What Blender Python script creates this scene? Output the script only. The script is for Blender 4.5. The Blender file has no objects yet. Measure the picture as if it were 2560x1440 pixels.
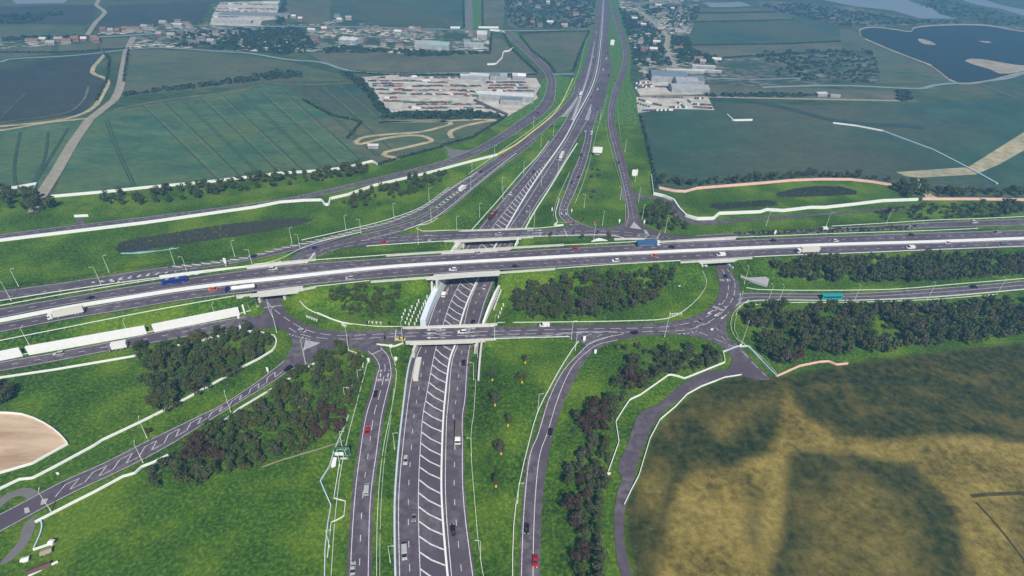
import bpy, math, random
import numpy as np
from mathutils import Matrix, Vector
random.seed(7); RS = np.random.RandomState(11)
C = bpy.context.scene.collection
SC = bpy.context.scene
# ------------------------------------------------------------------ camera
CH, FPX, TH, RO = 190.0, 1440.0, math.radians(34.0), math.radians(2.4)
cT, sT, cR, sR = math.cos(TH), math.sin(TH), math.cos(RO), math.sin(RO)
R0 = np.array([1.0, 0, 0]); F = np.array([0, cT, -sT]); U0 = np.array([0, sT, cT])
RV = cR * R0 + sR * U0; UV = -sR * R0 + cR * U0
def P(px, py, z=0.0):
    """point of the survey photograph -> metres on the level z"""
    d = F + RV * ((px - 1280) / FPX) - UV * ((py - 720) / FPX)
    t = (z - CH) / d[2]
    return (d[0] * t, d[1] * t, z)
def proj(p):
    v = np.array(p, float) - np.array([0, 0, CH])
    w = v @ F
    return 1280 + FPX * (v @ RV) / w, 720 - FPX * (v @ UV) / w
cam = bpy.data.cameras.new('camera'); co = bpy.data.objects.new('camera', cam); C.objects.link(co)
co.matrix_world = Matrix(((RV[0], UV[0], -F[0], 0), (RV[1], UV[1], -F[1], 0), (RV[2], UV[2], -F[2], CH), (0, 0, 0, 1)))
cam.sensor_width = 36; cam.lens = 36 * FPX / 2560; cam.clip_start = 1; cam.clip_end = 20000
SC.camera = co
# ------------------------------------------------------------------ materials
MT = {}
def mat(name, c, c2=None, scale=0.3, rough=0.9, detail=6, metal=0.0, stretch=None, c3=None, scale3=0.02, lo=.35, hi=.65):
    if name in MT: return MT[name]
    m = bpy.data.materials.new(name); m.use_nodes = True; nt = m.node_tree; b = nt.nodes['Principled BSDF']
    b.inputs['Roughness'].default_value = rough; b.inputs['Metallic'].default_value = metal
    b.inputs['Specular IOR Level'].default_value = 0.25
    if c2 is None: c2 = tuple(min(1, v * 1.12) for v in c)
    tc = nt.nodes.new('ShaderNodeTexCoord'); src = tc.outputs['Object']
    if stretch:
        mp = nt.nodes.new('ShaderNodeMapping'); nt.links.new(src, mp.inputs[0])
        mp.inputs['Rotation'].default_value = (0, 0, stretch[0]); mp.inputs['Scale'].default_value = (stretch[1], stretch[2], 1); src = mp.outputs[0]
    n = nt.nodes.new('ShaderNodeTexNoise'); n.inputs['Scale'].default_value = scale; n.inputs['Detail'].default_value = detail
    n.inputs['Roughness'].default_value = .65
    nt.links.new(src, n.inputs['Vector'])
    r = nt.nodes.new('ShaderNodeValToRGB'); r.color_ramp.elements[0].position = lo; r.color_ramp.elements[1].position = hi
    r.color_ramp.elements[0].color = (*c, 1); r.color_ramp.elements[1].color = (*c2, 1)
    nt.links.new(n.outputs['Fac'], r.inputs[0]); out = r.outputs[0]
    if c3:
        n3 = nt.nodes.new('ShaderNodeTexNoise'); n3.inputs['Scale'].default_value = scale3; n3.inputs['Detail'].default_value = 4
        nt.links.new(tc.outputs['Object'], n3.inputs['Vector'])
        r3 = nt.nodes.new('ShaderNodeValToRGB'); r3.color_ramp.elements[0].position = .42; r3.color_ramp.elements[1].position = .62
        nt.links.new(n3.outputs['Fac'], r3.inputs[0])
        mx = nt.nodes.new('ShaderNodeMix'); mx.data_type = 'RGBA'
        nt.links.new(r3.outputs[0], mx.inputs[0]); nt.links.new(out, mx.inputs[6]); mx.inputs[7].default_value = (*c3, 1); out = mx.outputs[2]
    nt.links.new(out, b.inputs['Base Color'])
    MT[name] = m; return m
def paint(name, c, rough=.35): return mat(name, c, tuple(v * .92 + .004 for v in c), scale=2, rough=rough)
ASPH = mat('asphalt', (.078, .064, .078), (.142, .122, .142), scale=.3, rough=.92, detail=9, c3=(.084, .066, .086), scale3=.035, lo=.42, hi=.58)
ASPHF = mat('asphalt_old', (.13, .125, .125), (.18, .17, .16), scale=.2, c3=(.15, .15, .15))
LANE = mat('lane_tarmac', (.24, .22, .17), (.34, .31, .24), scale=.15)
PALEROAD = mat('village_road_tarmac', (.18, .24, .26), (.22, .28, .30), scale=.1)
PURPLE = mat('coloured_tarmac', (.13, .075, .085), (.17, .10, .11), scale=.3)
WHITE = mat('white_road_paint', (.46, .46, .46), (.68, .68, .69), scale=1.2, lo=.38, hi=.55)
FWHITE = mat('white_fence_board', (.80, .80, .79), (.72, .73, .70), scale=.6)
RAIL = mat('galvanised_steel', (.62, .72, .58), (.72, .80, .68), scale=.8, rough=.5)
CONC = mat('pale_concrete', (.52, .50, .47), (.60, .58, .55), scale=.5)
CONCG = mat('grey_concrete', (.34, .33, .34), (.42, .41, .42), scale=.4)
BLUEC = mat('blue_grey_facing', (.42, .53, .60), (.52, .63, .68), scale=.4)
PINK = mat('pink_fence_board', (.72, .42, .36), (.80, .52, .45), scale=.3)
YEL = mat('yellow_fence_board', (.75, .72, .10), (.80, .78, .20), scale=.3)
KERB = mat('kerb_stone', (.30, .30, .29), (.38, .37, .36), scale=.7)
BLACK = mat('black_rubber', (.015, .015, .017)); GLASS = mat('dark_glass', (.012, .014, .018), rough=.12)
METAL = mat('steel', (.45, .46, .46), rough=.4); GREY = mat('grey_metal', (.25, .25, .26))
# ------------------------------------------------------------------ helpers
def tag(o, label=None, cat=None, group=None, kind=None):
    if label: o['label'] = label
    if cat: o['category'] = cat
    if group: o['group'] = group
    if kind: o['kind'] = kind
    return o
def emp(name, loc, rz=0.0):
    o = bpy.data.objects.new(name, None); C.objects.link(o); o.location = loc; o.rotation_euler = (0, 0, rz); o.empty_display_size = .3
    return o
class MB:
    def __init__(s): s.v = []; s.f = []
    def add(s, vs, fs):
        n = len(s.v); s.v += [tuple(map(float, v)) for v in vs]; s.f += [tuple(i + n for i in f) for f in fs]
    def box(s, c, d, rz=0.0, taper=0.0):
        hx, hy, hz = d[0] / 2, d[1] / 2, d[2] / 2; ca, sa = math.cos(rz), math.sin(rz); vs = []
        for z in (-hz, hz):
            k = 1 - taper if z > 0 else 1
            for x, y in ((-hx, -hy), (hx, -hy), (hx, hy), (-hx, hy)):
                x *= k; y *= k
                vs.append((c[0] + x * ca - y * sa, c[1] + x * sa + y * ca, c[2] + z))
        s.add(vs, [(3, 2, 1, 0), (4, 5, 6, 7), (0, 1, 5, 4), (1, 2, 6, 5), (2, 3, 7, 6), (3, 0, 4, 7)])
    def tube(s, a, b, r, r2=None, n=6):
        a = Vector(a); b = Vector(b); r2 = r if r2 is None else r2; d = (b - a).normalized(); u = d.orthogonal().normalized(); w = d.cross(u); vs = []
        for p, q in ((a, r), (b, r2)):
            for i in range(n):
                t = 2 * math.pi * i / n; vs.append(p + (u * math.cos(t) + w * math.sin(t)) * q)
        s.add(vs, [(i, (i + 1) % n, n + (i + 1) % n, n + i) for i in range(n)] + [tuple(range(n))[::-1], tuple(range(n, 2 * n))])
    def prof(s, pts, w, taper=None):
        """side profile (x,z) extruded over the width w, per point width factor"""
        n = len(pts); t = taper or [1] * n
        vs = [(x, -w / 2 * k, z) for (x, z), k in zip(pts, t)] + [(x, w / 2 * k, z) for (x, z), k in zip(pts, t)]
        s.add(vs, [tuple(range(n)), tuple(range(n, 2 * n))[::-1]] + [(i + n, (i + 1) % n + n, (i + 1) % n, i) for i in range(n)])
    def strip(s, pts, w, dz=0.0):
        if len(pts) < 2: return
        p = np.array(pts, float); d = np.gradient(p[:, :2], axis=0); l = np.hypot(d[:, 0], d[:, 1]) + 1e-9
        nx, ny = -d[:, 1] / l * w / 2, d[:, 0] / l * w / 2; vs = []
        for i in range(len(p)): vs += [(p[i, 0] - nx[i], p[i, 1] - ny[i], p[i, 2] + dz), (p[i, 0] + nx[i], p[i, 1] + ny[i], p[i, 2] + dz)]
        s.add(vs, [(2 * i, 2 * i + 2, 2 * i + 3, 2 * i + 1) for i in range(len(p) - 1)])
    def wall(s, pts, w, h, z0=-.3, top=None):
        """solid wall of thickness w along pts; h height (number or list)"""
        p = np.array(pts, float); n = len(p); d = np.gradient(p[:, :2], axis=0); l = np.hypot(d[:, 0], d[:, 1]) + 1e-9
        nx, ny = -d[:, 1] / l * w / 2, d[:, 0] / l * w / 2; vs = []
        for i in range(n):
            hh = h[i] if hasattr(h, '__len__') else h
            x, y, z = p[i]
            vs += [(x - nx[i], y - ny[i], z + z0), (x + nx[i], y + ny[i], z + z0), (x + nx[i], y + ny[i], z + hh), (x - nx[i], y - ny[i], z + hh)]
        fs = []
        for i in range(n - 1):
            a, b = 4 * i, 4 * i + 4
            fs += [(a, b, b + 3, a + 3), (a + 1, a + 2, b + 2, b + 1), (a + 3, b + 3, b + 2, a + 2)]
        fs += [(0, 3, 2, 1), (4 * n - 4, 4 * n - 3, 4 * n - 2, 4 * n - 1)]
        s.add(vs, fs)
    def build(s, name, m, parent=None, smooth=False):
        me = bpy.data.meshes.new(name); me.from_pydata(s.v, [], s.f); me.update()
        if smooth: me.polygons.foreach_set('use_smooth', [True] * len(me.polygons))
        for q in (m if isinstance(m, (list, tuple)) else [m]): me.materials.append(q)
        o = bpy.data.objects.new(name, me); C.objects.link(o)
        if parent: o.parent = parent
        return o
def copy_tree(o, parent=None):
    c = o.copy(); C.objects.link(c); c.parent = parent
    for ch in list(o.children): copy_tree(ch, c)
    return c
def cr(pts, sub=6):
    """Catmull-Rom through points"""
    p = np.array(pts, float)
    if len(p) < 3:
        t = np.linspace(0, 1, sub * 2 + 1)[:, None]; return p[0] * (1 - t) + p[-1] * t
    q = np.vstack([2 * p[0] - p[1], p, 2 * p[-1] - p[-2]]); out = []
    for i in range(1, len(q) - 2):
        a, b, c, d = q[i - 1], q[i], q[i + 1], q[i + 2]
        ta = 0.; e = .5
        tb = ta + max(np.linalg.norm(b - a), 1e-3) ** e; tc = tb + max(np.linalg.norm(c - b), 1e-3) ** e; td = tc + max(np.linalg.norm(d - c), 1e-3) ** e
        for t in np.linspace(tb, tc, sub, endpoint=False):
            A1 = (tb - t) / (tb - ta) * a + (t - ta) / (tb - ta) * b; A2 = (tc - t) / (tc - tb) * b + (t - tb) / (tc - tb) * c; A3 = (td - t) / (td - tc) * c + (t - tc) / (td - tc) * d
            B1 = (tc - t) / (tc - ta) * A1 + (t - ta) / (tc - ta) * A2; B2 = (td - t) / (td - tb) * A2 + (t - tb) / (td - tb) * A3
            out.append((tc - t) / (tc - tb) * B1 + (t - tb) / (tc - tb) * B2)
    out.append(p[-1]); return np.array(out)
def resamp(p, step):
    p = np.array(p, float); s = np.r_[0, np.cumsum(np.linalg.norm(np.diff(p, axis=0), axis=1))]
    n = max(2, int(round(s[-1] / step)) + 1); t = np.linspace(0, s[-1], n)
    return np.stack([np.interp(t, s, p[:, k]) for k in range(p.shape[1])], 1)
def sub(p, a, b):
    s = np.r_[0, np.cumsum(np.linalg.norm(np.diff(p, axis=0), axis=1))]
    t = np.r_[a, s[(s > a) & (s < b)], b]
    return np.stack([np.interp(t, s, p[:, k]) for k in range(3)], 1)
def length(p): return float(np.linalg.norm(np.diff(p, axis=0), axis=1).sum())
def dashes(mb, p, on, off, w, dz=.02, start=0.):
    L = length(p); a = start
    while a < L - .5: mb.strip(sub(p, a, min(a + on, L)), w, dz); a += on + off
def ZI(ys, zs): return lambda py: float(np.interp(py, ys, zs))
Z0 = .2
def L2(pts, z=Z0, sub_=6, smooth=True):
    """pixel polyline -> world; z number or function of the picture row"""
    w = [P(a, b, z(b) if callable(z) else z) for a, b in pts]
    return cr(w, sub_) if smooth else np.array(w)
SAMP = []   # terrain constraints x,y,z
def constrain(L, R, marg=2.5, skip=None):
    for a, b in zip(L, R):
        w = np.hypot(*(b - a)[:2]); n = max(2, int((w + 2 * marg) / 2.2) + 1)
        for t in np.linspace(-marg / max(w, .1), 1 + marg / max(w, .1), n):
            q = a + (b - a) * t; q[2] = a[2] + (b - a)[2] * min(1, max(0, t))
            if skip and skip(q, t): continue
            SAMP.append((q[0], q[1], q[2]))
def road(label, pairs, m=ASPH, marg=2.5, skip=None, name='road', dz=0., cons=True, cat='road', sub_=8):
    L = cr([P(*p[0], p[2]) for p in pairs], sub_); R = cr([P(*p[1], p[2]) for p in pairs], sub_)
    mb = MB(); n = len(L); K = 4; vs = []
    for a, b in zip(L, R):
        for k in range(K + 1): q = a + (b - a) * k / K; vs.append((q[0], q[1], q[2] + dz))
    mb.add(vs, [(i * (K + 1) + k, i * (K + 1) + k + 1, (i + 1) * (K + 1) + k + 1, (i + 1) * (K + 1) + k) for i in range(n - 1) for k in range(K)])
    o = mb.build(name, m); tag(o, label, cat, kind='structure')
    if cons:
        M = max(2, int(length((L + R) / 2) / 2.5)); Lr = resamp_n(L, M); Rr = resamp_n(R, M); constrain(Lr, Rr, marg, skip)
    return o, L, R
def resamp_n(p, n):
    s = np.linspace(0, len(p) - 1, n); i = np.arange(len(p)); return np.stack([np.interp(s, i, p[:, k]) for k in range(3)], 1)
def off(L, R, m):
    """line m metres in from the left edge (negative: from the right edge)"""
    d = R - L; w = np.linalg.norm(d, axis=1)[:, None]
    return L + d * (m / w) if m >= 0 else R + d * (m / w)
def frac(L, R, t): return L + (R - L) * t
def pip(poly, X, Y):
    ins = np.zeros(np.shape(X), bool); n = len(poly)
    for i in range(n):
        x1, y1 = poly[i]; x2, y2 = poly[(i + 1) % n]
        if y1 == y2: continue
        c = ((y1 > Y) != (y2 > Y)) & (X < (x2 - x1) * (Y - y1) / (y2 - y1) + x1); ins ^= c
    return ins
def sdist(poly, X, Y):
    d = np.full(np.shape(X), 1e9); n = len(poly)
    for i in range(n):
        ax, ay = poly[i]; bx, by = poly[(i + 1) % n]; vx, vy = bx - ax, by - ay
        t = np.clip(((X - ax) * vx + (Y - ay) * vy) / (vx * vx + vy * vy + 1e-9), 0, 1)
        d = np.minimum(d, np.hypot(X - ax - t * vx, Y - ay - t * vy))
    return np.where(pip(poly, X, Y), d, -d)
def wpoly(px, z=0.): return [P(a, b, z)[:2] for a, b in px]
from mathutils.geometry import tessellate_polygon
def sheet(name, label, px, z, m, cat, smooth=0, kind='structure', parent=None, wp=None, cons=False):
    p = wp if wp is not None else [P(a, b, z) for a, b in px]
    if smooth: p = [tuple(q) for q in cr(list(p) + [p[0]], smooth)[:-1]]
    p = [(q[0], q[1], z) for q in p]
    tris = tessellate_polygon([[Vector(q) for q in p]]); mb = MB(); fs = []
    for t in tris:
        a, b, c = [Vector(p[i]) for i in t]
        fs.append(t if (b - a).cross(c - a).z > 0 else t[::-1])
    mb.add(p, fs); o = mb.build(name, m, parent)
    if not parent: tag(o, label, cat, kind=kind)
    if cons:
        q2 = [(q[0], q[1]) for q in p]; xs = [q[0] for q in q2]; ys = [q[1] for q in q2]
        X, Y = np.meshgrid(np.arange(min(xs) - 4, max(xs) + 4, 2.4), np.arange(min(ys) - 4, max(ys) + 4, 2.4)); s = sdist(q2, X, Y) > -2.
        for x, y in zip(X[s], Y[s]):
            if cons is True or not cons((x, y, z)): SAMP.append((x, y, z))
    return o
def slab(mb, px_top, zt, zb):
    p = [P(a, b, zt) for a, b in px_top]; n = len(p)
    tr = [t for t in tessellate_polygon([[Vector(q) for q in p]])]
    mb.add(p + [(x, y, zb) for x, y, z in p], [tuple(t) for t in tr] + [tuple(i + n for i in t) for t in tr] + [(i, (i + 1) % n, (i + 1) % n + n, i + n) for i in range(n)])
ORD = ['first', 'second', 'third', 'fourth', 'fifth', 'sixth', 'seventh', 'eighth', 'ninth', 'tenth', 'eleventh', 'twelfth', 'thirteenth', 'fourteenth', 'fifteenth', 'sixteenth', 'seventeenth', 'eighteenth', 'nineteenth', 'twentieth']
HAZEC = (.21, .53, .91, 1); HAZED = .00035; EXPO = 0.22
# ------------------------------------------------------------------ roads
def rng_skip(rs):
    def f(q, t=None):
        x, y = proj((q[0], q[1], q[2]))
        for poly in rs:
            if pip(poly, np.array([x]), np.array([y]))[0]: return True
        return False
    return f
# bridge openings, as outlines of the photograph on each deck
OP_A = [[(1108, 624), (1243, 612), (1250, 700), (1080, 712)], [(620, 655), (757, 640), (752, 735), (650, 748)], [(1694, 590), (1810, 584), (1838, 662), (1752, 670)]]
OP_N = [[(1135, 560), (1290, 560), (1275, 625), (1130, 630)]]
OP_S = [[(1030, 795), (1232, 795), (1205, 875), (1030, 880)]]
ZM = ZI([350, 370, 400, 440, 500, 560], [Z0, -.6, -2., -3.8, -5.4, -6.])
ML = [(1002, 1620), (989, 1440), (988, 1240), (999, 1100), (1006, 1040), (1011, 1000), (1027, 900), (1042, 861), (1064, 811), (1088, 755), (1118, 700), (1162, 622), (1197, 570), (1255, 500), (1305, 440), (1377, 350), (1417, 293), (1436, 220), (1457, 172), (1474, 110), (1485, 62), (1494, 6), (1496, -60)]
MR = [(1222, 1620), (1188, 1440), (1164, 1240), (1160, 1100), (1161, 1040), (1167, 1000), (1175, 900), (1180, 861), (1200, 811), (1216, 755), (1238, 700), (1274, 622), (1307, 570), (1350, 500), (1393, 440), (1442, 350), (1494, 293), (1518, 220), (1529, 172), (1520, 110), (1523, 62), (1522, 6), (1522, -60)]
m1, M1L, M1R = road('wide dual carriageway motorway running north through the middle of the junction', [(a, b, ZM(a[1])) for a, b in zip(ML, MR)], sub_=8)
mk = MB()
T = lambda *p: L2(p, ZM)
l1 = T((1001, 1560), (999, 1440), (997, 1240), (1009, 1100), (1016, 1040), (1021, 1000), (1039, 900), (1055, 861), (1072, 811), (1092, 755), (1121, 700), (1175, 610), (1202, 570), (1259, 500), (1310, 440), (1381, 350), (1419, 293))
d1 = T((1033, 1560), (1025, 1440), (1021, 1240), (1030, 1100), (1035, 1040), (1042, 1000), (1060, 900), (1069, 861), (1090, 811), (1106, 760), (1136, 700), (1187, 612), (1218, 570), (1270, 500), (1321, 440), (1394, 350), (1436, 275), (1455, 220), (1474, 160), (1492, 62), (1501, 6))
l2 = T((1060, 1560), (1051, 1440), (1046, 1240), (1052, 1100), (1057, 1040), (1064, 1000), (1083, 900), (1092, 861), (1108, 811), (1126, 757), (1154, 700), (1196, 622), (1230, 570), (1285, 500), (1333, 440), (1389, 368))
l3 = T((1133, 1560), (1119, 1440), (1104, 1240), (1106, 1100), (1109, 1040), (1112.5, 1000), (1125, 900), (1139, 861), (1151, 811), (1168, 758), (1196, 697), (1235, 622), (1267, 570), (1308, 500), (1347, 440), (1410, 350), (1440, 293), (1479, 220), (1493, 172), (1501, 110), (1505, 62), (1508, 6), (1508, -50))
r1 = T((1143, 1560), (1129, 1440), (1114, 1240), (1115, 1100), (1117, 1040), (1121, 1000), (1131, 900), (1145, 861), (1160, 811), (1174, 755), (1202, 692), (1244, 622), (1274, 570), (1321, 500), (1359, 440), (1417, 350), (1447, 293), (1484, 220), (1499, 172), (1505, 110), (1508, 62), (1511, 6))
d2 = T((1171, 1560), (1155, 1440), (1136, 1240), (1137, 1100), (1133, 1040), (1140, 1000), (1151, 900), (1158, 861), (1178, 811), (1190, 755), (1216, 699), (1261, 612), (1289, 567), (1333, 500), (1372, 440), (1425, 350), (1456, 293), (1492, 220), (1506, 172), (1511, 110), (1514, 62), (1515, 6))
r2 = T((1200, 1560), (1182, 1440), (1158, 1240), (1156, 1100), (1156, 1040), (1162, 1000), (1169, 900), (1176, 861), (1195, 811), (1211, 755), (1233, 700), (1269, 622), (1304, 570), (1347, 500), (1389, 440), (1439, 350), (1472, 293))
for l in (l1, l2, r1, r2): mk.strip(l, .28, .02)
mk.strip(T((1434, 293), (1473, 220), (1488, 172), (1497, 110), (1502, 62), (1506, 6)), .28, .02)
for l in (d1, d2): dashes(mk, l, 2.6, 6.4, .22)
# hatched strip between the carriageway and the central barrier
A = resamp(l2, 1.); B = resamp(l3, 1.); lA = length(l2)
k = 0.
while k < lA - 12:
    a = sub(l2, k, k + .01)[0]; j = int(np.argmin(np.hypot(B[:, 0] - a[0], B[:, 1] - a[1])))
    jj = max(0, j - 7); b = B[jj]; mid = (a + b) / 2 + np.array([-.35, -.45, 0])
    mk.strip([a, mid, b], .55, .025); k += 6.3
def chev(mb, ax, bx, step, w, lean, z0=.025):
    A = resamp(ax, step); B = resamp(bx, step * length(bx) / max(1, length(ax)))
    n = min(len(A), len(B))
    for i in range(n):
        a, b = A[i], B[i]; c = (a + b) / 2; t = A[min(i + 1, n - 1)] - A[max(i - 1, 0)]; t = t / (np.linalg.norm(t) + 1e-6) * lean
        mb.strip([a, c + t, b], w, z0)
chev(mk, T((1427, 302), (1441, 262), (1456, 222), (1466, 190), (1476, 150), (1486, 105)), T((1431, 306), (1448, 262), (1461, 222), (1471, 190), (1480, 150), (1487, 105)), 4.5, 1.3, 1.2)
chev(mk, T((1455, 328), (1464, 293), (1477, 262)), T((1464, 330), (1474, 293), (1478, 262)), 4.2, 1.5, 2.)
chev(mk, T((1404, 291), (1422, 270), (1446, 240)), T((1419, 291), (1434, 268), (1448, 240)), 4.2, 1.3, 2.)
mk.build('road_marking', WHITE, m1)
bar = MB(); bar.wall(l3, .75, 1.0); tag(bar.build('concrete_barrier', FWHITE), 'long white concrete barrier down the centre of the motorway', 'barrier')
# hard-edged slip roads --------------------------------------------------
ZL = ZI([220, 318, 335, 360, 440, 520, 580, 640, 700, 740], [Z0, Z0, -.1, -.7, -1.2, -.4, Z0, 1.6, 4.3, 5.4])
lk = [((-70, 738), (-70, 764)), ((0, 727), (0, 753)), ((160, 705), (160, 730)), ((320, 680), (320, 704)), ((420, 666), (420, 680)), ((500, 658), (500, 671)), ((620, 640.5), (620, 652)), ((700, 619), (700, 634.5)), ((800, 597), (800, 611)), ((900, 571), (900, 581.5)), ((975, 552), (975, 566)), ((1056, 518), (1056, 538)), ((1122, 472), (1130, 487)), ((1178, 437), (1186, 450)), ((1236, 397), (1245, 409)), ((1332, 328), (1338, 345)), ((1374, 296), (1385, 306)), ((1405, 266), (1413, 281)), ((1428, 240), (1440, 246)), ((1437, 215), (1450, 219))]
link, KL, KR = road('curving link road with slanted edge ticks sweeping from the left up to the motorway', [(a, b, ZL((a[1] + b[1]) / 2)) for a, b in lk], dz=.01)
mk = MB(); e = len(KL)
tick = off(KL, KR, 2.6); i0 = int(e * .22)
mk.strip(tick[i0:int(e * .7)], .2, .03); mk.strip(off(KL, KR, .6)[int(e * .62):], .2, .03); mk.strip(off(KL, KR, -.6), .2, .03); mk.strip(off(KL, KR, 1.)[:i0], .2, .03)
a = resamp(KL[i0:int(e * .7)], 5.2); b = resamp(tick[i0:int(e * .7)], 5.2 * length(tick[i0:int(e * .7)]) / length(KL[i0:int(e * .7)]))
for q, r in zip(a, b[1:]): mk.strip([q, r], .75, .034)
lk0 = L2([(0, 742), (120, 722), (240, 703)], ZL); dashes(mk, off(KL, KR, -3.4)[:i0], 2.5, 5, .2)
chev(mk, L2([(188, 708), (300, 694), (390, 682), (440, 679)], ZL), L2([(190, 710), (300, 700), (390, 689), (440, 686)], ZL), 4.6, 1.2, -1.6)
mk.strip(L2([(120, 719), (160, 713)], ZL), .7, .03)
mk.build('road_marking', WHITE, link)
ZB = ZI([570, 600, 660, 700, 745], [Z0, Z0, 3., 4.4, 5.4])
sl2, _, _ = road('short merging lane beside the left embankment wall', [((200, 713), (200, 726), 4.7), ((330, 695), (330, 706), 4.3), ((430, 681), (430, 692), 4.), ((500, 673), (500, 682), 3.7)], dz=.006)
# northern slip branch of the upper roundabout
br, BL, BR = road('slip branch leaving the upper roundabout beside the ticked link road', [((905, 587), (919, 597), Z0), ((975, 569), (1000, 580), Z0), ((1040, 549), (1056, 560), 0.), ((1100, 516), (1116, 530), -.8), ((1160, 469), (1178, 478), -1.2), ((1225, 421), (1240, 428), -1.3), ((1290, 377), (1300, 385), -.9), ((1334, 341), (1342, 350), -.3)], dz=.016)
mk = MB(); mk.strip(off(BL, BR, .5), .2, .02); mk.strip(off(BL, BR, -.6), .2, .02); dashes(mk, frac(BL, BR, .5), 2.5, 6, .2)
chev(mk, L2([(1062, 534), (1120, 493), (1165, 462)], -1.), L2([(1066, 538), (1124, 498), (1167, 463)], -1.), 4.8, 1.3, -1.2)
mk.build('road_marking', WHITE, br)
# south slip roads
sa, AL, AR = road('slip road rising beside the motorway to the near roundabout, marked with arrows', [((862, 1620), (930, 1620), -5), ((866, 1440), (930, 1440), -4.6), ((879, 1240), (935, 1240), -3.6), ((893, 1130), (949, 1130), -2.6), ((908, 1040), (961, 1040), -1.6), ((927, 978), (975, 978), -.7), ((936, 939), (984, 939), Z0), ((942, 917), (983, 915), Z0), ((931, 894), (976, 889), Z0), ((914, 880), (958, 867), Z0)])
mk = MB(); mk.strip(off(AL, AR, 1.3), .26, .02); mk.strip(off(AL, AR, -1.3), .26, .02)
ctr = frac(AL, AR, .5); dashes(mk, sub(ctr, 0, length(ctr) * .62), 2.6, 6.4, .22); dashes(mk, sub(ctr, length(ctr) * .62, length(ctr) * .92), 5.5, 3.2, .24)
def arrow(mb, a, b, w=.45):
    a = np.array(a, float); b = np.array(b, float); a[2] = b[2] = Z0 + .015; d = (b - a); l = np.linalg.norm(d); d /= l; n = np.array([-d[1], d[0], 0])
    mb.strip([a, a + d * l * .6], w, .03)
    h = a + d * l * .58; mb.add([tuple(h - n * w * 1.9 + [0, 0, .03]), tuple(h + n * w * 1.9 + [0, 0, .03]), tuple(b + [0, 0, .03])], [(1, 0, 2)])
arrow(mk, P(950.5, 943.5), P(953, 925)); arrow(mk, P(969, 943.5), P(973, 926))
def text(mb, s, p, up, h=2.6, w=.62, z=Z0, dz=.03):
    """road lettering; p centre pixel, up pixel towards the top of the letters"""
    cu = bpy.data.curves.new('t', 'FONT'); cu.body = s; cu.size = 1; cu.align_x = 'CENTER'; cu.align_y = 'CENTER'; cu.resolution_u = 2; cu.offset = .012
    o = bpy.data.objects.new('t', cu); me = bpy.data.meshes.new_from_object(o)
    a = np.array(P(*p, z)); b = np.array(P(*up, z)); d = (b - a)[:2]; d /= np.linalg.norm(d); r = np.array([d[1], -d[0]])
    k = h / .7; kw = w / .55
    vs = [(a[0] + r[0] * v.co.x * kw + d[0] * v.co.y * k, a[1] + r[1] * v.co.x * kw + d[1] * v.co.y * k, z + dz) for v in me.vertices]
    mb.add(vs, [tuple(q.vertices) for q in me.polygons]); bpy.data.objects.remove(o); bpy.data.curves.remove(cu); bpy.data.meshes.remove(me)
text(mk, 'A421W', (948.5, 950), (952.5, 924), h=1.9, w=.40, z=.12); text(mk, 'A421E', (967.5, 950), (971.5, 924), h=1.9, w=.40, z=.12)
mk.build('road_marking', WHITE, sa)
sb, CL, CR_ = road('long curving slip road on the right of the motorway leaving the near roundabout', [((1296, 1620), (1346, 1620), -3.5), ((1297, 1440), (1350, 1440), -3.), ((1307, 1240), (1357, 1240), -2.4), ((1322, 1130), (1373, 1130), -1.6), ((1339, 1090), (1384, 1085), -1.2), ((1367, 1000), (1412, 1000), -.6), ((1392, 947), (1441, 940), 0.), ((1412, 918), (1462, 905), Z0), ((1442, 886), (1484, 879), Z0), ((1469, 860), (1510, 864), Z0), ((1530, 836), (1547, 851), Z0)])
mk = MB(); mk.strip(off(CL, CR_, .9), .24, .02); mk.strip(off(CL, CR_, 4.9), .24, .02); mk.build('road_marking', WHITE, sb)
# north east slip from the motorway
sn, NL, NR = road('two lane slip road coming off the motorway down to the upper roundabout', [((1477, 275), (1497, 275), Z0), ((1470, 300), (1490, 300), Z0), ((1464, 325), (1483, 325), -.2), ((1460, 350), (1480, 350), -.8), ((1444, 400), (1469, 400), -1.2), ((1427, 440), (1455, 440), -1.2), ((1410, 485), (1437, 485), -.8), ((1397, 520), (1421, 522), 0.), ((1397.5, 540), (1425, 540), Z0), ((1412, 554), (1444, 555), Z0), ((1432, 563), (1475, 566), Z0)], dz=.008)
mk = MB(); mk.strip(off(NL, NR, .7), .24, .02); mk.strip(off(NL, NR, -.7), .24, .02); dashes(mk, frac(NL, NR, .5), 3, 5, .22)
arrow(mk, P(1402, 529), P(1405, 538)); arrow(mk, P(1413.5, 530.5), P(1417, 539))
text(mk, 'A421W', (1402, 523.5), (1404, 515), h=1.6, w=.38, z=.12); text(mk, 'A421E', (1415, 524), (1417, 515), h=1.6, w=.38, z=.12)
mk.build('road_marking', WHITE, sn)
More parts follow.
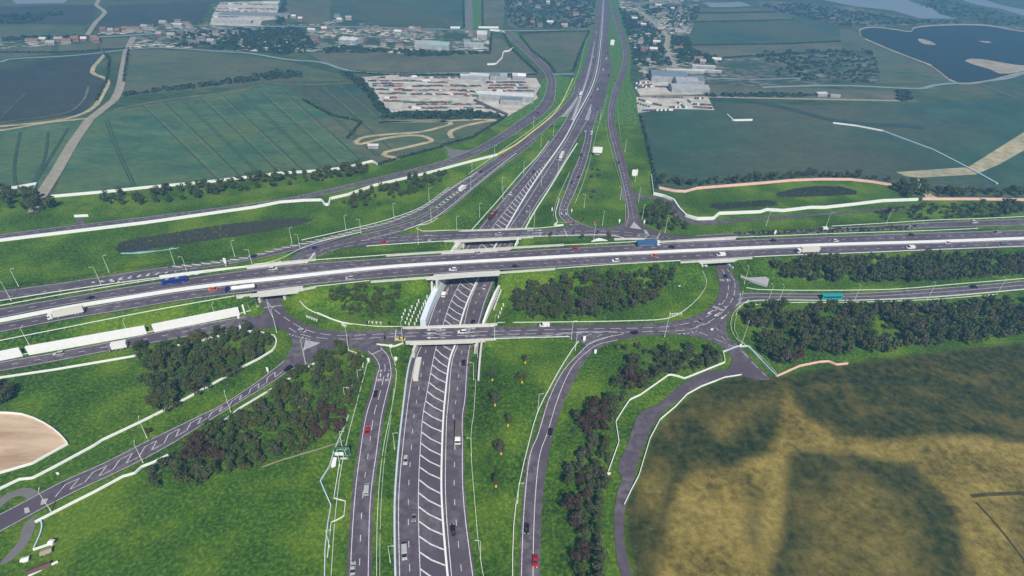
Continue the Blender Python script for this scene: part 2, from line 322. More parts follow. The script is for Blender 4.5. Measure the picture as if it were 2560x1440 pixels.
# roundabout, south arm and north arm ------------------------------------
SPOLY = [(652, 742), (700, 736), (705.6, 764), (719, 786), (755.6, 808), (808, 825), (864, 828), (1002, 823.6), (1200, 818), (1367, 814), (1589, 810), (1672, 805.6), (1728, 794), (1769, 775), (1794, 747), (1800, 717), (1795, 690), (1791, 672), (1794, 661), (1807, 655), (1821, 670), (1835, 687), (1847, 706), (1851, 733), (1851, 755), (1846, 764), (1822, 789), (1815, 817), (1821, 844), (1850, 867), (1900, 919), (1928, 949), (1894, 951), (1853, 939), (1819, 926), (1833, 894), (1811, 869), (1783, 855), (1750, 844), (1700, 836), (1617, 838), (1547, 851), (1510, 864), (1484, 879), (1442, 886), (1464, 863), (1440, 850), (1422, 845), (1200, 847), (1010, 856), (936, 857), (958, 867), (974, 886), (960, 893), (932, 895), (914, 881), (878, 868), (844, 869), (800, 882), (778, 905), (760, 912), (733, 922), (711, 900), (719, 889), (733, 858), (722, 833), (692, 818), (640, 822), (600, 826), (600, 792), (655, 788), (664, 786), (655, 765)]
sk = rng_skip(OP_S)
js = sheet('roundabout_road', 'near southern arm of the huge roundabout crossing in front of the dual carriageway', SPOLY, Z0 + .012, ASPH, 'road', cons=sk)
NPOLY = [(715, 656), (755, 622), (822, 606), (905, 586), (975, 569), (1004, 576), (967, 589), (1044, 582), (1155, 579), (1333, 573.6), (1400, 571), (1428, 561), (1444, 555), (1476, 566), (1500, 569), (1530, 568), (1556, 561), (1566, 545), (1600, 550), (1600, 556), (1612, 568), (1650, 580), (1708, 591), (1769, 590), (1812, 592), (1826, 620), (1815, 650), (1807, 654.6), (1794, 660.6), (1786, 652), (1768, 630), (1750, 618), (1700, 611), (1640, 603), (1560, 594.5), (1439, 592), (1333, 593), (1200, 597), (1114, 604), (1044, 607), (919, 615), (850, 622), (792, 639), (778, 647), (745, 690), (700, 735.5), (652, 741.5), (668, 715)]
jn = sheet('roundabout_road', 'far northern arm of the huge roundabout behind the dual carriageway', NPOLY, Z0 + .004, ASPH, 'road', cons=rng_skip(OP_N))
mk = MB(); Q = lambda *p: L2(p, Z0 + .012)
dashes(mk, Q((664, 735), (672, 760), (700, 785), (745, 815), (790, 832), (850, 838.5), (1000, 833), (1200, 829), (1420, 823), (1600, 820), (1690, 815)), 6, 3, .24)
dashes(mk, Q((722, 820), (760, 838), (850, 848), (1000, 841), (1200, 838), (1420, 832), (1620, 829), (1720, 824), (1775, 806)), 6, 3, .24)
dashes(mk, Q((1700, 812), (1752, 799), (1793, 772), (1817, 742), (1820, 705), (1803, 668)), 6, 3, .24)
dashes(mk, Q((1740, 817), (1785, 797), (1815, 770), (1834, 741), (1836, 705), (1818, 672)), 6, 3, .24)
mk.strip(Q((660, 769), (704, 763.5)), .35, .02); mk.strip(Q((990, 824), (988, 853)), .4, .02); mk.strip(Q((929, 886), (955, 874)), .35, .02)
mk.strip(Q((665, 741), (671, 768), (682, 794)), .2, .02); dashes(mk, Q((722, 835), (745, 842), (775, 849)), 1, 1, .4); dashes(mk, Q((1696, 835), (1720, 833), (1742, 828)), 1.3, 1.3, .4)
dashes(mk, Q((1851, 733), (1849, 752), (1838, 768)), .9, .9, .4); dashes(mk, Q((1748, 830), (1790, 848), (1850, 875), (1880, 905), (1915, 940)), 5, 3, .22); dashes(mk, Q((1790, 818), (1806, 842), (1824, 868)), 3, 5, .22)
chev(mk, Q((1365, 836), (1445, 830), (1490, 831)), Q((1365, 842), (1445, 838), (1492, 842)), 5, .25, 3.)
mk.strip(Q((1240, 843), (1365, 839), (1450, 830), (1530, 829), (1560, 833), (1500, 847), (1465, 862)), .25, .02)
for a, b in ((1082, 1065), (1082, 1065), (1082, 1065)): pass
for y in (825, 835, 845): arrow(mk, P(1090, y), P(1065, y + .6))
for y, s, t in ((825, 'LOCAL', 'NE'), (834.5, '421', 'IN'), (844, '71', 'W')):
    text(mk, s, (1097, y), (1085, y + .3), h=2.6, w=.5); text(mk, t, (1109, y), (1095, y + .3), h=2.4, w=.6)
    text(mk, s, (1170, y - 3.), (1155, y - 2.7), h=2.6, w=.5); text(mk, t, (1183, y - 4), (1165, y - 3.6), h=2.4, w=.6)
for (x, y), s in (((1789, 768), 'NORTH'), ((1804, 774), 'NORTH'), ((1821, 781.5), 'S'), ((1799, 760), 'M1'), ((1813, 766.5), 'M1')): text(mk, s, (x, y), (x - 9, y + 7), h=2.2, w=.45)
for x, s in ((1805, 'NORTH'), (1821, 'LOCAL'), (1836, 'S')): text(mk, s, (x, 700), (x + 3, 712), h=2., w=.45)
for a, b in (((1783, 776), (1768, 786)), ((1800, 782), (1785, 792)), ((1816, 788), (1801, 799))): arrow(mk, P(*a), P(*b))
mk.build('road_marking', WHITE, js)
mk = MB()
dashes(mk, Q((690, 690), (735, 655), (780, 634), (830, 617), (900, 602), (1000, 593), (1120, 588), (1240, 585), (1340, 582), (1440, 578), (1540, 579), (1600, 585), (1660, 594), (1720, 602)), 6, 3, .24)
dashes(mk, Q((795, 640), (850, 620), (920, 607), (1000, 601), (1120, 596), (1240, 591), (1340, 588), (1440, 585), (1540, 586), (1620, 594), (1690, 605)), 6, 3, .24)
mk.strip(Q((1410, 571.5), (1418, 591)), .4, .02); mk.strip(Q((1650, 582), (1641, 600)), .4, .02); mk.strip(Q((1397, 556), (1444, 554.5)), .3, .02)
chev(mk, Q((905, 602), (945, 590), (985, 578)), Q((925, 600), (960, 592), (1000, 580)), 4, .25, 1.5)
for x, y, s in ((1065, 589, 'M1'), (1075, 588.5, 'S'), (1073, 601, 'NE'), (1321, 577, 'M1'), (1330, 577, 'N'), (1332, 583, 'N'), (1324, 590, 'NE'), (1333, 590, 'SW'), (1614, 579, 'NORTH'), (1617, 585, 'SOUTH'), (1596, 588.5, 'M1'), (1614, 592, 'M1')): text(mk, s, (x, y), (x + 12, y - .6), h=2.2, w=.8)
for y in (577, 583.5, 589): arrow(mk, P(1337, y), P(1356, y - .6))
mk.build('road_marking', WHITE, jn)
for px, lb in (([(764, 850), (800, 857), (764, 873), (757, 878)], 'grey paved triangular island at the mouth of the single lane road'), ([(1575, 569), (1604, 573), (1585, 554)], 'grey paved triangular island between the upper roundabout and the coloured road')):
    mb = MB(); slab(mb, px, Z0 + .16, Z0 - .2); tag(mb.build('traffic_island', CONCG), lb, 'traffic island')
# dual carriageway A421 --------------------------------------------------
ZA = 6.5
Nt = [(-90, 787.5), (0, 772.8), (160, 745.6), (320, 718), (460, 698), (620, 676), (740, 662.5), (900, 651), (1040, 642), (1200, 633.8), (1340, 625.6), (1500, 617), (1640, 609.5), (1800, 603.3), (1940, 597), (2100, 591), (2330, 583), (2560, 576.3), (2700, 572.5)]
Nb = [(-90, 808), (0, 792.5), (160, 761), (320, 737), (460, 715), (620, 696), (740, 684), (900, 668), (1040, 658), (1200, 649), (1340, 641), (1500, 632.5), (1640, 626.5), (1800, 619), (1940, 613), (2100, 607), (2330, 600.5), (2560, 592), (2700, 588)]
St = [(-90, 826), (0, 810), (160, 780), (320, 751.5), (460, 730), (620, 710.5), (740, 697.5), (900, 680), (1040, 667.5), (1200, 658), (1340, 650.6), (1500, 641.5), (1640, 635.5), (1800, 628), (1940, 622), (2100, 615.6), (2330, 609), (2560, 601), (2700, 597)]
Sb = [(-90, 846), (0, 829), (160, 798), (320, 772), (460, 748.5), (620, 728.8), (740, 713.5), (900, 698), (1040, 686.5), (1200, 676), (1340, 668.5), (1500, 659), (1640, 653), (1800, 645.6), (1940, 638.5), (2100, 633), (2330, 624.5), (2560, 616.2), (2700, 612)]
skA = rng_skip(OP_A)
def up(l, d): return [(x, y + d) for x, y in l]
cw = []
for lab, a, b in (('far carriageway of the elevated dual carriageway crossing the whole view', Nt, Nb), ('near carriageway of the elevated dual carriageway crossing the whole view', St, Sb)):
    o, L, R = road(lab, [(p, q, ZA) for p, q in zip(up(a, -2.5), up(b, 2.5))], cons=False); cw.append((L, R))
    mk = MB(); s = L2(a, ZA); t = L2(b, ZA); mk.strip(s, .24, .02); mk.strip(t, .24, .02); dashes(mk, (s + t) / 2, 2.6, 6.4, .24); mk.build('road_marking', WHITE, o)
LL = cw[0][0]; RR = cw[1][1]; M = int(length(LL) / 2.4); constrain(resamp_n(LL, M), resamp_n(RR, M), 4., skA)
med = L2([((a[0] + b[0]) / 2, a[1] * .42 + b[1] * .58) for a, b in zip(Nb, St)], ZA)
bar = MB(); bar.wall(med, 1.7, 1.05); tag(bar.build('concrete_barrier', FWHITE), 'long thick white concrete barrier between the two elevated carriageways', 'barrier')
# west slip, SW road, east roads -----------------------------------------
ws, WL, WR = road('slip road with white lorry leading along the left wall into the near roundabout', [((-90, 922), (-90, 946), Z0), ((0, 904), (0, 929), Z0), ((139, 880), (139, 904), Z0), ((278, 853), (278, 877), Z0), ((420, 824), (420, 851), Z0), ((540, 802), (540, 831), Z0), ((612, 790), (620, 824), Z0)])
mk = MB(); mk.strip(off(WL, WR, .8), .2, .02); mk.strip(off(WL, WR, -.8), .2, .02); dashes(mk, frac(WL, WR, .48), 2.6, 6.4, .24); mk.build('road_marking', WHITE, ws)
sw, XL, XR = road('single road with centre hatching running down to the lower left corner', [((-110, 1334), (-100, 1384), Z0), ((0, 1284), (0, 1330), Z0), ((153, 1204), (180, 1234), Z0), ((264, 1154), (292, 1182), Z0), ((375, 1098), (411, 1121), Z0), ((486, 1045), (542, 1040), Z0), ((556, 1010), (592, 1010), Z0), ((640, 955), (672, 962), Z0), ((690, 917), (733, 922), Z0), ((708, 902), (772, 908), Z0)], m=ASPH, name='road')
mk = MB(); mk.strip(off(XL, XR, .4), .2, .02); mk.strip(off(XL, XR, -.4), .2, .02)
c1 = resamp(frac(XL, XR, .30), 4.6); c2 = resamp(frac(XL, XR, .70), 4.6 * length(frac(XL, XR, .64)) / length(frac(XL, XR, .36)))
n = min(len(c1), len(c2))
for i in range(6, n - 3):
    mk.strip([c2[i], c1[i + 1]], .26, .02)
    if i % 2 == 0: mk.strip([c1[i + 1], c1[i + 1] + (c1[i + 2] - c1[i + 1]) * .9], .2, .02)
    else: mk.strip([c2[i], c2[i] + (c2[i + 1] - c2[i]) * .9], .2, .02)
mk.build('road_marking', WHITE, sw)
for px in ([(104, 1248), (120, 1246), (115, 1258), (101, 1262)], [(60, 1270), (71, 1268), (75, 1279), (62, 1283)]):
    mb = MB(); slab(mb, px, Z0 + .15, Z0 - .1); tag(mb.build('traffic_island', CONCG), 'small grey refuge in the hatched single road, ' + ('farther' if px[0][0] > 80 else 'nearer') + ' of the two', 'traffic island')
sheet('path', 'grey horseshoe shaped path looping beside the single road at the left edge', [(-30, 1268), (0, 1246), (17, 1234), (56, 1220), (83, 1222), (99, 1235), (97, 1246), (68, 1254), (66, 1246), (55, 1240), (33, 1244), (11, 1259), (-10, 1282), (-40, 1300)], .11, ASPHF, 'path', smooth=3)
sheet('path', 'grey leaf shaped path below the single road at the lower left', [(86, 1289), (59.7, 1312), (44, 1357), (3, 1404), (1, 1412), (28, 1401), (69, 1359), (88, 1312)], .11, ASPHF, 'path', smooth=3)
ls, _, _ = road('empty service road curving down between the shrubs and the brown field', [((1830, 925), (1853, 940), .1), ((1780, 926), (1811, 948), .1), ((1755, 934), (1769, 959), .1), ((1700, 964), (1714, 987), .1), ((1650, 1008), (1672, 1018), .1), ((1603, 1031), (1648, 1042), .1), ((1583, 1067), (1628, 1072), .1), ((1569, 1112), (1611, 1112), .1), ((1544, 1168), (1592, 1165), .1), ((1555, 1196), (1584, 1200), .1), ((1544, 1229), (1574, 1235), .1), ((1535, 1284), (1561, 1284), .1), ((1538, 1359), (1562, 1359), .1), ((1552, 1440), (1580, 1440), .1), ((1600, 1600), (1632, 1600), .1)])
ZE = ZI([690, 730, 745], [1.5, Z0, Z0])
el, EL, ER = road('two lane slip road with a teal bus running off to the right edge', [((1846, 735), (1840, 764), Z0), ((1870, 732), (1868, 755), Z0), ((1943, 733), (1943, 751.5), Z0), ((2138, 733), (2138, 751), Z0), ((2332, 721), (2332, 742), Z0), ((2450, 712), (2450, 733), Z0), ((2560, 702), (2560, 723), Z0), ((2700, 688), (2700, 709), Z0)])
mk = MB(); mk.strip(off(EL, ER, .6), .24, .02); mk.strip(off(EL, ER, -.6), .24, .02); mk.strip(frac(EL, ER, .5), .24, .02); mk.build('road_marking', WHITE, el)
eu, UL, UR = road('slip road climbing beside the far side of the elevated road at the right edge', [((1740, 588), (1740, 598), Z0), ((1820, 584), (1820, 593), Z0), ((1950, 579), (1950, 589), 1.), ((2100, 569), (2100, 579), 2.5), ((2203, 564), (2203, 575), 3.5), ((2329, 556), (2329, 570), 4.5), ((2450, 551), (2450, 566), 5.2), ((2560, 547), (2560, 563), 5.6), ((2700, 543), (2700, 558), 5.8)])
mk = MB(); mk.strip(off(UL, UR, .6), .24, .02); mk.strip(off(UL, UR, -.6), .24, .02); mk.build('road_marking', WHITE, eu)
# northern local roads
al, HL, HR = road('plain local road with white fence crossing the left middle distance and curving north', [((-90, 601), (-90, 612), Z0), ((0, 586), (0, 597), Z0), ((361, 542.5), (361, 553), Z0), ((700, 498), (700, 507.5), Z0), ((822, 473), (822, 483.5), Z0), ((961, 439), (961, 451), Z0), ((1100, 404), (1100, 417), Z0), ((1186, 371), (1190, 388), Z0), ((1287, 309), (1320, 313), Z0), ((1347, 262), (1377, 268), Z0), ((1367, 218), (1389, 228), Z0), ((1364, 188), (1386, 188), Z0), ((1330, 148), (1354, 149), Z0), ((1283, 104), (1302, 104), Z0), ((1261, 78), (1277, 78), Z0)])
mk = MB(); mk.strip(off(HL, HR, .3), .2, .02); mk.strip(off(HL, HR, -.3), .2, .02); dashes(mk, frac(HL, HR, .5), 3, 6, .2); mk.build('road_marking', WHITE, al)
sheet('road', 'grey lay-by apron joining the local road beside the green bank', [(1105, 369), (1118, 372), (1120, 390), (1140, 400), (1100, 412), (1180, 392), (1200, 372), (1160, 376), (1135, 373), (1108, 366)], .18, ASPHF, 'road')
sheet('road', 'stub of side road on the far side of the local road at left', [(193, 548), (207, 547), (211, 557), (222, 562), (178, 566), (190, 558)], .18, ASPH, 'road')
rp, RL, RP = road('reddish coloured side road right of the motorway running north from the upper roundabout', [((1560, 565), (1614, 568), Z0), ((1567, 545), (1600, 545), Z0), ((1565, 511), (1591, 511), Z0), ((1557, 469), (1579, 469), Z0), ((1542, 408), (1565, 408), Z0), ((1522, 329), (1542, 329), Z0), ((1518, 285), (1535, 285), Z0), ((1528, 235), (1546, 235), Z0), ((1552, 168), (1568, 168), Z0), ((1557, 134), (1572, 134), Z0), ((1549, 94), (1564, 97), Z0), ((1532, 44), (1544, 44), Z0), ((1525, 10), (1534, 10), Z0)])
mk = MB(); mk.strip(off(RL, RP, .4), .5, .02); mk.strip(off(RL, RP, -.4), .5, .02); mk.build('cycle_lane', PURPLE, rp)
mk = MB(); dashes(mk, frac(RL, RP, .5), 2.5, 4, .25); mk.strip(off(RL, RP, 1.1), .18, .02); mk.build('road_marking', WHITE, rp)
sheet('road', 'pale lay-by bulging from the reddish side road', [(1557, 470), (1552, 475), (1553, 495), (1565, 509), (1567, 505), (1561, 478)], .19, ASPHF, 'road')
sheet('road', 'dark service road winding past the white fence right of the upper roundabout', [(1586, 480.6), (1617, 489), (1656, 495.8), (1689, 511), (1706, 538), (1736, 551), (1783, 551), (1860, 545), (1900, 543), (2000, 536), (2082, 530.6), (2249, 519), (2300, 516), (2300, 520), (2249, 523.6), (2082, 536), (2000, 543), (1900, 551), (1860, 552), (1769, 563), (1728, 560), (1686, 542), (1667, 517), (1640, 500), (1614, 497), (1588, 500)], .18, ASPH, 'road', smooth=2)
# ------------------------------------------------------------------ terrain
X0, X1, Y0_, Y1, GS = -470., 470., 40., 640., 2.5
gx = np.arange(X0, X1 + .1, GS); gy = np.arange(Y0_, Y1 + .1, GS); GX, GY = np.meshgrid(gx, gy)
lo = np.full(GX.shape, -99.); hi = np.full(GX.shape, 99.); near = np.full(GX.shape, 1e9)
# retained embankment behind the pale wall on the left
WALLT = [(-60, 893), (0, 878), (58, 868), (361, 812), (378, 809), (592, 766), (600, 765)]
WALLB = [(-60, 912), (0, 896), (58, 886), (361, 831), (378, 828), (592, 786), (600, 784)]
for a in resamp(np.array([P(x, y, Z0) for x, y in WALLB]), 2.4):
    for k in (2.6, 4.6): SAMP.append((a[0] - .2 * k, a[1] + k, 4.6))
SLP = .5; S = np.array(SAMP)
for x, y, z in S:
    r = 3. + abs(z) / SLP + 4; i0, i1 = int((y - r - Y0_) / GS), int((y + r - Y0_) / GS) + 2; j0, j1 = int((x - r - X0) / GS), int((x + r - X0) / GS) + 2
    i0, j0 = max(i0, 0), max(j0, 0)
    if i1 <= i0 or j1 <= j0: continue
    d = np.hypot(GX[i0:i1, j0:j1] - x, GY[i0:i1, j0:j1] - y); e = np.maximum(0, d - 2.2) * SLP; zt = z - .25
    lo[i0:i1, j0:j1] = np.maximum(lo[i0:i1, j0:j1], zt - e); hi[i0:i1, j0:j1] = np.minimum(hi[i0:i1, j0:j1], zt + e)
    nb = near[i0:i1, j0:j1]; m = d < 2.6; nb[m] = np.minimum(nb[m], zt)
GZ = np.clip(0, lo, None); GZ = np.minimum(GZ, hi); c = lo > hi; GZ[c] = (lo[c] + hi[c]) / 2
GZ = np.where(near < 1e8, near, GZ)
# rolling brown field at lower right
def h(x, y):
    u = (x - X0) / GS; v = (y - Y0_) / GS
    if u < 0 or v < 0 or u >= len(gx) - 1 or v >= len(gy) - 1: return 0.
    i, j = int(v), int(u); a, b = v - i, u - j
    return float(GZ[i, j] * (1 - a) * (1 - b) + GZ[i, j + 1] * (1 - a) * b + GZ[i + 1, j] * a * (1 - b) + GZ[i + 1, j + 1] * a * b)
def G(px, py):
    z = 0.; p = P(px, py, 0)
    for _ in range(12):
        p = P(px, py, z); z = z + .6 * (h(p[0], p[1]) - z)
    return (p[0], p[1], h(p[0], p[1]))
ZONE = [(-400, 1700), (-400, 535), (0, 478), (93, 462), (90, 494), (130, 494), (255, 482), (361, 471), (528, 456), (694, 435), (808, 428), (930, 404), (944, 413), (1100, 366), (1140, 352), (1262, 290), (1345, 240), (1352, 205), (1385, 186), (1432, 196), (1446, 170), (1462, 100), (1488, 20), (1495, -60), (1530, -60), (1540, 5), (1575, 130), (1572, 200), (1590, 240), (1600, 290), (1640, 440), (1636, 480), (1686, 479), (1742, 472), (1982, 452), (2124, 450), (2227, 465), (2304, 498), (2560, 500), (3000, 506), (3000, 840), (2560, 856), (2300, 884), (2119, 908), (1940, 942), (1853, 938), (1752, 967), (1689, 1017), (1625, 1097), (1597, 1190), (1561, 1262), (1560, 1340), (1582, 1440), (1640, 1700)]
zone = sdist(wpoly(ZONE), GX, GY)
TANS = [([(1960, 960), (2010, 1040), (2090, 1090), (2200, 1100), (2330, 1090), (2450, 1092), (2700, 1130), (2700, 1700), (2440, 1700), (2425, 1440), (2408, 1330), (2360, 1235), (2290, 1162), (2180, 1142), (2080, 1128), (1985, 1122), (1968, 1150), (1962, 1250), (1950, 1350), (1900, 1500), (1860, 1700), (1600, 1700), (1640, 1440), (1670, 1320), (1690, 1220), (1740, 1180), (1850, 1160), (1925, 1130), (1950, 1070)], 1., 5.),
 ([(1790, 1060), (1900, 985), (1960, 965), (1900, 1040), (1800, 1095)], .55, 8.), ([(2030, 1230), (2150, 1185), (2260, 1250), (2300, 1350), (2330, 1500), (2050, 1500), (1990, 1400)], .5, 14.), ([(1590, 1190), (1650, 1180), (1670, 1230), (1640, 1280), (1600, 1260)], .6, 6.), ([(1860, 1200), (1915, 1230), (1900, 1330), (1930, 1430), (1880, 1380), (1855, 1290)], -.55, 5.), ([(2470, 1250), (2560, 1250), (2640, 1300), (2640, 1420), (2560, 1390)], -.4, 6.), ([(2370, 930), (2450, 925), (2440, 980), (2380, 985)], -.3, 8.)]
SOIL = [(-60, 1024), (0, 1033), (56, 1037), (111, 1059), (150, 1088), (170, 1111), (130, 1135), (83, 1159), (28, 1176), (0, 1183), (-100, 1210)]
tan = np.zeros(GX.shape)
for pl_, w_, sf_ in TANS:
    q_ = np.clip(sdist(wpoly(pl_), GX, GY) / sf_ + .5, 0, 1) * w_; tan = np.maximum(tan, q_) if w_ > 0 else np.maximum(0, tan + q_)
attr = {'verge': np.clip(zone / 3. + .5, 0, 1), 'tan': tan}
ny, nx = GX.shape; nv = ny * nx
vs = np.stack([GX.ravel(), GY.ravel(), GZ.ravel()], 1)
ids = np.arange(nv).reshape(ny, nx); q = np.stack([ids[:-1, :-1], ids[:-1, 1:], ids[1:, 1:], ids[1:, :-1]], -1).reshape(-1, 4)
# outer frame of the same ground, out to the haze
BX, BN, BS = 4200., 5200., -500.
outer = []
xs = [-BX, X0, gx[-1], BX]; ys = [BS, Y0_, gy[-1], BN]; base = len(vs); ov = [(x, y, 0) for y in ys for x in xs]
of = []
for j in range(3):
    for i in range(3):
        if i == 1 and j == 1: continue
        a = base + j * 4 + i; of.append((a, a + 1, a + 5, a + 4))
me = bpy.data.meshes.new('ground'); me.from_pydata([tuple(v) for v in vs] + ov, [], [tuple(f) for f in q] + of); me.update()
for k, v in attr.items():
    a = me.attributes.new(k, 'FLOAT', 'POINT'); a.data.foreach_set('value', np.r_[v.ravel(), np.zeros(16)].astype(np.float32))
me.polygons.foreach_set('use_smooth', [True] * len(me.polygons))
ground = bpy.data.objects.new('ground', me); C.objects.link(ground); tag(ground, 'broad green ground with verges, banks, cutting and the brown field', 'ground', kind='structure')
def ground_mat():
    m = bpy.data.materials.new('ground'); m.use_nodes = True; nt = m.node_tree; b = nt.nodes['Principled BSDF']; b.inputs['Roughness'].default_value = 1; b.inputs['Specular IOR Level'].default_value = .1
    tc = nt.nodes.new('ShaderNodeTexCoord')
    def noise(sc, det=6, st=None, ro=.6):
        n = nt.nodes.new('ShaderNodeTexNoise'); n.inputs['Scale'].default_value = sc; n.inputs['Detail'].default_value = det; n.inputs['Roughness'].default_value = ro
        s = tc.outputs['Object']
        if st:
            mp = nt.nodes.new('ShaderNodeMapping'); mp.inputs['Scale'].default_value = st; nt.links.new(s, mp.inputs[0]); s = mp.outputs[0]
        nt.links.new(s, n.inputs['Vector']); return n.outputs['Fac']
    def ramp(s, *st):
        r = nt.nodes.new('ShaderNodeValToRGB'); e = r.color_ramp.elements
        while len(e) < len(st): e.new(.5)
        for el, (p, c) in zip(e, st): el.position = p; el.color = (*c, 1)
        nt.links.new(s, r.inputs[0]); return r.outputs[0]
    def mix(f, a, b_, mode='MIX'):
        x = nt.nodes.new('ShaderNodeMix'); x.data_type = 'RGBA'; x.blend_type = mode
        (nt.links.new(f, x.inputs[0]) if not isinstance(f, float) else setattr(x.inputs[0], 'default_value', f)); nt.links.new(a, x.inputs[6]); nt.links.new(b_, x.inputs[7]); return x.outputs[2]
    g1 = ramp(noise(.028, 6), (.38, (.014, .044, .003)), (.5, (.050, .114, .007)), (.60, (.135, .205, .011)))
    g2 = ramp(noise(.7, 5, ro=.7), (.36, (.005, .022, .002)), (.5, (.052, .122, .009)), (.64, (.19, .31, .022)))
    grass = mix(.46, g1, g2)
    f1 = ramp(noise(.012, 7), (.38, (.022, .062, .030)), (.5, (.045, .095, .040)), (.62, (.11, .115, .065)))
    f2 = ramp(noise(.05, 8, (1, 2.5, 1)), (.36, (.012, .036, .018)), (.64, (.10, .135, .065)))
    field = mix(.45, f1, f2)
    t1 = ramp(noise(.035, 8), (.40, (.080, .070, .012)), (.5, (.21, .165, .036)), (.60, (.32, .245, .065)))
    t2 = ramp(noise(.35, 4, ro=.65), (.36, (.070, .058, .010)), (.64, (.34, .26, .070))); tan_ = mix(.5, t1, t2)
    d1 = ramp(noise(.04, 8), (.42, (.010, .026, .006)), (.52, (.034, .044, .010)), (.62, (.13, .105, .026)))
    d2 = ramp(noise(.28, 4, ro=.65), (.36, (.006, .016, .004)), (.64, (.095, .092, .024))); dark = mix(.5, d1, d2)
    def at(n):
        a = nt.nodes.new('ShaderNodeAttribute'); a.attribute_name = n; return a.outputs['Fac']
    def warp(f, sc, amt):
        s = nt.nodes.new('ShaderNodeMath'); s.operation = 'MULTIPLY_ADD'; nt.links.new(noise(sc, 6), s.inputs[0]); s.inputs[1].default_value = amt; s.inputs[2].default_value = -amt / 2
        a = nt.nodes.new('ShaderNodeMath'); a.operation = 'ADD'; a.use_clamp = True; nt.links.new(f, a.inputs[0]); nt.links.new(s.outputs[0], a.inputs[1]); return a.outputs[0]
    brown = mix(warp(at('tan'), .07, .6), dark, tan_)
    # the ploughed field lies nearest the camera: south of the junction and east of the service road
    sx = nt.nodes.new('ShaderNodeSeparateXYZ'); nt.links.new(tc.outputs['Object'], sx.inputs[0])
    mr = nt.nodes.new('ShaderNodeMapRange'); nt.links.new(sx.outputs['Y'], mr.inputs[0]); mr.inputs[1].default_value = 330; mr.inputs[2].default_value = 270
    mr.inputs[3].default_value = 0; mr.inputs[4].default_value = 1
    far = mix(mr.outputs[0], field, brown)
    out = mix(at('verge'), far, grass)
    nt.links.new(out, b.inputs['Base Color'])
    bp = nt.nodes.new('ShaderNodeBump'); bp.inputs['Distance'].default_value = .6; bp.inputs['Strength'].default_value = .7
    nt.links.new(noise(.8, 8, ro=.75), bp.inputs['Height']); nt.links.new(bp.outputs[0], b.inputs['Normal'])
    return m, lambda: 0
GM, _ = ground_mat(); me.materials.append(GM)
for px, lb in (([(2428, 1240), (2470, 1236), (2520, 1234), (2600, 1232)], 'short dark painted ditch line at the right of the brown field'), ([(2440, 1256), (2490, 1310), (2560, 1400), (2600, 1460)], 'dark diagonal wheel line at the right of the brown field')):
    mb_ = MB(); mb_.strip(L2(px, .08, 4), 1.6 if 'ditch' in lb else .9); tag(mb_.build('track', mat('soil_and_shadow', (.03, .03, .012), (.07, .062, .022), scale=.4)), lb, 'track', kind='structure')  # short line is a hedge shadow painted on the field; diagonal is wheel marks
# grass corridor beside the distant motorway lies flush on the far ground
GRF = mat('verge_grass', (.022, .075, .012), (.10, .215, .026), scale=.3, detail=9, lo=.4, hi=.6)
CORR = [(1262, 290), (1345, 240), (1352, 205), (1366, 188), (1340, 160), (1305, 130), (1262, 92), (1255, 80), (1290, 80), (1320, 110), (1372, 150), (1390, 186), (1432, 196), (1446, 170), (1462, 100), (1488, 20), (1492, -50), (1532, -50), (1545, 5), (1580, 130), (1574, 200), (1590, 240), (1600, 290), (1604, 312), (1230, 312)]
sheet('verge', 'green grass verge flanking the distant motorway and its side roads', CORR, .1, GRF, 'verge')
sheet('verge', 'narrow green verge either side of the far straight road', [(1163, 71), (1160, 0), (1205, 0), (1206, 71)], .1, GRF, 'verge')
SAND = mat('bare_soil', (.36, .24, .15), (.56, .42, .29), scale=.06, detail=8, stretch=(.5, .35, 1.6), lo=.40, hi=.60)
sheet('field', 'bare sandy field inside white fence at the left edge', SOIL, .06, SAND, 'field')
# ------------------------------------------------------------------ bridges and walls
def pth(px, z, s=4): return L2(px, z, s)
def parapet(root, px, z, hh=1.1, plinth=.45, w=.55):
    pts = resamp(pth(px, z), 2.4); mb = MB(); mb.wall(pts, w, plinth, -1.2); o = mb.build('parapet', CONC, root)
    r = MB()
    for zz in (hh, hh * .72): r.wall([(x, y, q + zz) for x, y, q in pts], .10, .06, -.06)
    for x, y, q in pts: r.box((x, y, q + hh / 2 + plinth / 2), (.1, .1, hh - plinth))
    r.build('railing', RAIL, o)
def deck(name, label, poly, zt, th, fascias, par, abut, m=CONC):
    root = emp(name, P(*poly[0], 0)); root.location = (0, 0, 0); tag(root, label, 'bridge')
    mb = MB(); slab(mb, poly, zt - .06, zt - th); mb.build('deck', CONC, root)
    for f in fascias:
        mb = MB(); mb.wall(pth(f, zt), .5, -.02, -th - .35); mb.build('edge_beam', CONC, root)
    for p in par: parapet(root, p, zt)
    for a, zb, ht in abut:
        mb = MB(); pts = [P(x, y, zb) for x, y in a]; mb.wall(pts, 1.2, ht, -.5); mb.build('abutment', CONC, root)
    return root
deck('road_bridge', 'long concrete bridge carrying the elevated road over the motorway', [(1106, 633), (1243, 624.5), (1250, 683.5), (1081, 695)], ZA, 1.3,
     [[(1081, 694.5), (1165, 688), (1250, 683)], [(1107, 633.5), (1243, 625)]], [[(927, 706), (1040, 697.5), (1165, 689), (1260, 682.5), (1388, 673.5)], [(966, 640), (1060, 634), (1180, 626.5), (1290, 620), (1409, 613.5)]],
     [([(1093, 742), (1137, 655)], -6, 11.)])
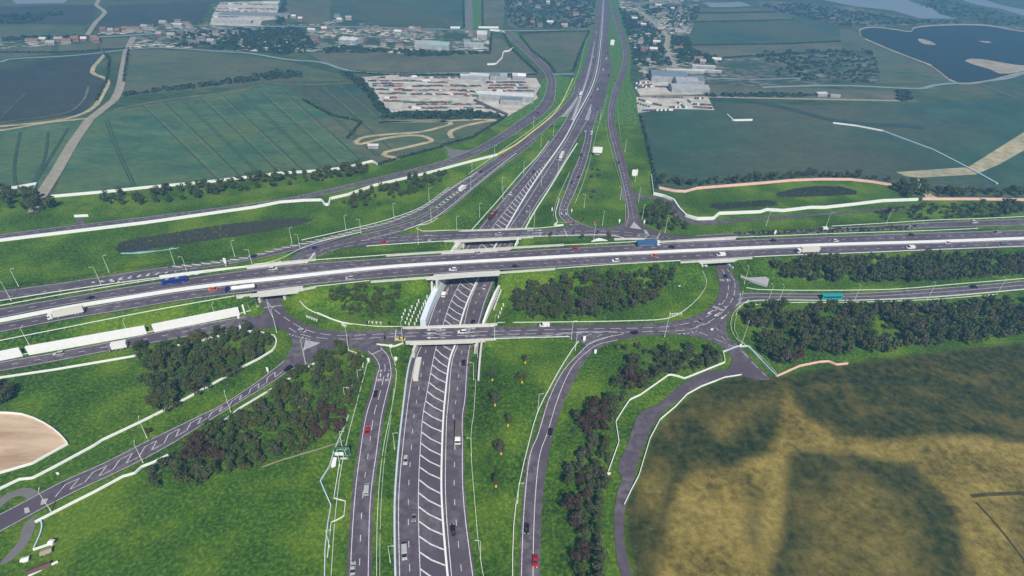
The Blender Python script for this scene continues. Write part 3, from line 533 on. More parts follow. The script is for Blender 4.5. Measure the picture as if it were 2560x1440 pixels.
deck('road_bridge', 'concrete bridge where the elevated road passes over the left side of the roundabout', [(616, 668), (760, 652.5), (757, 726), (646, 737)], ZA, 1.2,
     [[(646, 737), (700, 731.5), (757, 726)], [(616, 668.5), (760, 653)]], [[(591, 742), (650, 736), (757, 725), (790, 718.5)], [(613, 668), (690, 659.5), (789, 650.5)]],
     [([(650, 757), (705, 672)], 0, 5.6), ([(712, 750), (790, 652)], 0, 5.6)])
deck('road_bridge', 'concrete bridge where the elevated road passes over the right side of the roundabout', [(1692, 603.5), (1812, 596.5), (1838, 649.5), (1750, 654.5)], ZA, 1.2,
     [[(1750, 654.5), (1838, 649.5)], [(1692, 603.5), (1812, 596.5)]], [[(1701, 657), (1790, 651.5), (1880, 646)], [(1650, 606.5), (1740, 600.5), (1840, 594.5)]],
     [([(1752, 682), (1700, 620)], 0, 5.6), ([(1850, 672), (1816, 612)], 0, 5.6)])
deck('road_bridge', 'near roundabout bridge over the motorway with pale parapets', [(1041, 819), (1238, 812.5), (1200, 851), (1030, 856)], Z0, 1.1,
     [[(1025, 857), (1100, 855), (1185, 852)], [(1041, 818), (1238, 812)]], [[(1014, 856.5), (1100, 854.5), (1200, 851), (1240, 849)], [(1007, 821), (1100, 817.5), (1180, 814.5), (1243, 811.5)]],
     [([(1034, 894), (1050, 850)], -6, 4.6), ([(1188, 884), (1204, 846)], -6, 4.6)])
deck('road_bridge', 'far roundabout bridge over the motorway with pale parapets', [(1147, 578.5), (1283, 574.5), (1272, 596.5), (1135, 603)], Z0, .75,
     [[(1130, 603.5), (1200, 600), (1275, 597)], [(1147, 578), (1283, 574)]], [[(1110, 604.5), (1200, 599.5), (1275, 596), (1333, 594)], [(1155, 578), (1230, 576), (1333, 572.5)]],
     [([(1158, 620), (1170, 595)], -6, 4.9)])
def wall_thing(name, label, px, z, w, hh, m, cat='wall', step=None, smooth=4):
    pts = L2(px, z, smooth); hs = hh
    if hasattr(hh, '__len__'): hs = list(np.interp(np.linspace(0, 1, len(pts)), np.linspace(0, 1, len(hh)), hh))
    mb = MB(); mb.wall(pts, w, hs, -.6); return tag(mb.build(name, m), label, cat)
# pale retaining wall at the toe of the left embankment, in three lengths
for i, (a, b) in enumerate((((-70, 914), (58, 888)), ((73, 885.5), (368, 832.5)), ((386, 829.5), (600, 786)))):
    wall_thing('retaining_wall', ('short white retaining wall panel at the left picture edge', 'longest white retaining wall panel between the two green gaps', 'white retaining wall panel nearest the left roundabout bridge')[i] + ' beside the slip road', [a, ((a[0] + b[0]) / 2, (a[1] + b[1]) / 2), b], Z0, 1.0, 4.7, FWHITE)
wall_thing('retaining_wall', 'tall white wall west of the motorway between the two bridges', [(1058, 818), (1072, 780), (1088, 745), (1108, 708)], -6, 3.0, [5.2, 5.4, 5.6, 5.8], mat('blue_white_wall', (.62, .70, .76), (.70, .78, .84), scale=.5), smooth=3)
wall_thing('retaining_wall', 'low blue grey wall along the left edge of the near motorway', [(990, 1480), (987, 1330), (988, 1240), (998, 1110), (1006, 1040), (1022, 920), (1038, 868)], -6, .7, 1.3, BLUEC)
wall_thing('retaining_wall', 'white wedge shaped wall on the bank right of the motorway underpass', [(1208, 812), (1222, 780), (1238, 745), (1248, 722)], -1.5, 1.2, [1.6, 3.6, 4.4, 2.6], FWHITE, smooth=3)
wall_thing('retaining_wall', 'narrow pale wall on the grass just below the near roundabout bridge', [(1196, 950), (1200, 900), (1205, 856)], -2., .9, [1.2, 2.4, 2.8], CONC, smooth=3)
wall_thing('retaining_wall', 'pale wing wall dropping from the long bridge on its left end', [(1080, 732), (1080, 712), (1079, 698)], -1., 1.1, [1.5, 4.5, 7.2], CONC, smooth=3)
wall_thing('retaining_wall', 'pale wing wall dropping from the long bridge on its right end', [(1247, 722), (1248, 705), (1247, 688)], -1., 1.0, [.5, 4.5, 7.2], CONC, smooth=3)
wall_thing('retaining_wall', 'white sloping wall in the gap between the far bridges, left of the lanes', [(1128, 640), (1143, 622), (1160, 606)], -5., 3., [2., 3.8, 5.], CONC, smooth=3)
wall_thing('retaining_wall', 'white slab wall in the gap between the far bridges, right of the lanes', [(1287, 617), (1296, 606)], 0, .6, [1., 4.], FWHITE, smooth=3)
wall_thing('retaining_wall', 'broad white wall topping the bank beside the short merging lane', [(400, 694.5), (480, 684.5), (560, 675.5), (620, 669.5)], 5.6, .9, 1.3, FWHITE)
wall_thing('retaining_wall', 'white wing wall beside the left roundabout bridge', [(612, 783), (606, 765), (600, 752)], 1., .8, [2., 3., 1.], FWHITE, smooth=3)
wall_thing('retaining_wall', 'white fin wall under the left end of the roundabout bridge parapet', [(613, 755), (606, 744)], 2.5, .6, [1.2, 2.2], FWHITE, smooth=3)
mb = MB(); slab(mb, [(1850, 668), (1862, 668), (1895, 681), (1923, 697), (1919, 713), (1890, 704), (1852, 692)], 1.6, -.5); tag(mb.build('paved_apron', CONCG), 'plain grey concrete apron on the bank right of the roundabout bridge', 'paved apron')
mb = MB(); slab(mb, [(1752, 657), (1765, 656), (1769, 664), (1754, 669)], 3., -1.); tag(mb.build('retaining_wall', BLUEC), 'pale blue wing wall under the right roundabout bridge', 'wall')
mb = MB(); slab(mb, [(1817, 658), (1836, 655), (1834, 671)], 2., -1.); tag(mb.build('retaining_wall', BLUEC), 'dark blue triangular wall east of the road under the right bridge', 'wall')
for i, px in enumerate(([(757, 735), (770, 741), (786, 752), (776, 750), (759, 741)], [(855, 806), (865, 812), (863, 817), (853, 811)])):
    mb = MB(); slab(mb, px, .6, -.5); tag(mb.build('paved_apron', CONC), ('pale crescent paving below the left bridge parapet', 'small pale paving slab on the grass under the oval copse')[i], 'paved apron')
mb = MB(); pts = pth([(1787, 712), (1800, 685), (1808, 668)], .5)
tag(wall_thing('path', 'pale strip path on the grass left of the right roundabout bridge', [(1698, 716), (1710, 695), (1728, 662)], .3, 1.1, .2, CONC), kind='structure')
wall_thing('wall', 'white winged wall on the verge in front of the elevated road', [(1478, 609), (1497, 603), (1518, 606)], 4.6, .8, [1.6, 2.2, 1.4], FWHITE)
wall_thing('wall', 'pale low wall between the roundabout and the blue lorry', [(1535, 599), (1600, 598), (1655, 604)], 3.4, 1.6, .6, CONC)
# stepped marker piles beside the west wall
for row, (a, b, n) in enumerate((((1005, 795), (1013, 779), 3), ((1014, 809), (1030, 770), 5), ((1023, 813), (1047, 756), 7), ((1037, 813), (1068, 746), 8))):
    for i in range(n):
        t = i / (n - 1); p = G(a[0] + (b[0] - a[0]) * t, a[1] + (b[1] - a[1]) * t); mb = MB(); hh = 1.4 + .9 * (row / 3) + .4 * t
        hh *= .75; mb.box((0, 0, hh / 2 - .3), (.55, .55, hh + .6)); mb.box((0, 0, hh + .03), (.7, .7, .12)); o = mb.build('marker_pile', FWHITE); o.location = p
        tag(o, 'white pile in the %s row of piles from the left beside the tall motorway wall' % ORD[row], 'pile', 'white piles beside the motorway wall')
for i in range(12):
    a, b = ((1235, 775), (1252, 730)) if i < 8 else ((1246, 795), (1258, 765)); t = i / 7 if i < 8 else (i - 8) / 3
    p = G(a[0] + (b[0] - a[0]) * t, a[1] + (b[1] - a[1]) * t); mb = MB(); mb.box((0, 0, .6), (.5, .5, 1.8)); mb.box((0, 0, 1.53), (.7, .7, .12)); o = mb.build('marker_pile', FWHITE); o.location = p
    tag(o, 'white pile on the bank right of the white wedge wall, ' + ('inner row' if i < 8 else 'outer row'), 'pile', 'white piles right of the motorway')
# ------------------------------------------------------------------ fences
def fence(label, px, hh=2., w=.22, m=FWHITE, sm=3, cat='fence', name='fence'):
    raw = np.array([(a, b, 0) for a, b in px], float)
    q = resamp(raw if sm < 2 else cr(raw, sm), 6.); pts = [G(a, b) for a, b, _ in q]
    if np.mean([b for _, b in px]) > 620 and name == 'fence': hh *= .5; w *= .8
    mb = MB(); mb.wall(pts, w, hh, -.4); root = tag(mb.build(name, m), label, cat)
    return root
fence('long white fence on the near side of the plain local road at left', [(-90, 616), (0, 604), (361, 560), (640, 520), (700, 508), (760, 503.5), (805, 502.5), (811, 514), (823, 514), (826, 499), (870, 489), (935, 466), (1060, 437), (1178, 405.5), (1243, 389)], 1.9, .8, sm=1)
fence('yellow fence between the curving local road and the link road', [(1243, 388), (1290, 363), (1330, 332), (1380, 291), (1402, 262), (1433, 197)], 1.3, .5, YEL)
fence('white field fence behind the roadside trees at left', [(130, 494), (256, 483), (361, 472), (528, 456.5), (694, 436), (808, 429), (868, 421), (931, 405), (944, 413.5)], 2., .6, sm=1)
fence('short white fence among trees at the left edge below the green field', [(-90, 486), (0, 476), (33, 472.5), (93, 462)], 2., .6, sm=1)
fence('small blue fence return beside the lane at left', [(94, 461), (88, 474), (78, 482)], 1.8, .4, BLUEC, sm=1)
fence('broad white fence snaking past the dark service road at right', [(1633, 487), (1658, 492.5), (1683, 503), (1697, 525), (1714, 542), (1742, 550), (1783, 549), (1797, 536.5), (1900, 532.5), (1916, 527), (1957, 529.5), (2024, 521.5), (2060, 521.5), (2138, 513), (2207, 504.5), (2293, 501.5)], 2.2, 1.0, sm=1)
fence('thin pale fence at the corner of the big field right of the reddish road', [(1627, 440), (1630, 458), (1633, 486)], 1.8, .4, BLUEC, sm=1)
fence('long pink fence under the tree line at right', [(1647, 472), (1686, 480), (1714, 481), (1742, 473), (1900, 460.5), (1982, 453), (2054, 450.5), (2124, 451), (2180, 457), (2227, 465)], 2., .8, PINK, sm=1)
fence('pink fence at the right picture edge beyond the elevated road', [(2304, 500), (2440, 500), (2560, 502), (2680, 505)], 2., .8, PINK, sm=1)
fence('pale pink fence tailing off into the dark field at lower right', [(1941, 942), (1970, 929), (1999, 916), (2049, 906), (2071, 904.5), (2091, 913), (2119, 910)], 1.8, .8, PINK, sm=1)
fence('white and blue fence round the corner of the road at right', [(1806, 881), (1822, 876), (1842, 867.5), (1872, 867), (1886, 886), (1913, 914), (1940, 941)], 1.9, .6, BLUEC, sm=1)
fence('white fence wrapping the pointed copse above the service road', [(1808, 884), (1812, 907), (1760, 928), (1711, 947.5), (1689, 940.5), (1672, 938), (1644, 958), (1600, 989), (1575, 1000), (1556, 1028), (1539, 1056), (1547, 1107), (1521, 1179)], 2., .35, sm=1)
fence('white fence along the outer side of the empty service road', [(1853, 938.5), (1811, 945), (1753, 967), (1717, 987), (1689, 1017), (1650, 1050), (1625, 1097), (1597, 1190), (1577, 1228), (1561, 1262)], 1.7, .35, sm=1)
fence('white fence following the left side of the long curving slip road', [(1446, 855), (1432, 873), (1394, 934), (1372, 975), (1344, 1031), (1322, 1109), (1297, 1218), (1284, 1318), (1281, 1460)], 1.6, .3, sm=2)
fence('white fence curling round the copse between slip road and single road', [(444, 866), (556, 840), (611, 830), (653, 833), (686, 842), (692, 858), (681, 878), (611, 917), (528, 964), (417, 1024), (347, 1059), (258, 1101)], 2., .6, sm=2)
fence('white fence running from the copse down to the left edge above the single road', [(258, 1101), (236, 1115.5), (139, 1168), (83, 1197), (50, 1200), (0, 1224), (-60, 1260)], 2., .6, sm=1)
fence('white fence below the slip road ending at the left copse', [(-90, 961), (0, 946), (139, 925.5), (347, 890)], 2., .5, sm=1)
fence('white fence curving round the far side of the sandy field', [(-80, 1026), (0, 1033), (56, 1037), (111, 1059), (150, 1087), (170, 1110)], 1.8, .5, sm=2)
fence('white fence on the near side of the sandy field', [(171, 1111), (125, 1136), (83, 1160), (28, 1176), (0, 1184), (-70, 1206)], 1.9, .6, sm=1)
fence('white fence on the copse side of the single road, upper length', [(792, 906), (740, 938), (700, 962), (600, 1022), (572, 1044), (533, 1066)], 1.8, .4, sm=1)
fence('white fence on the near side of the single road, lower length', [(422, 1139), (383, 1158), (356, 1168), (339, 1184), (308, 1193), (236, 1232), (178, 1261), (89, 1307)], 1.9, .6, sm=1)
fence('curved blue fence below the leaf shaped path', [(103, 1300), (106, 1318), (98, 1345), (86, 1370)], 1.2, .5, BLUEC, sm=2)
fence('short white fence by the little brown shed at lower left', [(84, 1376), (128, 1361)], 1.6, .5, sm=1)
fence('white fence beside the lower brown shed at lower left', [(72, 1441), (146, 1405)], 1.4, .5, sm=1)
fence('pale fence zigzagging down the grass left of the left slip road', [(872, 1040), (860, 1072), (836, 1127), (825, 1166), (801, 1204), (828, 1266), (820, 1310), (813, 1375), (812, 1450)], 1.6, .4, BLUEC, sm=1)
fence('white stepped cable fence beside the guard rail at bottom left of the slip road', [(851, 1146), (835, 1246), (864, 1254), (860, 1291), (842, 1301), (828, 1306), (819, 1394)], 1., .25, sm=1)
fence('white fence at the corner of the copse left of the slip road', [(873, 878), (900, 886.5), (910, 895), (907, 920)], 1.4, .3, sm=1)
fence('white crinkled fence at the mouth of the left slip road', [(942, 862), (962, 864), (985, 867), (1000, 862), (1008, 858)], 1.4, .6, sm=1)
fence('white ring fence around the sloping grass at the left bridge', [(750, 753), (765, 770), (800, 787), (850, 806), (880, 811)], .9, .3, sm=2)
fence('white fence at the foot of the far slip road', [(1398, 500), (1389, 530), (1389, 545), (1394, 558), (1385, 564), (1394, 566), (1408, 564)], 1.2, .4, sm=1)
fence('white stub fence on the verge across the local road', [(187, 543), (222, 541)], 1.6, .7, sm=1)
fence('white angled fence lines in the far field west of the bend', [(1218, 163), (1240, 162), (1256, 146), (1258, 131), (1272, 129), (1283, 122)], 2.2, 1., sm=1)
fence('white fence along the far village road, left of the straight road', [(1126, 71), (1150, 71)], 3, 2., sm=1)
fence('white fence along the far village road, right of the straight road', [(1196, 70.5), (1246, 71)], 3, 2., sm=1)
fence('curved white fence on the near side of the far village road', [(1225, 77.5), (1250, 79), (1260, 84)], 3, 2., sm=1)
fence('white tapering fence in the big field at right', [(2082, 309), (2140, 316), (2207, 329)], 1.6, .8, sm=1)
fence('pale blue fence cutting diagonally across the big field at right', [(2207, 329), (2330, 375), (2440, 432), (2492, 461)], 1.2, 1.4, BLUEC, sm=1)
fence('small white corner fence in the big field right of the motorway', [(1817, 289), (1832, 303), (1880, 302)], 2., .9, sm=1)
fence('dark hedge like fence beside the lorry yard', [(1186, 253), (1225, 272), (1268, 290)], 2.5, 3., mat('dark_screen', (.10, .10, .10)), sm=1)
# ------------------------------------------------------------------ guard rails
POSTME = None
def rail(label, px, z=None, gap=7.2, sm=3, w=.16):
    global POSTME
    raw = np.array([(a, b, 0) for a, b in px], float); q = cr(raw, sm); s = []
    for a, b, _ in q: s.append(P(a, b, z(b) if callable(z) else z) if z is not None else G(a, b))
    pts = resamp(s, 6.); mb = MB(); mb.wall([(x, y, zz + .42) for x, y, zz in pts], w, .42, 0); root = emp('guard_rail', tuple(pts[0])); tag(root, label, 'guard rail')
    root.location = (0, 0, 0); b = mb.build('rail_beam', RAIL, root)
    if POSTME is None:
        m = MB(); m.box((0, 0, .35), (.16, .16, 1.0)); m.box((0, .1, .62), (.2, .2, .3)); o = m.build('rail_post', RAIL); POSTME = o.data; bpy.data.objects.remove(o)
    pp = resamp(s, gap)[:98]
    for x, y, zz in pp:
        o = bpy.data.objects.new('rail_post', POSTME); C.objects.link(o); o.parent = root; o.location = (x, y, zz)
rail('guard rail on the far verge of the elevated road, left of the left bridge', [(-60, 776), (0, 766.5), (144, 740), (320, 711), (406, 698), (594, 672.5)], 6.4)
rail('guard rail below the merging link road at the left edge', [(-60, 763), (0, 754), (144, 731), (320, 706), (420, 693)], 5.6)
rail('guard rail on the far verge of the elevated road between the two left bridges', [(789, 651.5), (900, 644), (966, 639)], 6.4)
rail('guard rail on the far verge of the elevated road behind the blue lorry', [(1409, 614.5), (1500, 610.5), (1592, 606), (1650, 603)], 6.4)
rail('guard rail on the far verge of the elevated road at right, above the shrubs', [(1841, 595), (1948, 591), (2100, 585), (2280, 579.5), (2443, 573)], 6.4)
rail('guard rail along the far side of the right hand climbing slip road', [(2079, 567), (2203, 560), (2329, 552), (2450, 548), (2560, 543), (2680, 538)], ZI([540, 567], [6., 2.6]))
rail('guard rail on the near verge of the elevated road at the left edge', [(-60, 868), (0, 854), (172, 820), (306, 793), (450, 766), (586, 742)], 5.9)
rail('guard rail on the near verge of the elevated road above the oval copse', [(790, 718), (860, 710.5), (923, 703.5)], 6.3)
rail('guard rail on the near verge of the elevated road above the big copse', [(1392, 673), (1500, 665), (1600, 659), (1700, 653.5)], 6.3)
rail('guard rail on the near verge of the elevated road at right, above the tree belt', [(1885, 644), (1990, 639), (2100, 635.5), (2330, 626), (2560, 617), (2680, 612)], 6.3)
rail('guard rail on the far side of the teal bus slip road', [(1865, 721), (1880, 724), (1899, 726), (2221, 725.5), (2400, 711), (2513, 702), (2680, 687)])
rail('guard rail on the near side of the teal bus slip road', [(1848, 771), (1856, 762), (1866, 757), (1896, 752.5), (2110, 753), (2316, 746), (2560, 725), (2680, 713)])
rail('thin cable rail in the grass below the teal bus slip road', [(1870, 765), (1950, 759), (2135, 757.5), (2320, 751), (2490, 738)], gap=16, w=.08)
rail('guard rail sweeping round the grass island inside the near roundabout at right', [(1244, 808.5), (1400, 807), (1589, 803.5), (1672, 783.5 + 14), (1710, 776 + 2), (1742, 750), (1765, 716), (1765, 699), (1756, 681)])
rail('guard rail on the near kerb of the near roundabout right of the bridge', [(1236, 849), (1330, 846), (1424, 843.5)], Z0)
rail('guard rail around the grass island inside the near roundabout at left', [(794, 783), (850, 806), (919, 816), (960, 818.5), (1008, 818)])
rail('guard rail with white caps between slip road and pale retaining wall', [(-60, 909), (0, 898), (150, 872.5), (306, 845), (450, 817), (583, 790), (625, 779), (647, 766)], gap=5.4)
rail('guard rail curving down the outer edge of the near roundabout at right', [(1872, 752), (1848, 768), (1830, 790), (1826, 818), (1836, 845), (1868, 868), (1900, 892), (1940, 935)])
rail('second guard rail outside the near roundabout at right', [(1840, 795), (1834, 820), (1846, 848), (1872, 872), (1904, 900)], gap=9, w=.1)
rail('guard rail along the left verge of the left slip road', [(919, 909), (899, 985), (869, 1100), (850, 1196), (838, 1300), (828, 1450)])
rail('guard rail on the right verge of the left slip road', [(974, 869), (976, 882), (990, 917), (990, 958), (978, 1030), (961, 1110), (950, 1196), (943, 1318), (942, 1460)])
rail('second thinner guard rail on the right verge of the left slip road', [(985, 975), (978, 1045), (964, 1130), (957, 1200), (951, 1320), (950, 1460)], w=.1)
rail('guard rail along the right verge of the near motorway', [(1192, 908), (1188, 978), (1184, 1040), (1178, 1080), (1178, 1140), (1188, 1270), (1200, 1395), (1214, 1470)], gap=9)
rail('guard rail on the far edge of the ticked link road, left part', [(755, 602), (900, 569), (972, 550), (1056, 518), (1122, 470)])
rail('guard rail on the far edge of the ticked link road, right part', [(1172, 436), (1225, 399), (1280, 360), (1337, 319), (1390, 273), (1421, 236), (1446, 180), (1463, 110), (1475, 72)])
rail('guard rail between the link road and the upper roundabout', [(636, 662.5), (683, 656), (755, 622), (800, 606), (850, 594), (903, 582)], ZI([580, 622, 662], [.1, .4, 5.]))
rail('guard rail on the near kerb of the upper roundabout left of its bridge', [(917, 617), (1010, 610.5), (1111, 604.5)])
rail('looped guard rail on the grass in front of the upper roundabout bridge', [(1155, 577), (1100, 578), (1060, 580), (1042, 574), (1044, 566), (1072, 561), (1094, 547)])
rail('guard rail under the near edge of the slip branch', [(1011, 577), (1078, 551), (1128, 516), (1178, 474), (1267, 402), (1290, 385)])
rail('guard rail on the left verge of the far motorway above the bridge', [(1180, 576), (1248, 499), (1303, 434), (1340, 397), (1372, 355)], w=.5)
rail('thick white guard rail on the right verge of the far motorway above the bridge', [(1313, 573), (1338, 528), (1356, 500), (1384, 456), (1414, 405), (1443, 360)], w=.9)
rail('guard rail left of the far slip road', [(1383, 540), (1389, 510), (1402, 480), (1424, 432)], gap=8)
rail('guard rail right of the far slip road', [(1437, 510), (1450, 480), (1470, 420), (1482, 370), (1492, 330), (1504, 290), (1518, 240)], gap=8)
rail('guard rail on the far kerb of the upper roundabout right of its bridge', [(1333, 573), (1370, 570), (1398, 567)], gap=6)
rail('guard rail along the verge in front of the upper roundabout', [(1335, 593), (1440, 590), (1530, 590), (1560, 597)], gap=6)
rail('guard rail on the left side of the reddish road', [(1563, 552), (1563, 512)], gap=6)
rail('pale green rail left of the reddish road', [(1553, 462), (1535, 402), (1519, 345), (1512, 300)], gap=10, w=.1)
rail('wire fence rail on the right side of the reddish road', [(1552, 350), (1546, 300), (1543, 250)], gap=10, w=.1)
# ------------------------------------------------------------------ street lamps, signs, sheds
LME = {}
def lamp_mesh(hh, kind):
    k = (hh, kind)
    if k in LME: return LME[k]
    mb = MB(); mb.tube((0, 0, -.3), (0, 0, hh * .5), .15, .11); mb.tube((0, 0, hh * .5), (0, 0, hh), .11, .07); mb.box((0, 0, .6), (.3, .3, 1.2)); pole = mb.build('pole', RAIL)
    arm = MB(); n = 1 if kind == 1 else 2
    for s in ([1] if kind == 1 else [1, -1]): arm.tube((0, 0, hh - .1), (s * 1.3, 0, hh + .25), .06, .05)
    a = arm.build('arm', RAIL); hd = MB()
    hd.box((0, 0, 0), (.9, .35, .16), taper=.25); hdo = hd.build('lamp_head', METAL)
    LME[k] = (pole.data, a.data, hdo.data)
    for o in (pole, a, hdo): bpy.data.objects.remove(o)
    return LME[k]
def lamp(px, py, label, hh=12, kind=1, rz=0., z=None):
    p = P(px, py, z) if z is not None else G(px, py); root = emp('street_lamp', p, rz); tag(root, label, 'street lamp', 'street lamps around the junction')
    d = lamp_mesh(hh, kind)
    for nm, m in (('pole', d[0]), ('arm', d[1])):
        o = bpy.data.objects.new(nm, m); C.objects.link(o); o.parent = root
    for s in ([1] if kind == 1 else [1, -1]):
        o = bpy.data.objects.new('lamp_head', d[2]); C.objects.link(o); o.parent = root; o.location = (s * 1.6, 0, hh + .25)
rows = [
 ('along the grass above the merging link road at left', [(47, 716), (273, 681), (437, 662), (587, 641.5), (730, 608), (865, 575)], 11, .4),
 ('between the merging lanes and the elevated road at left', [(28.6, 752), (253, 713)], 12, -2.6),
 ('on the verge between link and elevated roads', [(468, 682), (631, 664), (751, 624), (903, 585)], 11, -2.6),
 ('on the verges of the slanted link road', [(985, 544), (1073, 504), (1180, 431), (1078, 553), (1177, 474), (1046, 611), (1236, 393)], 11, 0.),
 ('on the grass left of the far motorway', [(1142, 576), (1199, 543), (1255, 475), (1257, 498), (1309, 434), (1352, 366), (1383, 340), (1333, 321)], 11, 0.),
 ('on the right verge of the far motorway', [(1353, 464), (1395, 430), (1323.5, 550), (1335, 568), (1460, 520), (1550, 500)], 11, math.pi),
 ('on the pale retaining wall at left', [(75, 865), (323, 841), (541, 799)], 10, math.pi / 2),
 ('beside the single road at lower left', [(358, 1157), (128, 1278), (577, 1030), (368, 1095)], 11, 2.),
 ('beside the left slip road', [(898, 965), (850, 1165), (856, 1120), (824, 1367), (976, 1406), (987, 1123), (865, 1010)], 10, 0.),
 ('on the right verge of the near motorway', [(1194, 905), (1178, 1140), (1201, 1397), (1184, 950)], 11, math.pi),
 ('beside the long curving slip road at right', [(1344, 1033), (1428, 848), (1438, 876), (1294, 1258)], 12, 0.),
 ('beyond the upper roundabout', [(1506, 564), (1484, 602), (1605, 548), (1596, 505), (1662, 582), (1587, 455), (1500, 300), (1562, 380)], 12, -1.6),
 ('on the verge of the climbing slip road at right', [(1915, 565), (2065, 566), (2215, 559)], 11, 0.),
 ('along the teal bus slip road', [(1860, 710), (1946, 758), (2134, 756), (2318, 750), (2491, 737), (1919, 757)], 12, 1.9),
 ('around the near roundabout', [(692, 832), (872, 877), (764, 909), (1007, 862), (1236, 850), (1661, 843), (1853, 864), (1840, 788)], 15, 1.2),
]
for desc, pts, hh, rz in rows:
    pts = sorted(pts)
    for i, (x, y) in enumerate(pts): lamp(x, y, '%s street lamp from the left %s' % (ORD[i], desc.replace('between the merging lanes and the elevated road at left', 'between merging lanes and elevated road')), hh, 1, rz)
def sign(px, py, label, w, hh, zb, rz=0., face=None, posts=2, txt=None):
    p = G(px, py); root = emp('road_sign', p, rz); tag(root, label, 'road sign'); mb = MB()
    for k in range(posts):
        x = 0 if posts == 1 else (-w * .3 + w * .6 * k / (posts - 1)); mb = MB(); mb.tube((x, .08, -.3), (x, .08, zb + hh * .9), .09); mb.build('post', METAL, root)
    mb = MB(); mb.box((0, 0, zb + hh / 2), (w, .06, hh)); b = mb.build('panel', face or FWHITE, root)
    m2 = MB(); m2.box((0, -.06, .25), (w * .5, .6, .5)); m2.build('footing', CONC, root)
    return root, b
GREEN = mat('green_sign', (.01, .09, .035), (.012, .10, .04)); SIGNR = mat('red_sign', (.55, .03, .03))
r, b = sign(858, 1147, 'large green direction sign with roundabout symbol beside the left slip road', 6.4, 5., 2., .1, GREEN, 2)
mb = MB(); n = 28; cx, cz = 1.15, 5.9
for i in range(n):
    a0, a1 = 2 * math.pi * i / n, 2 * math.pi * (i + 1) / n
    if .1 < i / n < .2: continue
    mb.strip([], 1) ; v = [(cx + r_ * math.cos(a), -.05, cz + r_ * .8 * math.sin(a)) for r_, a in ((.62, a0), (.85, a0), (.85, a1), (.62, a1))]; mb.add(v, [(0, 1, 2, 3)])
def bar2(x0, z0, x1, z1, w):
    dx, dz = x1 - x0, z1 - z0; l = math.hypot(dx, dz); nx_, nz_ = -dz / l * w / 2, dx / l * w / 2
    mb.add([(x0 - nx_, -.055, z0 - nz_), (x1 - nx_, -.055, z1 - nz_), (x1 + nx_, -.055, z1 + nz_), (x0 + nx_, -.055, z0 + nz_)], [(0, 1, 2, 3)])
bar2(cx, 5.2, cx + .3, 2.1, .2); bar2(cx - .8, 5.9, cx - 1.5, 5.8, .18); bar2(cx + .8, 5.9, cx + 1.6, 6.0, .18); bar2(-3.1, 6.9, 3.1, 6.9, .07); bar2(-3.1, 2.1, 3.1, 2.1, .07); bar2(-3.15, 2.1, -3.15, 6.9, .07); bar2(3.15, 2.1, 3.15, 6.9, .07)
mb.build('sign_symbol', WHITE, b)
mb = MB(); mb.add([(-2.9, -.06, 2.2), (.5, -.06, 2.2), (.5, -.06, 4.2), (-2.9, -.06, 4.2)], [(0, 1, 2, 3)]); mb.build('sign_patch', FWHITE, b)
mb = MB(); slab(mb, [(827, 1165), (833, 1143), (842, 1143), (839, 1162), (830, 1167)], .5, -.3); mb.v = [(x, y, z) for x, y, z in mb.v]; tag(mb.build('sign_base_slab', FWHITE), 'white angled slab at the foot of the big green sign', 'concrete slab')
for (x, y, w, hh, zb, lab, np_) in ((1493, 386, 8.4, 5.6, 1.5, 'biggest blank white sign panel on the grass right of the far slip road', 2), (1586, 440, 4.8, 5.2, .5, 'white panel sign on the grass right of the reddish road', 2), (1530, 115, 6., 8., 1.5, 'white panel sign high up the verge of the distant motorway', 2), (565, 664, 1.6, 3.8, 1.5, 'narrow white sign on a post between link road and left bridge', 1), (1936, 588, 1.3, 3., 1., 'white signpost on the verge above the black car at right', 1), (1548, 558, 1.1, 2.4, .8, 'small white sign left of the coloured road junction', 1), (1610, 560, 1.1, 2.4, .8, 'small white sign right of the coloured road junction', 1), (1380, 528, .8, 2.6, .4, 'slim white sign left of the far slip road mouth', 1), (1429, 531, .8, 2.2, .6, 'slim white sign right of the far slip road mouth', 1), (922, 906, 1.3, 2., .8, 'small white sign left of the slip road bend', 1), (990, 902, 1.5, 2., .6, 'small white sign right of the slip road bend', 1), (670, 930, 1., 2.4, .6, 'small white sign below the pointed left copse', 1), (146, 1186, 1.2, 1., .2, 'tiny white marker on grass between two white fences', 1), (1460, 854, 1.4, 3., .8, 'white sign on the nose of the long curving slip road', 1), (1779, 826, 1.4, 1.2, .2, 'white bollard sign on the near roundabout', 1), (1488, 884, 1.3, 2.2, .5, 'white sign at the right kerb of the curving slip road', 1), (978, 869, 1.6, 1.6, .5, 'white sign on the verge where the left slip road meets the roundabout', 1), (1522, 1186, 1.4, 1., .2, 'white box sign at the end of the copse fence', 1), (602, 824, 1., 2.4, .4, 'white signpost on the kerb below the left slip road', 1), (597, 797, 1.2, 2., .4, 'white signpost at the right end of the retaining wall', 1), (686, 666, 1.2, 2.6, .6, 'white signpost just behind the left bridge', 1), (1850, 868, 1., 1.8, .4, 'white sign at the fence corner of the right hand exit', 1)):
    sign(x, y, lab, w, hh, zb, 0., FWHITE, np_)
for i, (x, y) in enumerate(((1426, 562), (1486, 561))):
    sign(x, y, ('red and white round sign beside the far slip road mouth', 'red sign cluster on the verge left of the leaning lamp')[i], 1.3, 1.3, 1.3, 0, SIGNR, 1)
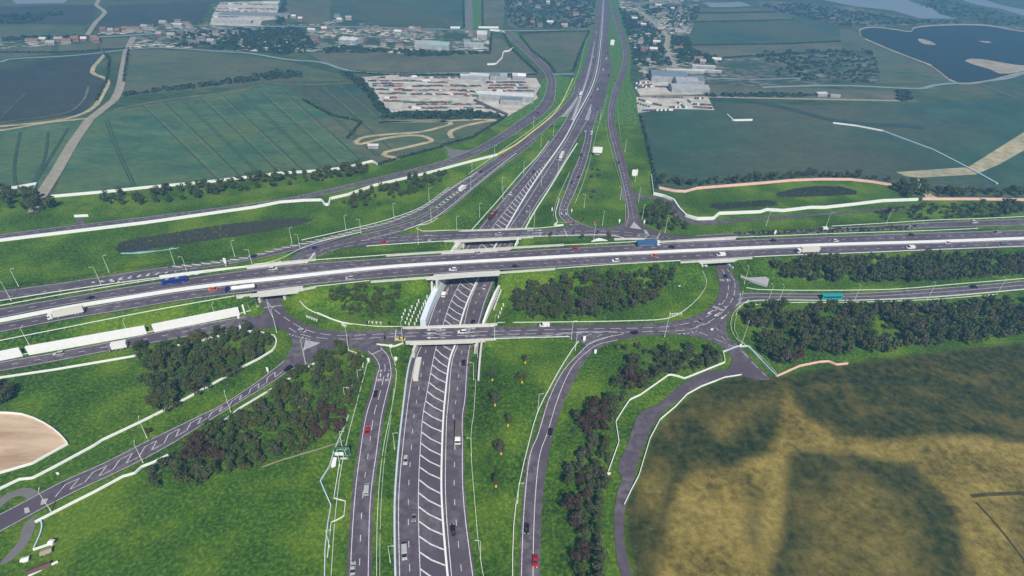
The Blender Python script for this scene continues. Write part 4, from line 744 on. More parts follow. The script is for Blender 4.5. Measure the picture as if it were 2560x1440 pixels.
# chevron boards on the roundabout islands
for nm, a, b, n, lab in (('chevron_board', (768, 794), (792, 803), 5, 'row of small white chevron boards on the grass left of the oval copse'), ('chevron_board', (1675, 789), (1702, 787), 6, 'row of small white chevron boards on the grass right of the big copse'), ('chevron_board', (921, 808), (952, 810), 4, 'row of small white chevron boards below the oval copse')):
    for i in range(n):
        t = i / (n - 1); r, b2 = sign(a[0] + (b[0] - a[0]) * t, a[1] + (b[1] - a[1]) * t, lab.replace('row of small white chevron boards', '%s small white chevron board from the left' % ORD[i]), 1., .8, .7, .2, FWHITE, 1); r.name = nm; r['category'] = 'chevron board'; r['group'] = lab
        mb = MB(); mb.add([(-.3, -.05, .8), (0, -.05, .8), (.25, -.05, 1.1), (0, -.05, 1.4), (-.3, -.05, 1.4), (-.05, -.05, 1.1)], [(0, 1, 2, 5), (5, 2, 3, 4)]); mb.build('chevron', BLACK, b2)
# black traffic signals
SIGP = [(919, 817), (974, 818), (963, 856), (1434, 564), (1434, 590), (1494, 589), (1456, 556)]
for i, (x, y) in enumerate(SIGP):
    p = G(x, y); r = emp('traffic_light', p); tag(r, 'black traffic signal, %s from the left along the roundabout kerbs' % ORD[sorted(SIGP).index((x, y))], 'traffic light', 'traffic signals at the roundabout'); mb = MB(); mb.tube((0, 0, -.2), (0, 0, 3.), .09); mb.build('pole', BLACK, r)
    mb = MB(); mb.box((0, 0, 3.2), (.8, .4, 1.6)); mb.build('signal_head', BLACK, r)
def shed(px, py, L, W, H, rz, label, wallm, roofm, name='shed', cat='shed', gable=.22, group=None, doors=True):
    p = G(px, py); r = emp(name, p, rz); tag(r, label, cat, group)
    mb = MB(); mb.box((0, 0, H / 2), (L, W, H)); g = W * gable; mb.build('wall', wallm, r)
    m2 = MB(); e = .4; m2.add([(-L / 2 - e, -W / 2 - e, H - .05), (L / 2 + e, -W / 2 - e, H - .05), (L / 2 + e, 0, H + g), (-L / 2 - e, 0, H + g), (-L / 2 - e, W / 2 + e, H - .05), (L / 2 + e, W / 2 + e, H - .05)], [(0, 1, 2, 3), (3, 2, 5, 4), (0, 3, 4), (1, 5, 2), (0, 4, 5, 1)]); m2.build('roof', roofm, r)
    if doors:
        m3 = MB(); m3.box((-L * .2, -W / 2 - .03, H * .35), (min(3, L * .2), .08, H * .7)); m3.box((L * .2, -W / 2 - .03, H * .5), (min(2.5, L * .18), .08, H * .3)); m3.build('door', GREY, r)
    return r
BRN = mat('brown_board', (.10, .06, .045), (.15, .09, .07)); WOOD = mat('weathered_timber', (.30, .26, .18)); LGREY = mat('light_grey_sheet', (.26, .27, .28), (.36, .37, .38), scale=.3)
WHR = mat('white_roof_sheet', (.44, .45, .44), (.58, .59, .57), scale=.2); TEALR = mat('pale_teal_roof', (.22, .36, .33), (.28, .42, .38), scale=.2); BLUR = mat('slate_blue_roof', (.12, .16, .20), (.16, .20, .24), scale=.2); RBRICK = mat('brick', (.26, .13, .09), (.34, .18, .12), scale=1); TILE = mat('clay_tile', (.17, .10, .075), (.24, .15, .11), scale=.8)
shed(118, 1382, 2.6, 1.8, 1.1, .5, 'small brown shed at lower left between two white fences', BRN, WOOD)
shed(98, 1424, 6, 1.6, .9, .55, 'long low brown shed at the bottom left edge', BRN, BRN)
shed(132, 1361, 1., 1., 1.6, 0, 'tiny white kiosk above the brown shed at lower left', FWHITE, FWHITE, name='kiosk', cat='kiosk', doors=False)
shed(65, 1402, 1.6, 1., 1.1, .4, 'small pale cabinet beside the leaf shaped path', FWHITE, FWHITE, name='cabinet', cat='cabinet', doors=False)
shed(876, 975, 2.4, 1.5, 1.6, .6, 'white equipment cabinet at the copse edge left of the slip road', FWHITE, FWHITE, name='cabinet', cat='cabinet', doors=False)
shed(934, 370, 9, 5, 3, .1, 'white trailer shed on the dirt track circuit', LGREY, WHR)
# abstract dark frame sculpture near the left bridge: a braced equipment gantry
p = G(632, 766); r = emp('equipment_gantry', p, .5); tag(r, 'dark slatted equipment frame on legs beside the left bridge', 'gantry')
mb = MB()
for i in range(5): mb.box((-1.8 + i * .9, 0, 3. + .25 * i), (.35, 2.6, .12))
mb.build('slats', mat('dark_green_steel', (.03, .06, .05)), r)
for x in (-2, 2):
    for y in (-1.1, 1.1): mb = MB(); mb.tube((x, y, -.3), (x, y, 3.2 + (x > 0) * .8), .1); mb.build('leg', METAL, r)
for i, (x, y) in enumerate(((1231, 951), (1305, 957), (1237.5, 1014), (1270, 1065), (1253, 1135), (1240, 1217), (1313, 908))):
    p = G(x, y); mb = MB(); mb.tube((0, 0, 0), (0, 0, .9), .5, .35, 8); mb.tube((0, 0, .9), (0, 0, 1.), .36, .2, 8); o = mb.build('tree_guard', mat('orange_guard', (.75, .33, .02), (.8, .38, .04))); o.location = (p[0], p[1], p[2])
    order = sorted([951, 957, 1014, 1065, 1135, 1217, 908]).index(y)
    tag(o, 'orange guard around the base of a lone young tree, %s from the far end' % ORD[order], 'tree guard', 'orange tree guards right of the motorway')
# ------------------------------------------------------------------ vegetation
def leafmat(name, a, b, a2):
    m = mat(name, a, b, scale=3.5, detail=3, lo=.32, hi=.68); nt = m.node_tree; bs = nt.nodes['Principled BSDF']; l = bs.inputs['Base Color'].links[0].from_socket
    g = nt.nodes.new('ShaderNodeNewGeometry'); n = nt.nodes.new('ShaderNodeTexNoise'); n.inputs['Scale'].default_value = .16; n.inputs['Detail'].default_value = 2; nt.links.new(g.outputs['Position'], n.inputs['Vector'])
    r = nt.nodes.new('ShaderNodeValToRGB'); r.color_ramp.elements[0].position = .44; r.color_ramp.elements[1].position = .60; nt.links.new(n.outputs['Fac'], r.inputs[0])
    x = nt.nodes.new('ShaderNodeMix'); x.data_type = 'RGBA'; x.blend_type = 'MULTIPLY'; x.inputs[7].default_value = (*a2, 1); nt.links.new(r.outputs[0], x.inputs[0]); nt.links.new(l, x.inputs[6]); nt.links.new(x.outputs[2], bs.inputs['Base Color']); return m
LEAF = {'green': leafmat('leaf_green', (.008, .020, .005), (.085, .130, .026), (1.5, .95, .8)), 'dull': leafmat('leaf_dull', (.012, .020, .008), (.115, .122, .050), (.75, .9, .7)),
        'red': leafmat('leaf_red', (.014, .010, .006), (.115, .068, .036), (.8, .7, .7)), 'grey': leafmat('leaf_grey', (.016, .018, .012), (.140, .125, .080), (.8, .9, .8))}
BARK = mat('bark', (.09, .07, .05), (.14, .11, .08))
def crown_mesh(seed, r=2.6, hgt=4.2, n=430, leaf=.42, base=1.2):
    rs = np.random.RandomState(seed); mb = MB(); cl = []
    for _ in range(9):
        a = rs.uniform(0, 6.28); q = rs.uniform(.1, .72) * r; z = base + hgt * rs.uniform(.18, .85); q *= 1.15 - abs((z - base) / hgt - .4)
        cl.append((q * math.cos(a), q * math.sin(a), z, rs.uniform(.3, .52) * r))
    cl.append((0, 0, base + hgt * .55, r * .6))
    for i in range(n):
        x, y, z, k = cl[rs.randint(len(cl))]; d = rs.normal(size=3); d /= np.linalg.norm(d); k2 = k * rs.uniform(.55, 1.08) ** .6
        c = np.array([x, y, z]) + d * k2 * np.array([1, 1, .8]); nrm = d + rs.normal(size=3) * .55; nrm[2] += .35; nrm /= np.linalg.norm(nrm)
        u = np.cross(nrm, rs.normal(size=3)); u /= np.linalg.norm(u); w = np.cross(nrm, u); s = leaf * rs.uniform(.6, 1.35)
        mb.add([c - u * s - w * s * .6, c + u * s - w * s * .4, c + u * s * .7 + w * s * .7, c - u * s * .8 + w * s * .5], [(0, 1, 2, 3)])
    return mb
def trunk_mesh(seed, hgt=3.6, r=.16):
    rs = np.random.RandomState(seed); mb = MB(); mb.tube((0, 0, -.4), (0, 0, hgt * .6), r, r * .7); mb.tube((0, 0, hgt * .6), (.1, .05, hgt), r * .7, r * .3)
    for i in range(4):
        a = rs.uniform(0, 6.28); z = hgt * rs.uniform(.4, .75); mb.tube((0, 0, z), (math.cos(a) * 1.1, math.sin(a) * 1.1, z + 1.1), r * .4, r * .12, 4)
    return mb
PROTO = {}
for kd, spec in {'tree': dict(r=2.5, hgt=4.6, n=620, leaf=.26, base=1.3), 'bush': dict(r=1.7, hgt=2.3, n=360, leaf=.20, base=.1), 'big': dict(r=4.2, hgt=7.2, n=800, leaf=.40, base=2.2)}.items():
    PROTO[kd] = []
    for s in range(5):
        mb = crown_mesh(s * 13 + len(kd), **spec); o = mb.build('crown', LEAF['green']); t = trunk_mesh(s, spec['base'] + spec['hgt'] * .6, {'tree': .15, 'bush': .06, 'big': .24}[kd]).build('trunk', BARK)
        PROTO[kd].append((o.data, t.data)); bpy.data.objects.remove(o); bpy.data.objects.remove(t)
CMESH = {}
QUEUE = []
def plant(kind, leaf, x, y, z, sc, label, group, cat='tree'):
    QUEUE.append((kind, leaf, x, y, z, sc, label, group, cat, random.randrange(5), random.uniform(0, 6.28), random.uniform(.85, 1.15)))
def plant_one(kind, leaf, x, y, z, sc, label, group, cat, i, rot, zs):
    key = (kind, leaf, i)
    if key not in CMESH:
        m = PROTO[kind][i][0].copy(); m.materials.clear(); m.materials.append(LEAF[leaf]); CMESH[key] = m
    r = emp('shrub' if kind == 'bush' else 'tree', (x, y, z), rot); r.scale = (sc, sc, sc * zs); tag(r, label, cat, group)
    o = bpy.data.objects.new('crown', CMESH[key]); C.objects.link(o); o.parent = r
    o = bpy.data.objects.new('trunk', PROTO[kind][i][1]); C.objects.link(o); o.parent = r
def scatter(poly, n, label, group, mix=(('tree', 'green', 5), ('tree', 'dull', 3), ('bush', 'dull', 2)), sc=(.6, 1.35), mind=2.8, holes=(), reds=()):
    w = [G(a, b)[:2] for a, b in poly]; xs = [q[0] for q in w]; ys = [q[1] for q in w]; got = []; tries = 0
    kinds = [(a, b) for a, b, k in mix for _ in range(k)]
    n = int(n * .86)
    while len(got) < n and tries < n * 60:
        tries += 1; x, y = random.uniform(min(xs), max(xs)), random.uniform(min(ys), max(ys))
        if not pip(w, np.array([x]), np.array([y]))[0]: continue
        if any((x - a) ** 2 + (y - b) ** 2 < mind ** 2 for a, b in got): continue
        pz = proj((x, y, h(x, y)))
        if any(math.hypot((pz[0] - a), (pz[1] - b) * 1.6) < r for a, b, r in holes): continue
        got.append((x, y)); k, lf = random.choice(kinds)
        for a, b, r in reds:
            if math.hypot(pz[0] - a, (pz[1] - b) * 1.3) < r and random.random() < .8: lf = 'red'; k = 'tree'
        lb = label
        if lf == 'red': lb = 'reddish brown ' + label.split(' ', 2)[2]
        plant(k, lf, x, y, h(x, y) - .1, random.uniform(*sc), lb, group if lf != 'red' else 'reddish ' + group, 'tree' if k != 'bush' else 'shrub')
    return got
scatter([(338, 898), (350, 870), (440, 866), (560, 832), (640, 828), (682, 850), (672, 886), (600, 935), (500, 985), (440, 1030), (392, 1035), (365, 975)], 150, 'dark green tree packed in the pointed copse between the slip road and single road', 'pointed left copse', holes=((560, 880, 14), (600, 905, 12), (480, 900, 10)), mind=2.3)
scatter([(392, 1222), (372, 1190), (430, 1140), (540, 1075), (640, 1010), (760, 930), (830, 885), (895, 895), (905, 935), (885, 1010), (860, 1080), (840, 1110), (760, 1130), (640, 1165), (560, 1200), (470, 1222)], 215, 'dark green tree in the long copse below the single road', 'long lower left copse', holes=((720, 960, 20), (790, 990, 22), (640, 1080, 16), (690, 1040, 16), (560, 1130, 16), (740, 1085, 14), (600, 1150, 12)), reds=((490, 1130, 42), (530, 1150, 30), (830, 1055, 40), (800, 1080, 26)), mind=2.3)
scatter([(805, 735), (860, 720), (930, 722), (1000, 722), (1004, 752), (980, 785), (930, 795), (880, 790), (850, 765)], 62, 'dark green bush in the oval copse inside the roundabout left of the motorway', 'oval copse left of motorway', mix=(('tree', 'green', 4), ('bush', 'green', 3), ('bush', 'dull', 3)), holes=((870, 765, 9), (960, 775, 9), (900, 785, 8)), mind=2.4, sc=(.7, 1.05))
scatter([(1330, 712), (1380, 700), (1480, 692), (1560, 692), (1625, 682), (1685, 682), (1678, 712), (1640, 750), (1600, 768), (1520, 790), (1420, 800), (1330, 798), (1285, 790), (1280, 752), (1300, 735)], 260, 'dark green tree in the big copse inside the roundabout right of the motorway', 'big copse right of motorway', mix=(('tree', 'green', 6), ('tree', 'dull', 3), ('bush', 'dull', 2), ('tree', 'grey', 1)), holes=((1430, 745, 14), (1380, 770, 14), (1560, 740, 12), (1500, 772, 14), (1440, 780, 10), (1620, 738, 12)), mind=1.8)
scatter([(1915, 668), (2000, 660), (2130, 655), (2300, 648), (2560, 640), (2660, 640), (2660, 680), (2560, 688), (2400, 700), (2280, 706), (2150, 706), (2040, 708), (1970, 700)], 230, 'dark green tree in the tree belt between the elevated road and the teal bus', 'tree belt above the bus road', mix=(('tree', 'green', 5), ('tree', 'dull', 4), ('tree', 'grey', 1)), holes=((2230, 675, 12), (2380, 682, 16), (2060, 690, 14), (2480, 670, 14)), mind=2.3, sc=(.9, 1.4))
scatter([(1862, 790), (1880, 770), (1990, 772), (2200, 775), (2400, 765), (2560, 755), (2680, 750), (2680, 840), (2560, 838), (2400, 862), (2300, 868), (2150, 890), (2060, 890), (1960, 918), (1900, 878)], 330, 'dark green tree in the wood below the teal bus road', 'wood below the bus road', mix=(('tree', 'green', 5), ('tree', 'dull', 3), ('tree', 'grey', 2)), holes=((2060, 800, 26), (2130, 830, 20), (2230, 850, 26), (1990, 830, 16), (2300, 800, 20), (2440, 810, 24), (2040, 860, 18)), mind=2.2, sc=(.9, 1.5), reds=((1990, 905, 20),))
scatter([(1560, 915), (1640, 885), (1700, 872), (1780, 872), (1800, 895), (1775, 918), (1700, 932), (1660, 940), (1600, 975), (1560, 1000), (1535, 1030), (1535, 1075), (1500, 1110), (1470, 1110), (1430, 1090), (1440, 1050), (1490, 1010), (1540, 960)], 120, 'dark green bush in the teardrop copse above the service road', 'teardrop copse right', mix=(('tree', 'dull', 3), ('bush', 'grey', 3), ('bush', 'dull', 3), ('tree', 'green', 2)), reds=((1480, 1080, 44), (1580, 950, 24), (1500, 1030, 30)), mind=2.1, sc=(.8, 1.2))
scatter([(1470, 1110), (1520, 1110), (1518, 1190), (1508, 1260), (1512, 1360), (1510, 1450), (1450, 1470), (1425, 1400), (1425, 1300), (1405, 1210), (1440, 1150)], 58, 'dull green bush in the straggling belt between the curving slip and service roads', 'straggling belt right', mix=(('tree', 'dull', 3), ('tree', 'grey', 2), ('tree', 'green', 2)), reds=((1430, 1200, 30), (1440, 1260, 36), (1430, 1330, 30), (1450, 1390, 30)), mind=2.2, sc=(.7, 1.1), holes=((1475, 1160, 12), (1480, 1240, 12), (1450, 1290, 8), (1490, 1320, 14), (1470, 1400, 14)))
scatter([(1600, 545), (1640, 505), (1672, 520), (1690, 548), (1720, 568), (1705, 582), (1650, 575), (1612, 565)], 55, 'dark green tree in the clump beside the dark service road', 'clump by the service road', mind=2.6, sc=(.7, 1.1))
scatter([(-20, 480), (20, 485), (60, 482), (110, 505), (138, 520), (90, 535), (40, 530), (-20, 545)], 26, 'large dark tree at the foot of the farm lane at left', 'trees at the farm lane', mix=(('big', 'green', 3), ('tree', 'dull', 2)), mind=5, sc=(.7, 1.1))
scatter([(260, 490), (360, 488), (450, 472), (560, 462), (700, 440), (800, 432), (920, 420), (920, 438), (800, 455), (640, 475), (470, 500), (360, 515), (265, 515)], 95, 'dark green tree in the roadside row along the field fence at left', 'roadside row along the field', mix=(('big', 'green', 3), ('tree', 'dull', 4), ('big', 'dull', 1)), mind=3.5, sc=(.6, 1.0))
scatter([(850, 510), (900, 490), (990, 462), (1060, 440), (1115, 428), (1112, 448), (1060, 475), (990, 500), (920, 520), (870, 525)], 90, 'dark green shrub in the plantation between fence and link road', 'plantation below the local road', mix=(('tree', 'green', 4), ('bush', 'green', 4), ('bush', 'dull', 2)), mind=2.8, sc=(.8, 1.2), holes=((960, 498, 16), (930, 508, 10)))
scatter([(1640, 462), (1760, 465), (1900, 455), (2000, 448), (2130, 446), (2230, 458), (2225, 450), (2120, 440), (1990, 440), (1850, 448), (1720, 456), (1640, 450)], 60, 'dark green tree in the row above the long pink fence', 'row above the pink fence', mix=(('big', 'green', 3), ('big', 'dull', 2), ('tree', 'dull', 3)), mind=4, sc=(.6, 1.0))
scatter([(2232, 468), (2280, 462), (2310, 470), (2310, 492), (2260, 495)], 14, 'tall dark tree at the end of the pink fence beside the dirt track', 'trees at the dirt track', mix=(('big', 'green', 1),), mind=5, sc=(.8, 1.1))
scatter([(2330, 478), (2420, 475), (2560, 478), (2660, 480), (2660, 494), (2560, 496), (2420, 494), (2340, 492)], 40, 'dark green tree in the hedge line at the right edge behind the pink fence', 'hedge line at right edge', mix=(('big', 'green', 2), ('tree', 'dull', 3)), mind=4, sc=(.6, 1.0))
scatter([(2180, 530), (2290, 515), (2420, 512), (2560, 512), (2660, 512), (2660, 538), (2560, 538), (2420, 545), (2300, 549), (2200, 552)], 130, 'dark grey green shrub in the thicket right of the service road', 'thicket right of the service road', mix=(('bush', 'dull', 4), ('tree', 'dull', 2), ('bush', 'grey', 3)), mind=3., sc=(.9, 1.3), holes=((2260, 538, 20), (2340, 542, 12)))
scatter([(1815, 586), (1900, 580), (2060, 574), (2200, 570), (2290, 566), (2290, 573), (2200, 577), (2060, 583), (1900, 590)], 75, 'low dark shrub in the strip between the climbing slip and elevated road', 'strip beside the elevated road', mix=(('bush', 'dull', 3), ('bush', 'grey', 2)), mind=2.4, sc=(.6, .9))
scatter([(-10, 962), (25, 965), (35, 985), (12, 1020), (-20, 1010)], 14, 'dark green tree clipped by the left edge above the sandy field', 'trees at the left edge', mind=2.5)
scatter([(1480, 400), (1500, 420), (1500, 480), (1475, 520), (1470, 470)], 7, 'small dark sapling on the grass between the far slip and reddish road', 'saplings on the far verge', mix=(('bush', 'grey', 1),), mind=4, sc=(.9, 1.4))
for i, (x, y, s, k) in enumerate(((1231, 945, .75, 'bush'), (1303, 950, 1., 'tree'), (1237, 1008, 1.05, 'tree'), (1272, 1058, .95, 'tree'), (1250, 1128, 1.1, 'tree'), (1240, 1212, .8, 'tree'), (1312, 902, .7, 'tree'))):
    p = G(x, y); plant(k if k == 'tree' else 'tree', 'green' if i % 2 else 'dull', p[0], p[1], p[2], s, 'lone young tree right of the motorway, standing %s counting away from the camera' % ORD[sorted([945, 950, 1008, 1058, 1128, 1212, 902], reverse=True).index(y)], 'lone young trees right of the motorway')
for x, y, s, lf, lb in ((372, 1085, .6, 'green', 'lone dark shrub between the white fence and single road'), (844, 866, .8, 'green', 'lone dark tree on the kerb below the left roundabout arm'), (1376, 592, .7, 'green', 'dark tree before the upper roundabout, left one'), (1455, 598, .7, 'dull', 'brownish sapling before the upper roundabout, middle one'), (1519, 602, 1., 'green', 'tallest tree before the upper roundabout, right one'), (1562, 876, .7, 'green', 'pair of small bushes on grass beside the curving slip, left'), (1595, 872, .7, 'grey', 'pair of small bushes on grass beside the curving slip, right'), (1612, 884, .6, 'grey', 'small grey bush left of the teardrop copse'), (1540, 870, .5, 'green', 'tiny bush nearest the kerb of the curving slip')):
    p = G(x, y); plant('tree', lf, p[0], p[1], p[2], s, lb, None)
def flush_plants():
    def size(q): return q[5] * {'bush': 1.7, 'tree': 2.5, 'big': 4.2}[q[0]] / math.dist((q[2], q[3], q[4]), (0, 0, CH))
    rest = []
    for cats, lim in ((('tree', 'big'), 298), (('bush',), 296)):
        qs = [q for q in QUEUE if q[0] in cats]; qs.sort(key=lambda q: -size(q) * (100 if q[7] is None or q[7].startswith('lone') else 1))
        for q in qs[:lim]: plant_one(*q[:8], 'shrub' if q[0] == 'bush' else 'tree', *q[9:])
        rest += qs[lim:]
    low = {}; V = []; Fc = []; MI = []; n = 0; lf = list(LEAF)
    for kd, spec in {'tree': dict(r=2.5, hgt=4.6, n=190, leaf=.46, base=1.3), 'bush': dict(r=1.7, hgt=2.3, n=110, leaf=.38, base=.1), 'big': dict(r=4.2, hgt=7.2, n=300, leaf=.62, base=2.2)}.items():
        for s in range(5):
            mb = crown_mesh(s * 13 + len(kd), **spec); k = len(mb.f); mb.tube((0, 0, -.4), (0, 0, spec['base'] + 1.5), .16, n=4); low[kd, s] = (np.array(mb.v), mb.f, k)
    for kind, leaf, x, y, z, sc, _, _, _, i, rot, zs in rest:
        v, f, k = low[kind, i]; c, s = math.cos(rot), math.sin(rot); w = v * [sc, sc, sc * zs]
        V.append(np.stack([w[:, 0] * c - w[:, 1] * s + x, w[:, 0] * s + w[:, 1] * c + y, w[:, 2] + z], 1)); Fc += [tuple(a + n for a in q) for q in f]; MI += [lf.index(leaf)] * k + [4] * (len(f) - k); n += len(v)
    me = bpy.data.meshes.new('woodland'); me.from_pydata(np.vstack(V).tolist(), [], Fc); me.update()
    for l in lf: me.materials.append(LEAF[l])
    me.materials.append(BARK); me.polygons.foreach_set('material_index', MI)
    o = bpy.data.objects.new('woodland', me); C.objects.link(o); tag(o, 'remaining smaller looking trees and shrubs of all the copses', 'woodland', kind='stuff')
flush_plants()
for px, w, lb in (([(862, 1100), (845, 1108), (800, 1122), (760, 1134), (700, 1152), (655, 1168)], .7, 'thin worn path along the lower edge of the long copse'),):
    pts = [G(a, b) for a, b in resamp(np.array(px, float), 10)]; mb = MB(); mb.strip(pts, w, .12); tag(mb.build('path', mat('worn_path', (.22, .19, .13), (.32, .28, .20), scale=.3)), lb, 'path', kind='structure')
# reed beds: too many stems to count
REED = mat('reed', (.030, .034, .030), (.080, .086, .074), scale=2, lo=.3, hi=.7)
def reeds(poly, label, dens=1.1, hh=1.1, m=REED):
    dens *= 2.
    w = [G(a, b)[:2] for a, b in poly]; xs = [q[0] for q in w]; ys = [q[1] for q in w]; mb = MB(); n = int((max(xs) - min(xs)) * (max(ys) - min(ys)) * dens)
    X = RS.uniform(min(xs), max(xs), n); Y = RS.uniform(min(ys), max(ys), n); ok = pip(w, X, Y)
    for x, y in zip(X[ok], Y[ok]):
        z = h(x, y); a = random.uniform(0, 3.14); r = random.uniform(.35, .7); t = hh * random.uniform(.6, 1.2); lx, ly = random.uniform(-.3, .3), random.uniform(-.3, .3)
        for k in (a, a + 1.5): mb.add([(x - r * math.cos(k), y - r * math.sin(k), z - .1), (x + r * math.cos(k), y + r * math.sin(k), z - .1), (x + lx, y + ly, z + t)], [(0, 1, 2)])
    tag(mb.build('reed_bed', m), label, 'reeds', kind='stuff')
reeds([(290, 622), (300, 607), (340, 598), (450, 580), (560, 563), (680, 550), (750, 546), (785, 549), (750, 562), (640, 585), (500, 605), (400, 620), (330, 632), (295, 632)], 'long dark reed bed on the grass below the local road', 1.3)
reeds([(1938, 488), (1950, 480), (1990, 472), (2040, 466), (2100, 467), (2142, 478), (2140, 486), (2080, 490), (2000, 493), (1950, 493)], 'spindle shaped dark reed bed inside the pink fence', 1.)
reeds([(1772, 520), (1775, 510), (1850, 506), (1915, 501), (1944, 505), (1944, 514), (1880, 517), (1800, 525)], 'small dark reed bed above the broad white fence', 1.)
WATER = mat('water', (.03, .06, .075), rough=.15)
sheet('water', 'thin sliver of blue water at the foot of the long reed bed', [(300, 632), (400, 626), (450, 618), (440, 622), (350, 634), (305, 635)], .08, mat('pale_water', (.25, .42, .48)), 'water')
# ------------------------------------------------------------------ farmland
def fld(name, c, c2, fine=.11, amt=.34, **k):
    if name in MT: return MT[name]
    m = mat(name, c, c2, **k); nt = m.node_tree; bs = nt.nodes['Principled BSDF']; l = bs.inputs['Base Color'].links[0].from_socket
    tc = nt.nodes.new('ShaderNodeTexCoord'); prev = l
    for sc_, st, a_, tint in ((fine, (1, 2.2, 1), amt, (.45, .55, .5)), (.028, (1, 1.6, 1), amt * .9, (1.45, 1.25, 1.1)), (.009, (1, 1, 1), amt, (.62, .75, .8))):
        mp = nt.nodes.new('ShaderNodeMapping'); mp.inputs['Scale'].default_value = st; nt.links.new(tc.outputs['Object'], mp.inputs[0]); n = nt.nodes.new('ShaderNodeTexNoise'); n.inputs['Scale'].default_value = sc_; n.inputs['Detail'].default_value = 5; n.inputs['Roughness'].default_value = .65; nt.links.new(mp.outputs[0], n.inputs['Vector'])
        mr = nt.nodes.new('ShaderNodeMapRange'); mr.inputs[1].default_value = .42; mr.inputs[2].default_value = .66; mr.inputs[4].default_value = min(1, a_ * 2); nt.links.new(n.outputs['Fac'], mr.inputs[0])
        x = nt.nodes.new('ShaderNodeMix'); x.data_type = 'RGBA'; x.blend_type = 'MULTIPLY'; x.inputs[7].default_value = (*tint, 1); nt.links.new(mr.outputs[0], x.inputs[0]); nt.links.new(prev, x.inputs[6]); prev = x.outputs[2]
    nt.links.new(prev, bs.inputs['Base Color']); return m
F_DARK = fld('field_dark', (.030, .040, .038), (.058, .066, .056), scale=.02, c3=(.040, .055, .048), scale3=.006)
F_GREEN = fld('field_green', (.028, .090, .052), (.085, .165, .085), scale=.012, detail=7, c3=(.085, .140, .060), scale3=.016, stretch=(.5, 1, 3))
F_MID = fld('field_mid', (.055, .098, .052), (.105, .135, .075), scale=.015, detail=7, c3=(.115, .115, .078), scale3=.006, stretch=(.3, 1, 3))
F_BROWN = fld('field_brown', (.080, .095, .062), (.155, .145, .10), scale=.015, detail=7, c3=(.10, .12, .075), scale3=.008)
F_TEAL = fld('field_teal', (.018, .066, .045), (.050, .110, .065), scale=.012, detail=8, c3=(.085, .095, .060), scale3=.0045)
F_TRACK = fld('field_track', (.10, .115, .07), (.17, .17, .11), scale=.1); F_SAND = fld('sandy_track', (.34, .29, .17), (.50, .44, .29), scale=.1); F_PALE = fld('pale_yard', (.36, .33, .28), (.60, .57, .51), scale=.08, detail=8, amt=.2)
F_BEACH = fld('sandy_shore', (.32, .26, .19), (.46, .39, .30), scale=.05)
fz = [.04]
def field(px, m, label, smooth=0, name='field', cat='field'):
    fz[0] += .006; return sheet(name, label, px, fz[0], m, cat, smooth=smooth)
def track(px, w, m, label, name='track', sm=3, dz=0):
    fz[0] += .004; pts = L2(px, fz[0] + dz, sm, smooth=sm > 1); mb = MB(); mb.strip(resamp(pts, 6), w); return tag(mb.build(name, m), label, name, kind='structure')
field([(-300, 175), (0, 166), (110, 150), (235, 134), (258, 134), (228, 181), (267, 198), (248, 242), (200, 285), (100, 300), (0, 309), (-300, 330)], F_DARK, 'dark ploughed field at the left edge')
field([(-300, 345), (0, 328), (214, 297), (100, 480), (0, 478), (-300, 520)], F_GREEN, 'green tramlined field left of the farm lane')
field([(322, 126), (400, 124), (560, 134), (620, 138), (720, 154), (860, 188), (900, 200), (700, 205), (610, 212), (300, 243)], F_MID, 'pale olive field north of the tramlined field')
field([(288, 275), (520, 236), (640, 214), (905, 207), (968, 288), (905, 302), (870, 345), (915, 385), (860, 416), (694, 433), (520, 455), (361, 469), (132, 491), (205, 300)], F_GREEN, 'large tramlined green field left of centre')
field([(0, 18), (0, -10), (240, -10), (235, 15)], F_MID, 'far olive field at the top left')
field([(0, 60), (215, 60), (240, 30), (243, 12), (0, 16)], F_DARK, 'dark grey field strip at the far left')
field([(0, 66), (205, 66), (215, 80), (205, 90), (0, 96)], F_MID, 'narrow green field above the village road at far left')
field([(258, 20), (285, 14), (530, 4), (505, 54), (240, 74)], F_DARK, 'dark field between the lane and the far depot')
field([(290, 6), (260, -12), (560, -12), (560, 0), (530, 2)], F_TEAL, 'thin teal field on the far top edge')
field([(712, -10), (825, -10), (825, 64), (700, 50)], F_MID, 'olive field right of the far depot')
field([(838, -10), (1158, -10), (1157, 70), (1000, 66), (835, 52)], F_TEAL, 'broad teal field left of the straight far road')
field([(1208, -10), (1264, -10), (1258, 70), (1206, 70)], F_BROWN, 'brownish field right of the straight far road')
field([(256, 96), (322, 93), (316, 121), (250, 128)], F_MID, 'small green paddock left of the lane below the village road')
field([(0, 112), (60, 108), (130, 106), (128, 135), (0, 148)], F_MID, 'patchy paddock below the village road at far left')
field([(145, 110), (250, 100), (240, 126), (150, 132)], F_BROWN, 'brown garden plot below the village road')
field([(560, 95), (605, 92), (600, 118), (545, 120)], F_BROWN, 'tiny brown paddock among gardens')
field([(770, 132), (900, 128), (1060, 138), (1220, 130), (1225, 88), (1258, 100), (1290, 140), (1320, 165), (1342, 180), (960, 180), (860, 172), (800, 152)], F_BROWN, 'long brownish field above the lorry yard')
field([(1302, 92), (1350, 86), (1472, 80), (1455, 120), (1430, 176), (1395, 180), (1380, 160), (1330, 130)], F_MID, 'olive field between the bend and the motorway')
field([(770, 295), (870, 298), (1180, 296), (1260, 296), (1180, 350), (1105, 366), (945, 405), (890, 380), (860, 350)], F_MID, 'rough field with the dirt track circuit')
field([(700, 212), (900, 208), (960, 280), (830, 290), (760, 250)], F_TEAL, 'darker corner of the tramlined field beside the lorry yard')
